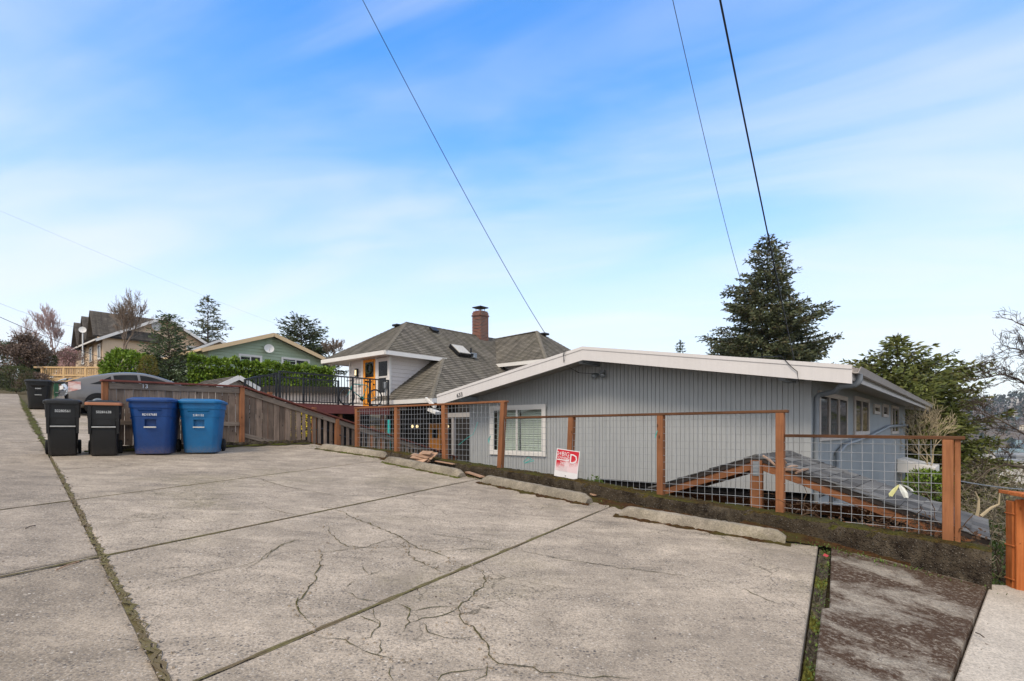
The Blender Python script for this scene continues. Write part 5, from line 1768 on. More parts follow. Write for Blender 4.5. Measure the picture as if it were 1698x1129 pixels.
def make_cart(kind, body_m, lid_m, num, loc, rz, label, group, lid_tilt=0.0, side=None):
    th = thing('wheelie_bin', (0, 0, 0), label, 'bin', group)
    big = kind == 'big'
    if big:
        H_, prof = 1.02, [(0, .60, .62, .09), (.03, .62, .64, .10), (.55, .70, .74, .11), (.70, .725, .765, .11), (.705, .735, .775, .11), (.86, .755, .80, .11), (.865, .79, .83, .12), (.97, .80, .84, .12), (1.0, .80, .84, .12)]
        bow = .07
    else:
        H_, prof = .95, [(0, .44, .46, .05), (.02, .455, .475, .06), (.50, .495, .55, .06), (.66, .51, .575, .06), (.665, .55, .585, .06), (.90, .565, .61, .06), (.93, .565, .61, .06)]
        bow = .015
    m = MB(); rings = []
    for z, w, d, r in prof:
        rings.append(sq_ring(0, 0, w, d, r, z, 8, bow))
    # hollow rim
    z, w, d, r = prof[-1]
    rings.append(sq_ring(0, 0, w - .03, d - .03, r, z, 8, bow)); rings.append(sq_ring(0, 0, w - .05, d - .05, r, z - .15, 8, bow))
    m.loft(rings)
    body = m.build('body', body_m, th)
    def carve(o, cut):
        c = link(bpy.data.objects.new('cutter', cut.mesh('cutter', body_m)))
        md = o.modifiers.new('b', 'BOOLEAN'); md.operation = 'DIFFERENCE'; md.object = c; md.solver = 'EXACT'
        bpy.context.view_layer.update()
        me = bpy.data.meshes.new_from_object(o.evaluated_get(bpy.context.evaluated_depsgraph_get()))
        o.modifiers.clear(); o.data = me; bpy.data.objects.remove(c)
    front = lambda z: -np.interp(z, [p[0] for p in prof], [p[2] / 2 for p in prof]) - bow
    cut = MB()
    if big:
        y = front(.55)
        cut.box((0, y + .02, .565), (.20, .16, .17))
        cut.prism([(-.15, y - .2, -.1), (.15, y - .2, -.1), (.15, y - .2, .30), (.10, y - .2, .38), (.10, y - .2, .47), (-.10, y - .2, .47), (-.10, y - .2, .38), (-.15, y - .2, .30)], (0, .2 + .035, 0))
    else:
        y = front(.5)
        cut.prism([(-.20, -.6, .545), (.20, -.6, .545), (.185, -.6, .86), (-.185, -.6, .86)], (0, .6 + front(.7) + .015, 0))
        cut.box((0, y + .02, .49), (.40, .10, .09))
    carve(body, cut)
    body.data.polygons.foreach_set('use_smooth', [True] * len(body.data.polygons))
    body.data.set_sharp_from_angle(angle=R(35))
    if not big:                         # raised side strakes and arch on the front
        for sx in (-1, 1):
            q = MB(); q.prism([(sx * .215, front(.45) + .012, .38), (sx * .255, front(.45) + .012, .38), (sx * .265, front(.9) + .0, .90), (sx * .20, front(.9), .90)], (0, -.022, .0)); q.build('strake', body_m, body)
        q = MB(); pts = [Vector((.115 * math.cos(a), front(.6) + .02, .55 + .14 * math.sin(a))) for a in np.linspace(0, math.pi, 12)]
        q.prism(pts, (0, -.014, 0)); q.build('arch', body_m, body)
        bar = MB(); bar.tube([(-.20, y - .005, .505), (.20, y - .005, .505)], .012, 8); bar.build('lift_bar', MAT['steel_bar'], th, smooth=True)
    else:
        bar = MB(); bar.tube([(-.105, y + .0, .50), (.105, y + .0, .50)], .013, 8); bar.build('lift_bar', MAT['steel_bar'], th, smooth=True)
        for sx in (-1, 1):             # shelves under the upper band
            q = MB(); q.prism([(sx * .20, front(.69) + .09, .69), (sx * .37, front(.69) + .16, .69), (sx * .355, front(.69) + .17, .655), (sx * .22, front(.69) + .10, .655)], (0, -.05, .0)); q.build('shelf', body_m, body)
        q = MB(); q.loft([[(x, front(zz) - dd + .07 * (x / .36) ** 2 * 1.3 + .004, zz) for x in np.linspace(-.2, .2, 9)] for zz, dd in ((.80, .0), (.815, .03), (.86, .045))], cap=False, closed=False); q.build('grip', body_m, body)
    # lid
    z, w, d, r = prof[-1]
    w2, d2 = w + .05, d + .07
    l = MB(); b2 = bow
    steps = [(-.035, 1.0), (.0, 1.012), (.012, 1.0), (.022, .955), (.026, .90), (.042, .86), (.05, .78), (.052, .5)] if big else [(-.04, 1.0), (.0, 1.01), (.012, .99), (.026, .90), (.036, .86), (.042, .7), (.044, .4)]
    l.loft([sq_ring(0, -.01, w2 * k, d2 * k, r * k + .01, z + .012 + dz, 8, b2 * k) for dz, k in steps])
    lid = l.build('lid', lid_m if lid_m != MAT['lid_brown'] else body_m, th, smooth=True)
    if lid_m == MAT['lid_brown']:
        q = MB(); q.loft([sq_ring(0, -.012, w2 * k, d2 * k, r, z + .012 + dz, 8, b2) for dz, k in ((-.045, 1.0), (-.04, 1.02), (.0, 1.02), (.008, .99))]); q.build('lid_rim', lid_m, lid)
    q = MB(); q.loft([sq_ring(0, 0, w2 * .52 * k, d2 * .55 * k, .06, z + .06 + dz, 6) for dz, k in ((-.02, 1.0), (.0, .98), (.008, .9))]); q.build('lid_ridge', lid_m if lid_m != MAT['lid_brown'] else body_m, lid, smooth=True)
    hd = MB(); hd.tube([(-w * .3, d / 2 + .06, z - .04), (w * .3, d / 2 + .06, z - .04)], .018, 8)
    for sx in (-1, 1): hd.tube([(sx * w * .3, d / 2 + .06, z - .04), (sx * w * .3, d / 2 - .03, z - .06)], .018, 6)
    hd.build('handle', body_m, th, smooth=True)
    rw = .13
    for sx in (-1, 1):
        q = MB(); xw = sx * (prof[1][1] / 2 + .035)
        q.loft([[(xw + dx, d * .36 + rr * math.cos(a), rw + .005 + rr * math.sin(a)) for a in np.linspace(0, 2 * math.pi, 20, endpoint=False)] for dx, rr in ((-.03, .03), (-.03, rw * .9), (-.02, rw), (.02, rw), (.03, rw * .9), (.03, .03))])
        q.build('wheel', MAT['rubber'], th, smooth=True)
    ax_ = MB(); ax_.tube([(-prof[1][1] / 2, d * .36, rw), (prof[1][1] / 2, d * .36, rw)], .014, 6); ax_.build('axle', MAT['steel_bar'], th)
    if num:
        zz = .735 if big else .79
        if not big: zz = .775
        yy = front(zz) + (-.006 if big else .013) if big else front(.7) + .015 - .005
        text('serial_number', num, MAT['white_print'], th, (0, yy, zz), (1, 0, 0), (0, 0, 1), .042 if big else .046, .003)
    if side == 'left':
        text('side_mark', 'TT', MAT['white_print'], th, (-w / 2 - .003, -.22, .80), (0, -1, 0), (0, 0, 1), .09, .003)
    if side == 'right':
        text('side_mark', 'SO2', MAT['white_print'], th, (w / 2 - .008, -.24, .80), (0, 0, -1), (0, 1, 0), .045, .003)
    th.location = loc; th.rotation_euler = (0, 0, rz)
    th.scale = (.94, .96, 1) if big else (.87, .92, 1)
    return th


def bin_at(px, py, Ynudge=0):
    p = G(px, py); return p
FACE = math.atan2(-F.y, -F.x) + math.pi / 2     # front (-Y) turned to face along -F


def build_bins():
    g = 'wheelie bins standing along the fence'
    # footprint centre a little behind the visible front edge
    def at(px, py, back, P=P1):
        q = G(px, py); d = Vector((q.x, q.y, 0)).normalized(); c = q + d * back; c.z = pz(P, c.x, c.y) + .004; return c
    make_cart('slim', MAT['bin_black'], MAT['bin_black'], 'S0280561', at(105, 757, .27), R(38), 'black wheelie bin with grey black lid, leftmost of the front row', g)
    make_cart('slim', MAT['bin_black'], MAT['lid_brown'], 'S0281638', at(174, 757, .27), R(33), 'black wheelie bin with a brown rimmed lid', g, side='right')
    make_cart('big', MAT['bin_navy'], MAT['bin_navy'], 'RD337685', at(259, 755.5, .38), R(20), 'dark navy blue wheelie bin in front of the board fence', g, side='left')
    make_cart('big', MAT['bin_blue'], MAT['bin_blue'], 'S181152', at(337, 753.5, .38), R(19), 'bright blue wheelie bin, rightmost in front of the board fence', g)
    make_cart('big', MAT['bin_black'], MAT['bin_black'], 'R06803', at(66, 679, .40), R(35), 'large black wheelie bin behind the front row, beside the parked car', g)
    make_cart('slim', MAT['bin_green'], MAT['bin_black'], None, at(101, 672, .45), R(38), 'green wheelie bin half hidden behind the large black bin', g)
    make_cart('big', MAT['bin_black'], MAT['bin_black'], None, at(6, 643, .2), R(40), 'small looking black bin far up the alley at the left edge', g)


build_bins()

# ------------------------------------------------------------------ parked hatchback
def m_carpaint():
    t = NT('grey_car_paint')
    n = t.noise(t.coord('obj'), 1.5, 3)
    t.b.inputs['Coat Weight'].default_value = 1.0; t.b.inputs['Coat Roughness'].default_value = .04
    return t.fin(t.mix(n, lin(92, 88, 86), lin(112, 108, 104)), .4, metal=.25, spec=.5)


MAT['carpaint'] = m_carpaint()


def m_lens():
    t = NT('tail_light_lens'); v = t.coord('obj')
    sp = t.n('ShaderNodeSeparateXYZ'); t.l(t.n('ShaderNodeTexCoord').outputs['Object'], sp.inputs[0])
    n = t.noise(t.coord('obj', (1, 1, 3)), 4, 2)
    col = t.mix(t.ramp(n, [(.4, 0.), (.6, 1.)]), lin(214, 196, 188), lin(190, 130, 118))
    return t.fin(col, .12, spec=.7)


MAT['lens'] = m_lens()


def build_car():
    th = thing('parked_car', (0, 0, 0), 'dark grey liftback car parked beyond the board fence', 'car')
    Lc = 4.45
    xs = [0, .03, .08, .16, .3, .5, .8, 1.15, 1.5, 1.9, 2.3, 2.6, 2.95, 3.3, 3.55, 3.9, 4.2, 4.38, 4.45]
    top = [.60, .92, 1.06, 1.10, 1.155, 1.225, 1.32, 1.405, 1.46, 1.49, 1.475, 1.42, 1.30, 1.13, 1.02, .93, .80, .66, .52]
    hw = [.66, .74, .78, .80, .82, .835, .85, .86, .862, .862, .862, .86, .858, .85, .845, .825, .77, .68, .60]
    bot = [.34, .26, .23, .21, .2, .19, .18, .18, .18, .18, .18, .18, .18, .18, .19, .2, .21, .24, .30]
    from bisect import bisect
    X = np.linspace(0, Lc, 70)
    T = np.interp(X, xs, top); Wd = np.interp(X, xs, hw); Bt = np.interp(X, xs, bot)
    k = np.ones(5) / 5
    sm = lambda a: np.concatenate([a[:2], np.convolve(a, k, 'valid'), a[-2:]])
    T, Wd, Bt = sm(T), sm(Wd), sm(Bt)
    def ring(i):
        x, t, w, b = X[i], T[i], Wd[i], Bt[i]
        belt = min(.93 + .04 * (1 - x / Lc), t - .03)
        g = max(0, t - belt)
        half = [(w * .80, b), (w * .95, b + .06), (w * .985, b + .20), (w, .55), (w * .995, .70), (w * .975, (belt + .74) / 2 if belt > .74 else belt - .01), (w * .95, belt),
                (w * .95 - .10 * g / .5, belt + g * .35), (w * .95 - .19 * g / .5, belt + g * .68), (w * .95 - .27 * g / .5, belt + g * .88), (w * .95 - .37 * g / .5, belt + g * .965), (w * .45, t - .004), (w * .2, t)]
        return [Vector((x, -y, z)) for y, z in half] + [Vector((x, y, z)) for y, z in reversed(half)]
    rings = [ring(i) for i in range(70)]
    m = MB(); m.loft(rings); m.build('body', MAT['carpaint'], th, smooth='all')
    def side_pt(x, f, out=.006, sgn=-1):
        t = np.interp(x, X, T); w = np.interp(x, X, Wd); belt = min(.93 + .04 * (1 - x / Lc), t - .03); g = max(0, t - belt)
        fs = [0, .35, .68, .88]; ys = [w * .95, w * .95 - .10 * g / .5, w * .95 - .19 * g / .5, w * .95 - .27 * g / .5]
        return Vector((x, sgn * (np.interp(f, fs, ys) + out), belt + g * f))
    for sgn in (-1, 1):
        for x0, x1, fa, fb in ((.62, 1.22, lambda s: .08 + .0 * s, lambda s: .10 + .62 * s), (1.30, 2.02, lambda s: .06, lambda s: .78 + .02 * s), (2.10, 3.22, lambda s: .06, lambda s: .80 - .30 * s ** 1.6)):
            g = MB(); rows = []
            for i in range(13):
                s = i / 12; x = x0 + (x1 - x0) * s
                rows.append([side_pt(x, fa(s) + (fb(s) - fa(s)) * j / 4, .007, sgn) for j in range(5)])
            g.loft(rows, cap=False, closed=False); g.build('side_window', MAT['darkglass'], th, smooth='all')
    # rear and front screens
    def top_pt(x, y, out=.006): return Vector((x, y, np.interp(x, X, T) + out))
    for x0, x1, nm in ((.28, 1.15, 'rear_window'), (2.62, 3.45, 'windscreen')):
        g = MB(); g.loft([[top_pt(x, y * np.interp(x, X, Wd), .006 - .03 * abs(y) ** 2) for y in np.linspace(-.52, .52, 7)] for x in np.linspace(x0, x1, 10)], cap=False, closed=False); g.build(nm, MAT['darkglass'], th, smooth='all')
    # spoiler
    g = MB(); g.loft([[Vector((x, y, 1.115 + dz + .02 * (1 - (y / .72) ** 2))) for y in np.linspace(-.72, .72, 9)] for x, dz in ((-.02, .0), (.0, .03), (.12, .045), (.22, .03))], cap=False, closed=False); g.build('spoiler', MAT['carpaint'], th)
    for sgn in (-1, 1):
        g = MB(); rows = []
        for s in np.linspace(0, 1, 6):
            z0, z1 = .70 + .10 * s, 1.04 + .02 * s
            x = .055 + .30 * s
            w = np.interp(x, X, Wd)
            rows.append([Vector((x - .02 * (1 - s), sgn * (w * (.985 - .04 * q) + .012), z0 + (z1 - z0) * q)) for q in np.linspace(0, 1, 5)])
        g.loft(rows, cap=False, closed=False); g.build('tail_light', MAT['lens'], th, smooth='all')
    for xw in (.80, 3.50):
        for sgn in (-1, 1):
            y = sgn * .80
            cyl = lambda r0, dx0, dx1, nm, mt, par: None
            a = MB(); a.loft([[(xw + r * math.cos(q), sgn * (.86 + dy), .32 + r * math.sin(q)) for q in np.linspace(0, 2 * math.pi, 28, endpoint=False)] for dy, r in ((-.25, .37), (.012, .37), (.014, .30))]); a.build('wheel_arch', MAT['rubber'], th)
            a = MB(); a.loft([[(xw + r * math.cos(q), y + sgn * dy, .31 + r * math.sin(q)) for q in np.linspace(0, 2 * math.pi, 28, endpoint=False)] for dy, r in ((-.10, .30), (.05, .31), (.085, .29), (.085, .21))]); w_ = a.build('wheel', MAT['rubber'], th, smooth=True)
            a = MB(); a.loft([[(xw + r * math.cos(q), y + sgn * dy, .31 + r * math.sin(q)) for q in np.linspace(0, 2 * math.pi, 24, endpoint=False)] for dy, r in ((.08, .205), (.092, .19), (.088, .06), (.10, .03))])
            a.build('rim', MAT['zinc'], w_, smooth=True)
    a = MB(); a.box((-.012, 0, .88), (.02, .5, .13)); a.build('number_plate', MAT['white_print'], th)
    a = MB(); a.loft([[Vector((x, y, z)) for y in np.linspace(-.74, .74, 7)] for x, z in ((.06, .36), (-.06, .40), (-.07, .58), (.02, .64))], cap=False, closed=False); a.build('bumper', MAT['carpaint'], th, smooth=True)
    c = Vector((-.828 * 18.4, 18.4, 0))
    for dx in (0,):
        pass
    ang = math.atan2(S.y, S.x)
    c.z = pz(P1, *(c + S * 2).xy) + .0
    th.location = c
    slope = math.atan(P1[1] * S.x + P1[2] * S.y)
    th.rotation_euler = Matrix((S * math.cos(slope) + Z * math.sin(slope), Z.cross(S), (Z * math.cos(slope) - S * math.sin(slope)))).transposed().to_euler()


build_car()

# ------------------------------------------------------------------ tan picket railing, far left
def build_tan_railing():
    a, b = W(70, 632, 36), W(181, 632, 36.5)
    th = thing('picket_railing', (a + b) / 2, 'tan wooden picket railing along the raised deck behind the parked car', 'railing')
    X = (b - a).normalized(); Yn = X.cross(Z)
    zt, zb = W(70, 609, 36).z, W(70, 622.5, 36).z
    p = lambda s, z: Vector((a.x, a.y, 0)) + (b - a) * s + Z * z
    board('top_rail', p(0, zt), p(1, zt), .14, .10, MAT['tan'], th, Z); board('bottom_rail', p(0, zb), p(1, zb), .10, .12, MAT['tan'], th, Z)
    n = 40
    for i in range(n + 1):
        big = i in (0, 13, 26, 40)
        board('post' if big else 'picket', p(i / n, zb - (.9 if big else .05)), p(i / n, zt), .12 if big else .05, .12 if big else .04, MAT['tan'], th, Yn)
    q = W(58, 616.5, 33.5)
    board('top_rail', Vector((q.x, q.y, zt - .28)), p(0, zt), .14, .10, MAT['tan'], th, Z)
    board('bottom_rail', p(0, zb - .28), p(1, zb - .28), .05, .30, MAT['tan'], th, Z)


build_tan_railing()

# ------------------------------------------------------------------ houses up the hill
def gable_house(name, label, eL, eR, D, za, ze, zg, wall_m, roof_m, trim_m, ov=.5, lap=True, apex=.5):
    """gable end from eL to eR (plan points of the walls), body going back D along F"""
    eL, eR = Vector((*eL, 0)), Vector((*eR, 0)); X = (eR - eL).normalized(); Wd = (eR - eL).length; nf = X.cross(Z)
    bk = -nf
    P = lambda s, d, z: eL + X * s + bk * d + Z * z
    th = thing(name, P(Wd / 2, D / 2, zg), label, 'house')
    mid = Wd * apex
    m = MB(); m.prism([P(0, 0, zg), P(Wd, 0, zg), P(Wd, 0, ze), P(mid, 0, za - .12), P(0, 0, ze)], bk * D); m.build('wall', wall_m, th)
    if lap:
        l = MB(); z = zg
        st = .20
        while z < za - .2:
            k = 0 if z + st < ze else (z + st - ze) / (za - ze)
            x0, x1 = mid * k + .02, Wd - (Wd - mid) * k - .02
            if x1 - x0 > .15: l.prism([P(x0, -.004, z + st), P(x0, -.05, z), P(x0, .002, z)], X * (x1 - x0))
            z += st
        l.build('lap_siding', wall_m, th, kind='stuff')
    sl, sr = (za - ze) / mid, (za - ze) / (Wd - mid)
    r = RoofMB()
    r.plane([P(mid, -ov, za), P(mid, D + ov, za), P(-ov, D + ov, ze - ov * sl), P(-ov, -ov, ze - ov * sl)], under=.12)
    r.plane([P(mid, -ov, za), P(mid, D + ov, za), P(Wd + ov, D + ov, ze - ov * sr), P(Wd + ov, -ov, ze - ov * sr)], under=.12)
    r.build('roof', roof_m, th)
    for a, b in ((P(mid, -ov - .02, za - .10), P(-ov, -ov - .02, ze - ov * sl - .10)), (P(mid, -ov - .02, za - .10), P(Wd + ov, -ov - .02, ze - ov * sr - .10))):
        m = MB(); m.beam(a, b, .04, .24); m.build('rake_board', trim_m, th)
    m = MB(); m.beam(P(-ov - .03, -ov, ze - ov * sl - .06), P(-ov - .03, D + ov, ze - ov * sl - .06), .05, .14); m.build('gutter', trim_m, th)
    return th, P, Wd, X, nf


def build_green_house():
    eL = Vector((-.575 * 32.5, 32.5)); d = Vector((S.x, S.y))
    w = 7.6
    eL = eL + d * .45; eR = eL + d * w
    th, P, Wd, X, nf = gable_house('green_house', 'green lap sided house with cream rake boards behind the long hedge', eL, eR, 11, 6.28, 4.98, 0.8, MAT['green_siding'], MAT['shingle_dark'], MAT['cream_trim'], ov=.55)
    fs = lambda px, py: HIT(px, py, P(0, 0, 0), nf)
    for x0, x1, y0, y1, pn in ((395, 434, 588, 606, 2), (466, 513, 594, 610, 2)):
        a, b = fs(x0, y1), fs(x1, y0); a.z = fs((x0 + x1) / 2, y1).z
        b.z = fs((x0 + x1) / 2, y0).z
        window(th, a + nf * .03, X, nf, (Vector((b.x, b.y, 0)) - Vector((a.x, a.y, 0))).length, b.z - a.z, trim=.11, panes=pn)
    c = fs(446, 564); m = MB(); m.box(c + nf * .04, (.42, .06, .55), (X, nf, Z))
    for k in range(6): m.box(c + nf * .075 + Z * (-.22 + .085 * k), (.40, .02, .03), (X, nf, Z))
    m.build('gable_vent', MAT['green_siding'], th)
    c = fs(442, 579) + nf * .35; m = MB(); rings = []
    dr = (nf + X * -.3 + Z * .3).normalized(); a1 = dr.cross(Z).normalized(); a2 = dr.cross(a1)
    for q, r in ((.0, .02), (.015, .16), (.05, .30), (.055, .30), (.02, .15), (.008, .02)): rings.append([c + dr * q + (a1 * math.cos(x) + a2 * math.sin(x)) * r for x in np.linspace(0, 6.283, 18, endpoint=False)])
    m.loft(rings); m.tube([c, c - nf * .38 - Z * .12], .03, 6); m.tube([c + Z * -.2, c + dr * .35 - Z * .12], .015, 5)
    m.build('satellite_dish', MAT['trim_white'], th, smooth=True)


build_green_house()


def build_beige_house():
    Y0 = 48.0
    d = Vector((S.x, S.y))
    eL = Vector((-.768 * Y0, Y0)) + d * .5; eR = eL + d * 9.2
    th, P, Wd, X, nf = gable_house('beige_house', 'large beige two storey house with brown roof and white rakes behind the bushes', eL, eR, 10, 10.75, 8.25, 1.5, MAT['beige_siding'], MAT['shingle_dark'], MAT['trim_white'], ov=.6, apex=.52)
    fs = lambda px, py: HIT(px, py, P(0, 0, 0), nf)
    for x0, x1, y0, y1 in ((172, 190, 564, 581), (166, 182, 601, 618), (228, 246, 600, 616), (309, 325, 574, 586)):
        a, b = fs(x0, y1), fs(x1, y0); zt = fs((x0 + x1) / 2, y0).z
        window(th, a + nf * .04, X, nf, (Vector((b.x, b.y, 0)) - Vector((a.x, a.y, 0))).length, zt - a.z, trim=.13, panes=1)
    c = fs(259, 541); m = MB(); m.tube([c, c + nf * .1], .42, 16); m.build('gable_vent', MAT['trim_white'], th)
    m = MB(); m.box(P(Wd * .5, -.05, 7.0), (Wd, .06, .22), (X, nf, Z)); m.build('band_board', MAT['trim_white'], th)
    # lower wing to the right with its own gable
    a = fs(300, 590); b = fs(350, 590)
    q0 = P(6.8, -1.8, 0); 
    r = RoofMB(); za, ze = 8.9, 7.6
    Pm = lambda s, dd, z: q0 + X * s - nf * dd + Z * z
    for s0, s1 in ((2.2, -.4), (2.2, 4.8)):
        r.plane([Pm(2.2, -.5, za), Pm(2.2, 5, za), Pm(s1, 5, ze), Pm(s1, -.5, ze)], under=.1)
    r.build('roof', MAT['shingle_dark'], th)
    m = MB(); m.prism([Pm(0, 0, 1.5), Pm(4.4, 0, 1.5), Pm(4.4, 0, ze + .1), Pm(2.2, 0, za - .15), Pm(0, 0, ze + .1)], -nf * 5); m.build('wall', MAT['beige_siding'], th)
    for s1 in (-.4, 4.8):
        m = MB(); m.beam(Pm(2.2, -.52, za - .1), Pm(s1, -.52, ze - .1), .04, .22); m.build('rake_board', MAT['trim_white'], th)
    # steep gables on the left flank
    for k, (px, zt) in enumerate(((147, 10.6), (133, 10.5), (128, 10.3))):
        c = P(0, .8 + k * 3.0, 0)
        hw_ = 1.25
        r = RoofMB()
        for sg in (1, -1): r.plane([c - X * .75 - nf * 0 + Z * zt, c + X * 4.6 + Z * zt, c + X * 4.6 - nf * (sg * hw_) + Z * (zt - 2.3), c - X * .75 - nf * (sg * hw_) + Z * (zt - 2.3)], under=.14)
        r.build('dormer_roof', MAT['shingle_dark'], th)
        m = MB(); m.prism([c - nf * .95 + Z * 5, c + nf * .95 + Z * 5, c + nf * .95 + Z * (zt - 1.9), c + Z * (zt - .3), c - nf * .95 + Z * (zt - 1.9)], X * 1.5); m.build('dormer_wall', MAT['beige_siding'], th)
        window(th, c - X * .03 + nf * .5 + Z * 6.3, nf * -1, -X, 1.0, 1.4, trim=.12, panes=1)
    # dish on a mast by the gable
    c = W(137, 547, 46); m = MB(); rings = []
    dr = Vector((.5, -.8, .2)).normalized(); a1 = dr.cross(Z).normalized(); a2 = dr.cross(a1)
    for q, rr in ((.0, .03), (.025, .18), (.06, .27), (.065, .27), (.03, .17), (.01, .02)): rings.append([c + dr * q + (a1 * math.cos(x) + a2 * math.sin(x)) * rr for x in np.linspace(0, 6.283, 18, endpoint=False)])
    m.loft(rings); m.tube([c, c - Z * 2.3], .05, 6); m.build('satellite_dish', MAT['trim_white'], th, smooth=True)
    # a mauve house further left, and a fenced tan wall
    th2, P2_, W2, X2, n2 = gable_house('mauve_house', 'mauve house mostly hidden by pink twigs, left of the beige house', Vector((-.81 * 58, 58)), Vector((-.81 * 58, 58)) + d * 6, 8, 10.2, 8.9, 2, MAT['mauve_siding'], MAT['mauve_siding'], MAT['trim_white'], ov=.4)
    window(th2, P2_(1.5, -.03, 6.0), X2, n2, 1.2, 1.5, trim=.12, panes=1)


build_beige_house()

# ------------------------------------------------------------------ things on the fence and the ground
def build_sign():
    t = 4.0
    c = HIT(940, 769, fp(4, -.075, 0), FN)
    right = (FD * math.cos(R(0)) + Z * -.10).normalized(); up = (Z + FD * .13 - FN * -.04).normalized()
    th = thing('tow_sign', c, 'faded red and white towing sign tied to the leaning fence post', 'sign')
    up = (up - right * up.dot(right)).normalized(); n = right.cross(up)
    if n.dot(FN) > 0: n = -n
    w, h = .455, .455
    ax = (right, n, up)
    m = MB(); m.box(c, (w, .006, h), ax); m.build('panel', MAT['sign_white'], th)
    m = MB(); b = c + n * .0045
    pts = [b + right * x + up * z for x, z in ((-w / 2 + .018, -.13), (w / 2 - .012, -.13), (w / 2 - .012, h / 2 - .012), (-w / 2 + .018, h / 2 - .012))]
    m.add(pts, [(0, 1, 2, 3)])
    o = m.build('red_print', MAT['sign_red'], th)
    me = o.data; ul = me.uv_layers.new(name='UVMap')
    for l in me.loops: ul.data[l.index].uv = ((0, 0), (1, 0), (1, 1), (0, 1))[l.vertex_index]
    T = lambda s, x, z, hh, al='CENTER': text('lettering', s, MAT['sign_white'], th, c + n * .0065 + right * x + up * z, right, up, hh, .002, al)
    T('D', .12, .085, .155); T('BIG', -.04, .150, .070); T('24', -.165, .150, .062); T('TOWING', -.085, .085, .045)
    m = MB()
    m.beam(c + n * .0065 + right * -.20 + up * .05, c + n * .0065 + right * .04 + up * .055, .002, .016, up=up)
    m.build('lettering', MAT['sign_white'], th)
    T('345-', -.07, .0, .05); T('7777', .10, -.0, .045)
    for k in range(5): T('MONITORED 24 HOURS', -.08 if k % 2 else -.06, -.05 - .018 * k, .011)
    m = MB(); m.tube([c - up * (h / 2 - .03) + n * .004, c - up * (h / 2 - .03) + n * .012], .008, 8); m.build('screw', MAT['black_metal'], th)


MAT['sign_white'] = plain('sign_white', lin(226, 222, 222), .5, .06, 9, 0)


def m_signred():
    t = NT('faded_red_print'); uv = t.coord('uv')
    sp = t.n('ShaderNodeSeparateXYZ'); t.l(uv, sp.inputs[0])
    n = t.noise(uv, 3.2, 5, .7); n2 = t.noise(uv, 26, 4, .8)
    # weathered off towards the lower right, with a streak down the middle
    f = t.math('SUBTRACT', t.math('MULTIPLY', sp.outputs[1], 1.25), t.math('MULTIPLY', sp.outputs[0], .33))
    f = t.math('ADD', f, t.math('MULTIPLY', t.math('SUBTRACT', n, .5), .6))
    st = t.math('ABSOLUTE', t.math('SUBTRACT', sp.outputs[0], .5))
    f = t.math('SUBTRACT', f, t.ramp(st, [(.05, .28), (.12, 0.)]))
    f = t.math('ADD', f, t.math('MULTIPLY', t.math('SUBTRACT', n2, .5), .35))
    col = t.mix(t.ramp(f, [(.08, 0.), (.24, .45), (.48, 1.)]), lin(226, 200, 202), lin(196, 30, 48))
    return t.fin(col, .5)


MAT['sign_red'] = m_signred()
build_sign()
MAT['plastic_white'] = plain('white_plastic_film', lin(222, 224, 216), .4, .08, 12, .1)
MAT['plastic_yellow'] = plain('yellow_tape', lin(216, 214, 150), .5, .1, 12, .1)
MAT['leaf_bright'] = foliage('bright_leaf', (.05, .085, .014), (.13, .19, .035), scale=5)
MAT['twig'] = plain('grey_brown_bark', (.105, .082, .065), .9, .3, 5, .4)


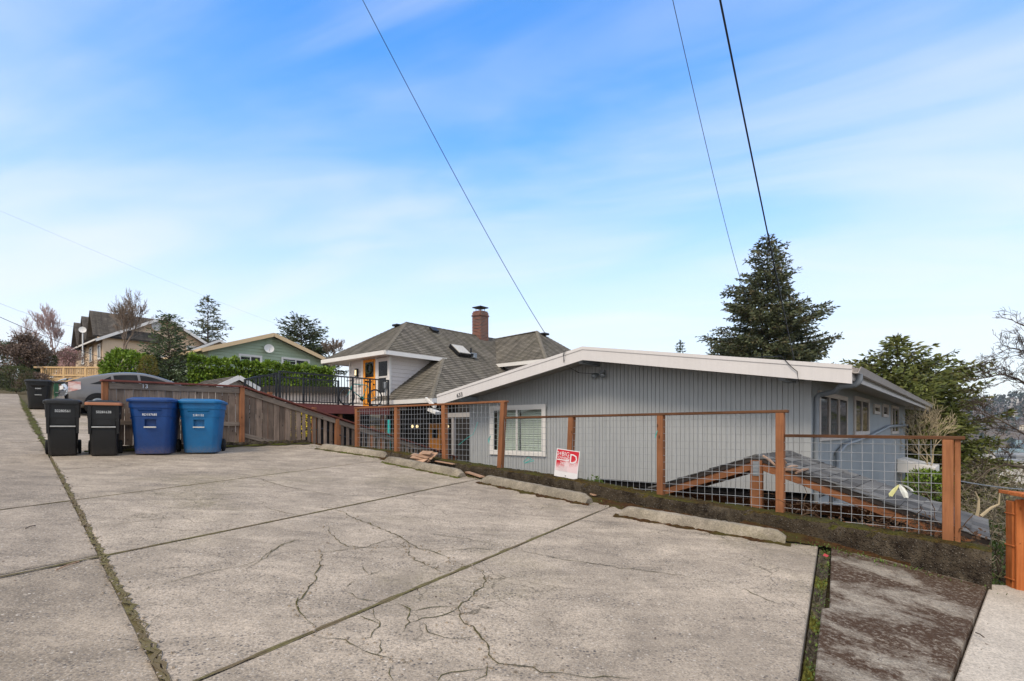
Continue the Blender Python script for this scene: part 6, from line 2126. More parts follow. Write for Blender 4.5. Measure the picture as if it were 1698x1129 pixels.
def build_small_things():
    # torn plastic ribbon on the mesh
    c = HIT(1492, 812, fp(6.6, -.035), FN)
    m = MB()
    rnd = random.Random(8)
    def strip(pts, w, m):
        rows = []
        for i, (x, z, o) in enumerate(pts):
            ww = w[i] if isinstance(w, list) else w
            rows.append([c + FD * (x - ww / 2) + Z * z - FN * o, c + FD * x + Z * (z + .008) - FN * (o + .012), c + FD * (x + ww / 2) + Z * z - FN * o])
        m.loft(rows, cap=False, closed=False)
    strip([(0, .055, .01), (.02, .02, .02), (.045, -.03, .03), (.06, -.085, .025)], [.02, .05, .06, .04], m)
    strip([(0, .055, .01), (.05, .05, .02), (.10, .015, .02), (.115, -.01, .02)], [.02, .03, .03, .02], m)
    rb = m.build('plastic_ribbon', MAT['plastic_white'])
    tag(rb, 'torn white and yellow plastic ribbon knotted on the wire mesh', 'ribbon')
    m = MB(); strip([(-.01, .05, .012), (-.045, .0, .02), (-.075, -.05, .02), (-.08, -.08, .02)], [.02, .045, .05, .03], m); m.build('yellow_tail', MAT['plastic_yellow'], rb)
    # teal strings
    for i, (pts, lab) in enumerate(((((1092, 706), (1090, 712), (1095, 716), (1088, 720), (1091, 714), (1087, 726)), 'short teal string knotted high on the wire mesh'),
                                   (((868, 766), (876, 758), (882, 762), (870, 768), (886, 764), (880, 760)), 'teal string knotted low on the mesh beside the leaning post'),
                                   (((760, 738), (775, 726), (785, 720), (790, 708), (793, 700)), 'long teal string stretched across the mesh near the house corner'),
                                   (((811, 732), (814, 722), (810, 728), (812, 735)), 'tiny teal string tied beside the front window'))):
        m = MB(); m.tube([HIT(px, py, fp(4, -.03), FN) - FN * .004 * k for k, (px, py) in enumerate(pts)], .006 if i != 2 else .004, 5)
        tag(m.build('string', MAT['teal']), lab, 'string', 'teal strings tied to the fence')
    # pile of split boards behind the second wheel stop
    th = thing('board_pile', G(706, 764), 'pile of broken orange boards behind a wheel stop', 'boards')
    b0 = HIT(706, 762, fp(1.9, -.33), FN)
    for k in range(9):
        o = Vector((rnd.uniform(-.12, .12), rnd.uniform(-.04, .04), -.04 + .022 * k))
        dr = (FD * 1 + FN * rnd.uniform(-.25, .25) + Z * rnd.uniform(-.12, .02)).normalized()
        p = b0 + o; L = rnd.uniform(.16, .27)
        board('broken_board', p - dr * L, p + dr * L, rnd.uniform(.07, .12), .016, MAT['splinter'], th, (Z + FN * rnd.uniform(-.5, .2) - FN * .35).normalized(), bevel=.002)
    a = HIT(735, 766, fp(2.2, -.25), FN)
    board('broken_board', a - FD * .22 + Z * .01, a + FD * .30 - Z * .03, .06, .02, MAT['splinter'], th, Z)
    for (p, q, w, lab) in (((775, 788), (800, 795), .09, 'loose pale plank lying between two wheel stops'), ((972, 821), (988, 826), .07, 'small plank scrap at the end of the third wheel stop'), ((742, 772), (752, 775), .06, 'thin pale plank scrap resting on the second wheel stop')):
        A, B = G(*p), G(*q)
        m = MB(); X = (B - A).normalized(); m.beam(A + Z * .06, B + Z * .045, w, .02)
        tag(m.build('loose_plank', MAT['splinter']), lab, 'plank')
    # broken sticks caught between fence and shelter
    nrm = (Z * 1 + -F * SHSL).normalized()
    th = thing('broken_sticks', SHK(SHS - .4, .1, SHZ - .1), 'broken pale branch pieces lying on the shingle shelter roof', 'sticks')
    onr = lambda px, py, up=.03: HIT(px, py, SHK(SHS, 0, SHZ) + nrm * up, nrm)
    for pts in (((1266, 756), (1285, 771)), ((1302, 779), (1330, 781)), ((1303, 776), (1322, 773)), ((1320, 784), (1340, 778)), ((1297, 765), (1304, 768))):
        m = MB(); A, B = onr(*pts[0], .05), onr(*pts[1], .03); m.tube([A, A.lerp(B, .5) + Z * .012, B], [.016, .02, .012], 6); m.build('stick', MAT['splinter'], th)
    # dead vine stems by the end post
    m = MB()
    for k in range(26):
        t = rnd.uniform(5.9, 7.25); a = fp(t, rnd.uniform(.0, .12), topz(t) + .0)
        pts = [a]
        dr = Vector((rnd.gauss(0, .5), rnd.gauss(0, .3), rnd.uniform(.2, 1))).normalized()
        for j in range(6):
            dr = (dr + Vector((rnd.gauss(0, .5), rnd.gauss(0, .4), rnd.gauss(-.12, .4)))).normalized(); pts.append(pts[-1] + dr * rnd.uniform(.05, .12))
        m.tube(pts, .004, 4, False)
    for k in range(420):
        t = rnd.choice([rnd.uniform(5.9, 7.2), rnd.gauss(6.85, .18), rnd.gauss(6.85, .15)]); c = fp(t, rnd.uniform(-.03, .16), topz(t) + abs(rnd.gauss(0, .09)))
        u = Vector((rnd.gauss(0, 1), rnd.gauss(0, 1), rnd.gauss(0, 1))).normalized(); v = u.orthogonal(); s = rnd.uniform(.012, .03)
        m.add([c - u * s, c + v * s * .5, c + u * s, c - v * s * .5], [(0, 1, 2, 3)])
    tag(m.build('dead_vine', MAT['leaflitter']), 'dried brown vine stems tangled round the foot of the end post', 'vine', kind=None)
    # green seedling by the sign
    th = thing('seedling', fp(4.25, .12, topz(4.25)), 'small green sprout growing on the wall right of the sign', 'plant')
    m = MB(); l = MB()
    for (px, py) in ((974, 795), (985, 790), (992, 798), (979, 802), (996, 803), (970, 803)):
        tip = HIT(px, py, fp(4, .12), FN); base = fp(4.28 + rnd.uniform(-.06, .06), .12, topz(4.3) - .01)
        m.tube([base, base.lerp(tip, .5) + Vector((rnd.gauss(0, .01), 0, .01)), tip], .004, 4)
        for k in range(7):
            p = base.lerp(tip, .45 + .55 * k / 6); u = Vector((rnd.gauss(0, 1), rnd.gauss(0, .6), rnd.uniform(.2, 1))).normalized(); v = u.cross(Vector((0, 1, 0))).normalized(); s = .03
            l.add([p, p + u * s + v * s * .4, p + u * s * 2, p + u * s - v * s * .4], [(0, 1, 2, 3)])
    m.build('stem', MAT['leaf_bright'], th); l.build('leaves', MAT['leaf_bright'], th, kind='stuff')
    # weeds along joints
    l = MB()
    for k in range(900):
        z = rnd.random()
        if z < .5: a_, e_ = rnd.uniform(3, 10.5), rnd.gauss(-.48, .10)
        elif z < .75: a_, e_ = rnd.gauss(10.2, .5), rnd.gauss(-.38, .05)
        else: a_, e_ = rnd.uniform(-1, 3), rnd.gauss(-.55, .12)
        p = fe(a_, e_); p.z = pz(P2 if a_ > 8.9 else P1, p.x, p.y)
        u = Vector((rnd.gauss(0, 1), rnd.gauss(0, 1), rnd.uniform(.4, 1.4))).normalized(); v = u.cross(Z).normalized(); s = rnd.uniform(.008, .022)
        l.add([p, p + u * s + v * s * .35, p + u * s * 2, p + u * s - v * s * .35], [(0, 1, 2, 3)])
    for k in range(500):
        p = DL0.lerp(DL1, rnd.uniform(-.3, 1)) + Vector((rnd.uniform(.02, .12), rnd.uniform(-.04, .02), 0)); p.z = pz(P1, p.x, p.y) - .04
        u = Vector((rnd.gauss(0, 1), rnd.gauss(0, 1), rnd.uniform(.3, 1.2))).normalized(); v = u.cross(Z).normalized(); s = rnd.uniform(.006, .016)
        l.add([p, p + u * s + v * s * .5, p + u * s * 2, p + u * s - v * s * .5], [(0, 1, 2, 3)])
    tag(l.build('weeds', MAT['leaf_bright']), kind='stuff')
    # litter: twigs and leaf bits on the concrete
    m = MB()
    for k in range(320):
        z = rnd.random()
        if z < .55: px, py = rnd.uniform(0, 1350), 760 + 369 * rnd.random() ** 1.5
        else: px, py = rnd.uniform(420, 1300), rnd.uniform(760, 900)
        p = G(px, py)
        a_, e_ = ae(p.x, p.y)
        if e_ > -.4 or p.y > 11: continue
        th_ = rnd.uniform(0, 6.28); u = Vector((math.cos(th_), math.sin(th_), rnd.uniform(-.1, .25))); v = Vector((-u.y, u.x, .2)); s = rnd.uniform(.004, .014)
        p.z += .006
        m.add([p - u * s, p + v * s * .5, p + u * s, p - v * s * .5], [(0, 1, 2, 3)])
    for k in range(160):
        px, py = rnd.uniform(1380, 1640), rnd.uniform(905, 1120)
        p = G(px, py, P2); a_, e_ = ae(p.x, p.y)
        if e_ > -.3: continue
        th_ = rnd.uniform(0, 6.28); u = Vector((math.cos(th_), math.sin(th_), rnd.uniform(-.1, .25))); v = Vector((-u.y, u.x, .2)); s = rnd.uniform(.004, .012); p.z += .005
        m.add([p - u * s, p + v * s * .5, p + u * s, p - v * s * .5], [(0, 1, 2, 3)])
    tag(m.build('leaf_litter', MAT['leaflitter']), kind='stuff')
    for a, b, lab, c in (((93, 946), (131, 932), 'pale dry grass stalk lying on the alley concrete', 'splinter'), ((42, 877), (59, 872), 'short dark twig lying on the alley concrete', 'twig'), ((1618, 1050), (1632, 1058), 'dark twig at the edge of the new path', 'twig')):
        P = P2 if a[0] > 1400 else P1
        A, B = G(*a, P), G(*b, P); m = MB(); m.tube([A + Z * .006, A.lerp(B, .5) + Z * .012, B + Z * .006], .005, 5)
        tag(m.build('twig', MAT[c]), lab, 'twig')
    # red scrap in the drain
    m = MB(); p = G(1369, 918); p.z -= .03
    m.add([p + Vector((-.03, 0, .01)), p + Vector((.0, .02, .03)), p + Vector((.03, -.01, .012)), p + Vector((.0, -.03, .0))], [(0, 1, 2), (0, 2, 3)])
    tag(m.build('scrap', plain('red_foil', lin(170, 60, 60), .4, .1)), 'small crumpled red scrap in the top of the drain gap', 'litter')


build_small_things()


def build_cedar_screen():
    """new cedar guard at the right edge: boards under a sloping cap"""
    b0 = G(1684, 972, P2); b0.z = pz(P2, b0.x, b0.y) - .10
    zt = W(1675, 823, b0.y).z
    X = Vector((1, -.14, 0)).normalized(); nf = Vector((-.14, -1, 0)).normalized()
    th = thing('cedar_guard', b0, 'new orange cedar board guard with wide cap at the right edge', 'railing')
    x = 0.0
    while x < 1.35:
        z1 = zt - .03 - x * .10
        board('board', b0 + X * (x + .068) + Z * 0.02, Vector((*(b0 + X * (x + .068)).xy, z1)), .134, .022, MAT['cedar_new'], th, nf, bevel=.003); x += .138
    for x in (.03, 1.2):
        board('post', b0 + X * x - nf * .065 - Z * .05, Vector((*(b0 + X * x - nf * .065).xy, zt - .05 - x * .1)), .09, .09, MAT['cedar_new'], th, nf)
    # wide flat cap going towards the viewer
    a = Vector((*(b0 + X * -.02 - nf * .16).xy, zt + .03)); b = Vector((*(b0 + X * 1.4 - nf * .16).xy, zt - .11))
    for k, off in enumerate((.03, .185, .34)):
        board('cap_board', a + nf * off + Z * (-.006 * k), b + nf * off - Z * (.006 * k), .15, .036, MAT['cedar_new'], th, Z)
    board('cap_edge', a + nf * .405 + X * 0 - Z * .03, b + nf * .405 - Z * .03, .085, .02, MAT['cedar_new'], th, nf)
    for z in (.16, .5, .82): board('side_cleat', b0 + X * -.012 + Z * z - nf * .0, b0 + X * -.012 + Z * z - nf * .12, .012, .02, MAT['cedar_new'], th, X)


build_cedar_screen()


def build_lines():
    def sag(a, b, n, s): return [a.lerp(b, i / n) - Z * (s * 4 * (i / n) * (1 - i / n)) for i in range(n + 1)]
    L = [
        (W(560, -80, 9.0), W(906, 556, 26.8), .010, .25, 'thin overhead wire running down to the brown hip roof'),
        (W(1102, -60, 9.0), W(1240, 500, 34), .011, .5, 'thin overhead wire ending behind the tall fir'),
    ]
    for a, b, r, s, lab in L:
        m = MB(); m.tube(sag(a, b, 40, s), [r * (.6 + .9 * i / 40) for i in range(41)], 5)
        tag(m.build('overhead_wire', MAT['black_metal']), lab, 'wire', 'overhead wires')
    e_ = HIT(1317, 598, H(0, -.6), S)
    fine = sag(W(1162, -160, 5.2), e_, 40, .04) + [e_ + S * .12 - Z * .03]
    m = MB(); m.tube(fine, [.012 - .004 * i / len(fine) for i in range(len(fine))], 6)
    tag(m.build('overhead_wire', MAT['black_metal']), 'thick black service cable dropping to the grey house roof', 'wire', 'overhead wires')
    for a, b, r, lab in ((W(-60, 498, 30), W(235, 613, 44), .022, 'dark overhead wire low at the left edge'), (W(-40, 332, 28), W(560, 573, 60), .005, 'faint overhead wire high across the left sky'), (W(-30, 490, 40), W(140, 545, 52), .010, 'faint lower wire over the bare tree at left')):
        m = MB(); m.tube(sag(a, b, 20, .3), r * .75, 5); tag(m.build('overhead_wire', MAT['black_metal']), lab, 'wire', 'overhead wires')
    m = MB(); m.tube(sag(HIT(1588, 797, fp(7.05, .0), FN), W(1760, 810, 9), 12, .05), .006, 5); tag(m.build('overhead_wire', MAT['zinc']), 'pale wire stretched from the end post over the brush', 'wire', 'overhead wires')


build_lines()

# ------------------------------------------------------------------ vegetation
MAT['bark'] = plain('brown_bark', (.09, .065, .048), .95, .35, 4, .7, 30)
MAT['bark_pale'] = plain('pale_bark', lin(176, 160, 130), .9, .2, 5, .3)
MAT['bark_grey'] = plain('grey_bark', lin(128, 112, 98), .9, .25, 5, .3)
MAT['bark_pinkish'] = plain('pinkish_grey_twig', lin(178, 152, 146), .9, .2, 2, .1)
MAT['bark_red'] = plain('reddish_twig', lin(124, 92, 84), .9, .25, 2, .1)
MAT['fir'] = foliage('fir_needles', (.055, .070, .034), (.12, .135, .062), (.19, .14, .075), scale=.9)
MAT['conifer'] = foliage('cedar_needles', (.065, .085, .018), (.155, .17, .04), (.16, .14, .045), scale=.8)
MAT['conifer2'] = foliage('dark_conifer_needles', (.035, .052, .020), (.075, .095, .032), (.07, .06, .028), scale=1.0)
MAT['spruce'] = foliage('young_conifer_needles', (.045, .075, .032), (.11, .145, .06), scale=2.0)
MAT['hedge'] = foliage('hedge_leaf', (.075, .135, .012), (.19, .29, .03), (.24, .31, .05), scale=1.6, rough=.4)
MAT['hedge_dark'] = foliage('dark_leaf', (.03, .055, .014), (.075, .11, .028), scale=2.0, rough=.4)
MAT['topiary'] = foliage('clipped_leaf', (.045, .06, .018), (.10, .115, .035), scale=2.5)
MAT['golden'] = foliage('golden_conifer', (.095, .085, .012), (.18, .15, .025), scale=2.5)
MAT['brownleaf'] = foliage('rusty_leaf', (.13, .088, .066), (.24, .17, .13), scale=1.5)
MAT['pinktwig'] = foliage('pink_bud', lin(150, 108, 108), lin(196, 160, 158), scale=2)
MAT['brush'] = foliage('dry_brush', (.14, .115, .078), (.28, .235, .165), (.15, .14, .065), scale=.7)
MAT['yellowflower'] = plain('yellow_petal', lin(232, 208, 60), .6, .1, 5, 0)


def quads(name, V, mat, parent=None, kind=None, n=4):
    """V: (N, n, 3) array of leaf polygons"""
    V = np.asarray(V, dtype=np.float32); N = len(V)
    org = ORG[parent] if parent is not None else Vector(V.reshape(-1, 3).mean(0))
    me = bpy.data.meshes.new(name)
    me.vertices.add(N * n); me.loops.add(N * n); me.polygons.add(N)
    me.vertices.foreach_set('co', (V.reshape(-1, 3) - np.array(org, dtype=np.float32)).ravel())
    me.loops.foreach_set('vertex_index', np.arange(N * n, dtype=np.int32))
    me.polygons.foreach_set('loop_start', np.arange(0, N * n, n, dtype=np.int32))
    me.materials.append(mat); me.update(calc_edges=True)
    o = link(bpy.data.objects.new(name, me))
    if parent is not None: o.parent = parent
    else: o.location = org
    ORG[o] = org
    if kind: o['kind'] = kind
    return o


def leaf_quads(c, d, L, w, rng, droop=0.0):
    """c (N,3) base, d (N,3) direction, L, w arrays -> rhombic leaves with random roll"""
    N = len(c)
    d = d / np.linalg.norm(d, axis=1, keepdims=True)
    r = rng.normal(size=(N, 3)); s = np.cross(d, r); s /= np.linalg.norm(s, axis=1, keepdims=True) + 1e-9
    L = np.broadcast_to(L, N)[:, None]; w = np.broadcast_to(w, N)[:, None]
    tip = c + d * L
    if droop: tip = tip - np.array([0, 0, 1]) * L * droop
    mid = c + d * L * .45
    return np.stack([c, mid + s * w / 2, tip, mid - s * w / 2], 1)


def conifer(name, label, base, H_, rad, mat, seed, whorls=34, per=7, first=.08, up=.25, droop=.25, needle=(.16, .05), dens=1.0, power=.85, trunk_r=.25, bark='bark', irr=.22, curve=None, group=None, top_bend=0):
    rng = np.random.default_rng(seed)
    th = thing(name, base, label, 'tree', group)
    base = Vector(base)
    wob = rng.normal(size=4) * .10
    ctr = lambda h: base + Vector((wob[0] * math.sin(h * 3) * rad * .3 + top_bend * h * h, wob[1] * math.sin(h * 2.3 + 1) * rad * .3, h * H_))
    m = MB(); m.tube([ctr(h) for h in np.linspace(0, .985, 14)], [max(.012, trunk_r * (1 - h) ** 1.05) for h in np.linspace(0, .985, 14)], 8); m.build('trunk', MAT[bark], th, smooth='all')
    br = MB(); C, Dd, LL = [], [], []
    for i in range(whorls):
        h = first + (1 - first) * (i + rng.uniform(-.3, .3)) / whorls
        if not 0 < h < .995: continue
        env = (curve(h) if curve else (1 - h) ** power) * rad + .10
        k = max(3, int(per * (.55 + .6 * (1 - h))))
        a0 = rng.uniform(0, 6.28)
        for j in range(k):
            a = a0 + j * 6.283 / k + rng.normal() * .28
            L = env * max(.3, 1 + rng.normal() * irr)
            d = np.array([math.cos(a), math.sin(a), 0])
            p0 = np.array(ctr(h)); n = max(4, int(L / .28)); pts = []
            rise = up * (.35 + 1.3 * h); 
            for q in range(n + 1):
                s = q / n
                pts.append(p0 + d * (L * s) + np.array([0, 0, L * (rise * s - droop * 1.6 * s * s + droop * .9 * s ** 3.2)]))
            br.tube([Vector(p) for p in pts], [max(.006, .018 * L * (1 - .85 * q / n) + .004) for q in range(n + 1)], 4, False)
            side = np.array([-d[1], d[0], 0])
            nt = max(3, int(L / .17 * dens))
            for q in range(nt):
                s = .18 + .82 * (q + rng.uniform(0, 1)) / nt
                f = s * n; i0 = min(n - 1, int(f)); p = pts[i0] + (pts[i0 + 1] - pts[i0]) * (f - i0)
                tl = L * .36 * (1 - s * .72) * rng.uniform(.6, 1.2) + .10
                for sg in (-1, 1):
                    td = side * sg * .8 + d * .65 + np.array([0, 0, rng.normal() * .18 - droop * .25]); td /= np.linalg.norm(td)
                    nn = max(2, int(tl / (needle[0] * .48)))
                    for u in range(nn):
                        b = p + td * tl * (u + rng.uniform(0, .8)) / nn
                        C.append(b); Dd.append(td + rng.normal(size=3) * .38); LL.append(needle[0] * rng.uniform(.7, 1.3))
            C.append(pts[-1]); Dd.append(d + np.array([0, 0, .2])); LL.append(needle[0] * 1.4)
    for u in range(40):
        h = rng.uniform(.93, 1.0); C.append(np.array(ctr(h))); Dd.append(np.array([rng.normal() * .5, rng.normal() * .5, .8])); LL.append(needle[0])
    br.build('branches', MAT[bark], th, kind='stuff')
    C = np.array(C); Dd = np.array(Dd); LL = np.array(LL)
    quads('crown', leaf_quads(C, Dd, LL, needle[1] * rng.uniform(.7, 1.4, len(C)), rng), MAT[mat], th, kind='stuff')
    return th


def bare_tree(name, label, base, H_, spread, seed, bark='bark_grey', r0=.16, depth=5, lean=(0, 0), twig=.012, kids_=(3, 4), first=.3, buds=None, upw=.5, group=None, cat='tree', stems=1):
    rng = random.Random(seed)
    th = thing(name, base, label, cat, group)
    tr, cr = MB(), MB(); tips = []
    def grow(p, d, L, r, lev):
        n = 5 if lev < 3 else 3; pts = [p]; rs = [r]
        q = p.copy(); dd = d.copy()
        for i in range(n):
            dd = (dd + Vector((rng.gauss(0, .16), rng.gauss(0, .16), rng.gauss(.04, .10) + (.05 * upw if lev else 0)))).normalized()
            q = q + dd * (L / n); pts.append(q); rs.append(max(twig * .45, r * (1 - .5 * (i + 1) / n)))
        (tr if lev == 0 else cr).tube(pts, rs, 7 if lev == 0 else (5 if lev < 3 else 3), False)
        if lev >= depth: tips.append(q); return
        k = rng.randint(*kids_)
        for j in range(k):
            s = rng.uniform(.35 if lev else .45, 1.0); i0 = min(n - 1, int(s * n)); pp = pts[i0].lerp(pts[i0 + 1], s * n - i0)
            az = rng.uniform(0, 6.283); ang = rng.uniform(.35, .85)
            a = dd.orthogonal().normalized(); b = dd.cross(a)
            nd = (dd * math.cos(ang) + (a * math.cos(az) + b * math.sin(az)) * math.sin(ang) * spread + Z * .12 * upw).normalized()
            grow(pp, nd, L * rng.uniform(.55, .82), max(twig * .55, rs[i0] * rng.uniform(.5, .7)), lev + 1)
        grow(q, dd, L * .72, rs[-1], lev + 1)
    for s in range(stems):
        d0 = Vector((lean[0] + (rng.gauss(0, .25) if stems > 1 else 0), lean[1] + (rng.gauss(0, .25) if stems > 1 else 0), 1)).normalized()
        grow(Vector(base) + (Vector((rng.gauss(0, .2), rng.gauss(0, .2), 0)) if stems > 1 else Vector()), d0, H_ * first, r0, 0)
    tr.build('trunk', MAT[bark], th, smooth='all'); cr.build('branches', MAT[bark], th, kind='stuff', recalc=False)
    if buds:
        g = np.random.default_rng(seed); T = np.array([tuple(t) for t in tips]); T = np.repeat(T, 4, 0) + g.normal(size=(len(T) * 4, 3)) * .14
        quads('buds', leaf_quads(T, g.normal(size=T.shape), .10, .07, g), MAT[buds], th, kind='stuff')
    return th


def leafy_blob(name, label, cat, c, size, mat, seed, n=3000, leaf=(.12, .06), flat=0.0, core='hedge_dark', group=None, lump=.18, kind=None, power=2.4):
    """bush: leaves on twigs through an uneven superellipsoid, thicker near the skin; gaps where the noise dips"""
    rng = np.random.default_rng(seed)
    th = thing(name, (c[0], c[1], c[2] - size[2] / 2), label, cat, group)
    u = rng.normal(size=(n, 3)); u /= np.linalg.norm(u, axis=1, keepdims=True)
    k = (np.abs(u) ** power).sum(1) ** (-1 / power); u = u * k[:, None]
    f = sum(np.sin(u @ (rng.normal(size=3) * w_) + rng.uniform(0, 6)) for w_ in (2.5, 4, 6, 9)) / 4
    r = (1 + lump * f) * rng.uniform(.72, 1.05, n) ** .6
    P_ = np.array(c) + u * r[:, None] * np.array(size) / 2
    d = u * .9 + rng.normal(size=(n, 3)) * .7 + np.array([0, 0, .25])
    quads('foliage', leaf_quads(P_, d, leaf[0] * rng.uniform(.7, 1.35, n), leaf[1] * rng.uniform(.7, 1.3, n), rng), MAT[mat], th, kind='stuff')
    m = MB()
    for i in range(14):
        t = P_[rng.integers(n)]; b = Vector((c[0], c[1], c[2] - size[2] / 2)) + Vector(rng.normal(size=3) * .06 * size[0])
        m.tube([b, b.lerp(Vector(t), .5) + Vector(rng.normal(size=3) * .05), Vector(t)], [.03, .02, .008], 4, False)
    m.build('stem', MAT['bark'], th)
    return th


def maple():
    rng = random.Random(77); Y0 = 12.0
    p = W(1805, 712, Y0); p.z = -5.0
    th = thing('bare_tree', p, 'dark bare maple reaching in from the right edge', 'tree')
    tr, br = MB(), MB()
    top = W(1800, 640, Y0)
    tr.tube([p, p.lerp(top, .4) + Vector((.08, 0, 0)), top], [.20, .16, .11], 9); tr.build('trunk', MAT['bark'], th, smooth='all')
    def twig(q, d, L, r, lev):
        n = 4; pts = [q]; dd = d
        for i in range(n):
            dd = (dd + Vector((rng.gauss(-.03, .20), rng.gauss(0, .16), rng.gauss(.02, .17)))).normalized(); pts.append(pts[-1] + dd * (L / n))
        br.tube(pts, [max(.0035, r * (1 - .55 * i / n)) for i in range(n + 1)], 4, False)
        if lev:
            for j in range(rng.randint(2, 4)):
                k = rng.uniform(.3, 1); i0 = min(n - 1, int(k * n)); q2 = pts[i0].lerp(pts[i0 + 1], k * n - i0)
                a = dd.orthogonal().normalized(); b = dd.cross(a); z = rng.uniform(0, 6.28)
                d2 = (dd * .85 + (a * math.cos(z) + b * math.sin(z)) * .6 + Z * .10).normalized(); twig(q2, d2, L * rng.uniform(.5, .8), r * .55, lev - 1)
    limbs = [[(1800, 690), (1752, 668), (1712, 645), (1688, 628), (1660, 620), (1634, 626)],
             [(1802, 660), (1765, 628), (1732, 600), (1704, 585), (1684, 578)],
             [(1800, 650), (1770, 590), (1735, 560), (1706, 545)],
             [(1803, 760), (1752, 748), (1712, 728), (1676, 706), (1646, 690)],
             [(1803, 790), (1760, 790), (1712, 778), (1668, 770), (1634, 782)],
             [(1802, 640), (1815, 580), (1850, 540)], [(1805, 700), (1860, 660), (1900, 640)]]
    for li, pl in enumerate(limbs):
        pts = [W(x, y, Y0 + (rng.gauss(0, .12) + (li - 3) * .12) * min(1, i / 2)) for i, (x, y) in enumerate(pl)]
        n = len(pts); br.tube(pts, [.036 * (1 - .72 * i / (n - 1)) for i in range(n)], 6, False)
        for i in range(1, n):
            for j in range(4 if i > 1 else 2):
                s = rng.random(); q = pts[i - 1].lerp(pts[i], s); d = (pts[i] - pts[i - 1]).normalized()
                a = d.orthogonal().normalized(); b = d.cross(a); z = rng.uniform(0, 6.28)
                twig(q, (d + (a * math.cos(z) + b * math.sin(z)) * .8 + Z * .2).normalized(), rng.uniform(.2, .5), .009, 3 if li not in (2, 5, 6) else 1)
        twig(pts[-1], (pts[-1] - pts[-2]).normalized(), .4, .012, 3)
    br.build('branches', MAT['bark'], th, kind='stuff', recalc=False)


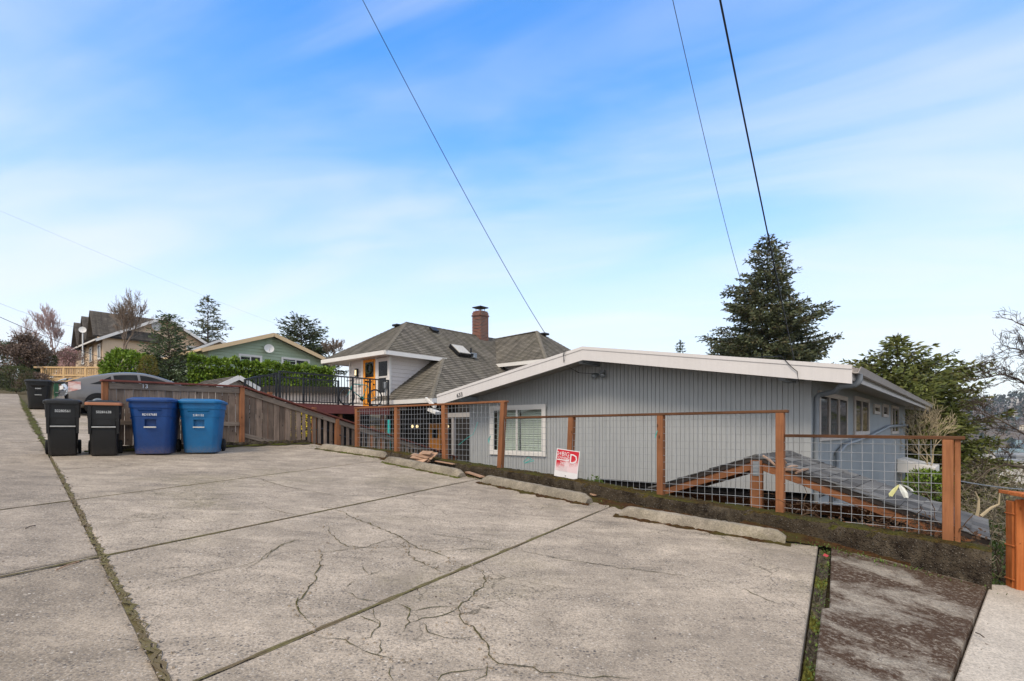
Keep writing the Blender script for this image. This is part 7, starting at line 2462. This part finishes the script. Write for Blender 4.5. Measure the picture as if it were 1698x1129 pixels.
def build_trees():
    # the tall fir behind the grey house
    b = W(1272, 712, 40); b.z = -10
    conifer('fir_tree', 'tall dark fir tree with brown cones rising behind the grey house', b, 24.3, 7.6, 'fir', 21, whorls=58, per=9, first=.30, up=.30, droop=.20, needle=(.24, .10), dens=1.5, trunk_r=.40, irr=.20, power=.78)
    # cedar trees right of the house
    b = W(1490, 712, 27); b.z = -10
    conifer('cedar_tree', 'loose green cedar tree right of the grey house gutter', b, 14.6, 4.3, 'conifer', 22, whorls=62, per=8, first=.32, up=.45, droop=.30, needle=(.26, .095), dens=1.2, trunk_r=.26, irr=.24, curve=lambda h: min(.70, (1 - h) * 2.7))
    b = W(1442, 712, 30); b.z = -10
    conifer('cedar_tree', 'dark narrow conifer close behind the gutter end of the grey house', b, 13.9, 3.2, 'conifer2', 23, whorls=44, per=8, first=.45, up=.35, droop=.3, needle=(.22, .08), dens=1.2, trunk_r=.2, irr=.2)
    b = W(1578, 712, 24); b.z = -9
    conifer('cedar_tree', 'lower green conifer beside the wire fence end post', b, 10.0, 2.1, 'conifer', 24, whorls=50, per=8, first=.25, up=.2, droop=.4, needle=(.22, .085), dens=1.2, trunk_r=.2, irr=.28, curve=lambda h: min(.95, (1 - h) * 2.4))
    b = W(1128, 712, 36); b.z = -6
    conifer('cedar_tree', 'slim conifer tip just showing above the grey house fascia', b, 11.9, 1.1, 'conifer2', 25, whorls=30, per=6, first=.5, needle=(.16, .05), trunk_r=.1, droop=.45)
    # up the hill
    b = W(345, 600, 62); b.z = 4
    conifer('fir_tree', 'dark shaggy conifer between the beige and green houses', b, 11.2, 2.6, 'fir', 31, whorls=30, per=7, first=.1, needle=(.34, .11), dens=.8, trunk_r=.25, irr=.34, power=.55, droop=.35)
    b = W(498, 600, 52); b.z = 5
    conifer('cedar_tree', 'conifer with drooping boughs behind the green house roof', b, 5.6, 3.4, 'conifer2', 32, whorls=22, per=8, first=.05, needle=(.34, .10), dens=.9, trunk_r=.2, irr=.3, power=.6, droop=.2, up=.45)
    b = W(280, 640, 25.5); b.z = upz(b.x, b.y) - .2
    conifer('young_conifer', 'young green conifer standing between the hedge ends', b, (712 - 523) / 900 * 25.5 - b.z, 1.25, 'spruce', 33, whorls=30, per=9, first=.04, up=.55, droop=.12, needle=(.13, .05), dens=1.3, trunk_r=.07, irr=.22, power=.62)
    # bare trees
    spots = [
        ('bare_tree', 'bare upright tree with many fine branches at the far left', (92, 52), 612, 520, .55, 41, 'bark_pinkish', .13, 6, None),
        ('bare_tree', 'bare spreading tree left of the mauve house', (66, 50), 612, 532, .7, 46, 'bark_pinkish', .12, 5, None),
        ('bare_tree', 'bare vase shaped tree in front of the beige house', (205, 40), 620, 497, .8, 42, 'bark_grey', .13, 6, None),
        ('bare_tree', 'bare round headed tree beyond the green house gable end', (548, 42), 615, 566, 1.1, 43, 'bark_grey', .12, 6, None),
        ('bare_tree', 'bare pinkish shrub tree beside the mauve house', (112, 47), 628, 575, 1.2, 44, 'bark_red', .10, 5, 'pinktwig'),
    ]
    for nm, lab, (px, Y), yb, yt, spr, seed, bk, r0, dp, bud in spots:
        p = W(px, yb, Y); Hh = (yb - yt) / 900 * Y
        bare_tree(nm, lab, p, Hh * 1.05, spr, seed, bk, r0, dp, buds=bud, upw=1.2, first=.36, twig=.022, kids_=(2, 3))
    # pale leafless tree by the house end and the maple leaning in from the right
    p = W(1531, 712, 20.5); p.z = -3.0
    bare_tree('bare_tree', 'pale barked leafless tree in front of the cedar trees', p, 3.4, .95, 51, 'bark_pale', .085, 5, twig=.014, kids_=(2, 3), first=.42, upw=.6)
    maple()
    p = W(1745, 712, 17.0); p.z = -7.5
    bare_tree('bare_tree', 'bare mossy tree low at the right edge over the brush', p, 5.4, 1.5, 54, 'bark', .15, 6, lean=(-.3, 0), twig=.014, kids_=(3, 3), first=.33, upw=-.1)
    # cut stump branches
    for i, pts in enumerate((((1618, 862), (1622, 845), (1623, 828), (1617, 815)), ((1626, 856), (1643, 842), (1656, 836), (1658, 815)))):
        m = MB(); m.tube([W(x, y, 9.2 + i * .4) for x, y in pts], [.03, .024, .016, .008], 6)
        tag(m.build('cut_branch', MAT['bark_pale']), ('pale cut branch stub standing behind the shingle roof corner', 'pale forked cut branch leaning right of the shingle roof corner')[i], 'branch')


build_trees()


def build_bushes():
    rng = np.random.default_rng(5)
    # long clipped hedge
    a, b = W(312, 640, 25.0), W(556, 640, 28.5)
    zt = (712 - 597) / 900 * 26.5; zb = .5
    X = Vector((b.x - a.x, b.y - a.y, 0)); L = X.length; X.normalize(); Yn = Vector((X.y, -X.x, 0))
    th = thing('hedge', (a + b) / 2, 'long clipped bright green laurel hedge in front of the green house', 'hedge')
    n = 20000; s = rng.uniform(0, 1, n); f = rng.choice([0, 1, 2], n, p=[.62, .3, .08])
    top = zt - .18 * s - .05 + .10 * np.sin(s * 38) * np.sin(s * 13 + 1) + .06 * np.sin(s * 90)
    rz = rng.uniform(0, 1, n)
    front = .05 + .16 * np.sin(s * 33 + rz * 7) * np.sin(s * 11 + rz * 12) + rng.uniform(-.35, .04, n)
    w = 1.3
    off = np.where(f == 0, front, np.where(f == 1, rng.uniform(-w, 0, n), -w))
    z = np.where(f == 1, top + rng.uniform(-.14, .06, n), zb + (top - zb) * rz)
    P_ = np.array(a)[None, :] * np.array([1, 1, 0]) + s[:, None] * L * np.array(X) + off[:, None] * np.array(Yn) + z[:, None] * np.array([0, 0, 1])
    d = np.where((f == 1)[:, None], np.array([0, 0, 1.]), np.array(Yn)) + rng.normal(size=(n, 3)) * .75 + np.array([0, 0, .3])
    quads('foliage', leaf_quads(P_, d, .15 * rng.uniform(.7, 1.3, n), .075 * rng.uniform(.8, 1.3, n), rng), MAT['hedge'], th, kind='stuff')
    m = MB(); m.prism([a * 1 + Yn * -.4 - Z * (a.z - zb), Vector((*(b + Yn * -.4).xy, zb)), Vector((*(b + Yn * -1.0).xy, zb)), Vector((*(a + Yn * -1.0).xy, zb))], Z * (zt - zb - .45)); m.build('branches', MAT['hedge_dark'], th)  # solid dark core painted as the hedge's shaded inside
    c = W(212, 616, 24.5)
    leafy_blob('laurel_bush', 'bright green laurel bush behind the parked car roof', 'bush', (c.x, c.y, c.z), (1.75, 1.6, 1.9), 'hedge', 61, 6000, (.15, .075))
    c = W(246, 612, 23.5); leafy_blob('golden_shrub', 'small golden pointed shrub beside the young conifer', 'shrub', (c.x, c.y, c.z), (.75, .75, 1.3), 'golden', 62, 1800, (.07, .03), power=1.6)
    c = W(27, 628, 33); leafy_blob('clipped_shrub', 'rounded clipped shrub at the end of the alley', 'shrub', (c.x, c.y, c.z), (1.35, 1.3, 1.5), 'topiary', 63, 4500, (.06, .03), power=4, lump=.07)
    c = W(18, 604, 40); leafy_blob('rhododendron', 'dark glossy rhododendron left of the twisted brown tree', 'bush', (c.x, c.y, c.z), (3.6, 3.0, 2.9), 'hedge_dark', 64, 6000, (.20, .075))
    c = W(62, 602, 41); leafy_blob('rhododendron', 'second dark green rhododendron behind the tan railing end', 'bush', (c.x, c.y, c.z), (2.0, 2.0, 2.0), 'hedge_dark', 65, 3500, (.20, .075))
    # shaggy brown tree with a thick stem
    p = W(44, 630, 36.5)
    bare_tree('brown_tree', 'shaggy rust brown tree with a thick leaning stem by the alley', p, 2.7, 1.3, 66, 'bark', .20, 5, twig=.03, kids_=(3, 4), first=.42, upw=.1, buds='brownleaf')
    for px, py, Y, sz, sd, lab in ((24, 602, 47, (4.5, 3, 2.4), 67, 'rust brown leafy thicket at the far left edge'), (98, 606, 42, (4.5, 3, 2.2), 68, 'low rust brown shrub behind the tan railing'), (56, 632, 34.5, (1.6, 1.3, .9), 69, 'low reddish shrub beside the clipped round shrub')):
        c = W(px, py, Y); leafy_blob('brown_shrub', lab, 'shrub', (c.x, c.y, c.z), sz, 'brownleaf', sd, 3500, (.13, .035), lump=.35)
    c = W(497, 703, 15.8); th = leafy_blob('forsythia', 'yellow flowering shrub glimpsed through the stair pickets', 'shrub', (c.x, c.y, c.z), (.6, .5, .9), 'yellowflower', 70, 700, (.06, .05))
    # by the shelter
    c = W(1540, 808, 15.5); leafy_blob('laurel_bush', 'bright green bush below the white awning', 'bush', (c.x, c.y, c.z), (1.0, 1.0, .95), 'hedge', 71, 2000, (.10, .05))
    c = W(1662, 890, 11.0); leafy_blob('fern_bush', 'dark low greenery in the gap beside the cedar guard', 'bush', (c.x, c.y, c.z - .55), (1.3, 1.3, .8), 'hedge_dark', 72, 1500, (.10, .035))
    c = W(1640, 862, 13.5); leafy_blob('fern_bush', 'grey green shrub under the bare brush at right', 'bush', (c.x, c.y, c.z - .6), (1.6, 1.3, .9), 'hedge_dark', 73, 1500, (.10, .04))
    # tangle of leafless brush falling to the valley
    rnd = random.Random(9); m = MB()
    for k in range(440):
        px = rnd.uniform(1590, 1860); Y = rnd.uniform(10.5, 24)
        b = W(px, 712, Y); a_, e_ = ae(b.x, b.y); b.z = max(lowz(a_, e_), -12) - .3
        topy = 712 + rnd.uniform(25, 170)
        tz = -(topy - 712) / 900 * Y
        hh = min(4.5, max(.8, tz - b.z))
        b.z = max(b.z, tz - hh)
        pts = [b]; d = Vector((rnd.gauss(0, .25), rnd.gauss(0, .25), 1)).normalized()
        for j in range(6):
            d = (d + Vector((rnd.gauss(0, .22), rnd.gauss(0, .22), -.05 * j))).normalized(); pts.append(pts[-1] + d * hh / 6)
        m.tube(pts, [.018 * (1 - j / 7) + .005 for j in range(7)], 3, False)
        for j in (2, 3, 4, 5, 6):
            for q in range(3):
                d2 = (d + Vector((rnd.gauss(0, .8), rnd.gauss(0, .8), rnd.gauss(0, .5)))).normalized(); L2 = rnd.uniform(.15, .55)
                p2 = pts[j]; m.tube([p2, p2 + d2 * L2 * .5 + Z * rnd.gauss(0, .06), p2 + d2 * L2 - Z * .10], [.007, .006, .004], 3, False)
    o = m.build('bare_brush', MAT['brush'], recalc=False); tag(o, kind='stuff')
    n = 9000; px = rng.uniform(1560, 1880, n); Y = rng.uniform(12, 40, n)
    pts = []
    for i in range(n):
        q = W(px[i], 712, Y[i]); a_, e_ = ae(q.x, q.y); g = max(lowz(a_, e_), -14)
        tz = -(rng.uniform(60, 170)) / 900 * Y[i]
        q.z = tz if tz > g else g + rng.uniform(0, .6); pts.append(tuple(q))
    C = np.array(pts); quads('brush_leaves', leaf_quads(C, rng.normal(size=C.shape), .10 * rng.uniform(.6, 1.6, n), .03, rng), MAT['brush'], kind='stuff')


build_bushes()

# ------------------------------------------------------------------ the far hillside across the valley
def build_far_hill():
    def hz(x, y):
        d = math.hypot(x, y)
        t = sst(560, 1500, d)
        return -60 + t * 102 + 10 * math.sin(x * .006 + 1) + 7 * math.sin(y * .008) + 4 * math.sin(x * .021 + y * .013)
    m = MB(); na, nd = 70, 40
    for j in range(nd + 1):
        d = 420 + 1900 * (j / nd) ** 1.2
        for i in range(na + 1):
            a = R(8 + 75 * i / na); x, y = d * math.sin(a), d * math.cos(a)
            m.v.append(Vector((x, y, hz(x, y))))
    for j in range(nd):
        for i in range(na): q = j * (na + 1) + i; m.f.append((q, q + 1, q + na + 2, q + na + 1))
    o = m.build('hills', MAT['farhill'], smooth='all'); tag(o, kind='structure')
    rng = np.random.default_rng(12); rnd = random.Random(12)
    # wooded mass of the hillside: small crowns
    def crowns(name, mat, n, lo, hi, sz, tall, seed):
        rg = np.random.default_rng(seed); V = []
        for k in range(n):
            d = rg.uniform(lo, hi); a = R(rg.uniform(34, 58)); x, y = d * math.sin(a), d * math.cos(a); z = hz(x, y)
            h = rg.uniform(*sz); w = h * tall * rg.uniform(.8, 1.2)
            nl = 26
            u = rg.normal(size=(nl, 3)); u /= np.linalg.norm(u, axis=1, keepdims=True)
            if tall < .5:
                q = rg.uniform(0, 1, nl); rr = (1 - q) * w / 2 + .3
                c = np.stack([x + u[:, 0] * rr, y + u[:, 1] * rr, z + q * h], 1)
            else: c = np.array([x, y, z + h * .55]) + u * np.array([w / 2, w / 2, h * .45])
            V.append(leaf_quads(c, u + rg.normal(size=u.shape) * .4, h * .26, h * .20, rg))
        o = quads(name, np.concatenate(V), MAT[mat], kind='stuff')
    crowns('hillside_conifers', 'farconifer', 520, 900, 1700, (11, 24), .42, 1)
    crowns('hillside_evergreens', 'farconifer', 260, 1300, 1700, (10, 18), .9, 7)
    crowns('hillside_bare_wood', 'farbare', 1500, 560, 1500, (6, 12), 1.2, 2)
    crowns('hillside_pink_wood', 'farpink', 130, 620, 1000, (5, 9), 1.3, 3)
    # houses on the slope
    tmpl = {}
    cols = [('farwhite', 'farroof'), ('farcream', 'farroof'), ('fargrey', 'farroof2'), ('farwhite', 'farroof2'), ('farblue', 'farroof')]
    k = 0
    for i in range(90):
        d = rnd.uniform(600, 1650); px = rnd.uniform(1540, 1790); u = (px - 849) / 900; y = d / math.sqrt(1 + u * u); x = u * y; z = hz(x, y)
        key = i % 5
        w, dp, h = 9 + (key * 1.7), 8 + key, 5.5 + (key % 3)
        if key not in tmpl:
            b = MB(); b.box((0, 0, h / 2 - 1), (w, dp, h + 2)); bm_ = b.mesh('wall', MAT[cols[key][0]])
            r = MB(); r.prism([(-w / 2 - .5, -dp / 2 - .4, h), (w / 2 + .5, -dp / 2 - .4, h), (0, -dp / 2 - .4, h + w * .28)], (0, dp + .8, 0)); rm = r.mesh('roof', MAT[cols[key][1]])
            wn = MB()
            for sx in (-.3, 0, .3):
                for zz in (.25, .7): wn.box((sx * w, -dp / 2 - .03, h * zz), (1.3, .08, 1.4))
            tmpl[key] = (bm_, rm, wn.mesh('windows', MAT['darkglass']))
        th = thing('hillside_house', (x, y, z), ('tiny white house with brown grey roof on the far hillside', 'tiny cream house with brown grey roof on the far hillside', 'tiny grey house with pale roof on the far hillside', 'tiny white house with pale grey roof on the far hillside', 'tiny pale blue house on the far hillside')[key], 'house', 'houses on the far hillside')
        th.rotation_euler = (0, 0, rnd.uniform(-.8, .3))
        for nm, me in zip(('wall', 'roof', 'windows'), tmpl[key]):
            o = link(bpy.data.objects.new(nm, me)); o.parent = th
    # large pale buildings on the valley floor
    for (px, py, Y, w, h, mt, lab) in ((1655, 742, 560, 42, 9, 'farwhite', 'long pale warehouse with blue roof down in the valley'), (1650, 757, 470, 36, 9, 'farwhite', 'broad white building on the valley floor below the warehouse'), (1620, 738, 600, 26, 8, 'farcream', 'cream building at the left edge of the valley floor'), (1690, 750, 520, 26, 7, 'fargrey', 'low grey building at the right edge of the valley')):
        c = W(px, py, Y); th = thing('valley_building', (c.x, c.y, c.z - h), lab, 'building')
        m = MB(); m.box((c.x, c.y, c.z - h - 6), (w, 22, h + 16)); m.build('wall', MAT[mt], th)
        m = MB(); m.box((c.x, c.y, c.z - 3), (w + 1.5, 23.5, 3.2 if 'blue' in lab else 1.2)); m.build('roof', MAT['farblue' if 'blue' in lab else 'fargrey'], th)
        m = MB()
        for q in range(6): m.box((c.x - w / 2 + (q + .5) * w / 6, c.y - 11.1, c.z - h), (w / 11, .2, 2.2))
        m.build('windows', MAT['darkglass'], th)


t_ = NT('far_hill_ground'); v_ = t_.coord('pos')
MAT['farhill'] = t_.fin(t_.mix(t_.ramp(t_.noise(v_, .012, 6, .65), [(.35, 0.), (.65, 1.)]), (.07, .065, .04), (.17, .135, .11)), .95)
for nm, c in (('farwhite', lin(214, 210, 204)), ('farcream', lin(204, 192, 172)), ('fargrey', lin(150, 152, 154)), ('farblue', lin(140, 164, 172)), ('farroof', lin(104, 96, 92)), ('farroof2', lin(140, 132, 128))):
    MAT[nm] = plain(nm.replace('far', 'distant_') + '_paint', c, .8, .1, .2, 0)
MAT['farconifer'] = foliage('distant_conifer', (.018, .034, .022), (.04, .06, .035), scale=.05, fine=.3)
MAT['farbare'] = foliage('distant_bare_wood', (.13, .10, .085), (.21, .165, .14), (.10, .09, .06), scale=.03, fine=.3)
MAT['farpink'] = foliage('distant_pink_wood', lin(140, 100, 104), lin(170, 130, 132), scale=.03, fine=.3)
build_far_hill()


def build_haze():
    m = MB(); m.box((700, 750, 12), (3700, 3600, 196))
    mt = bpy.data.materials.new('haze'); mt.use_nodes = True; nt = mt.node_tree; nt.nodes.clear()
    o_ = nt.nodes.new('ShaderNodeOutputMaterial'); v_ = nt.nodes.new('ShaderNodeVolumePrincipled')
    v_.inputs['Color'].default_value = (.86, .91, 1.0, 1); v_.inputs['Density'].default_value = HAZE; v_.inputs['Anisotropy'].default_value = .2
    nt.links.new(v_.outputs[0], o_.inputs['Volume'])
    tag(m.build('haze', mt), kind='stuff')


HAZE = 0.00012
build_haze()
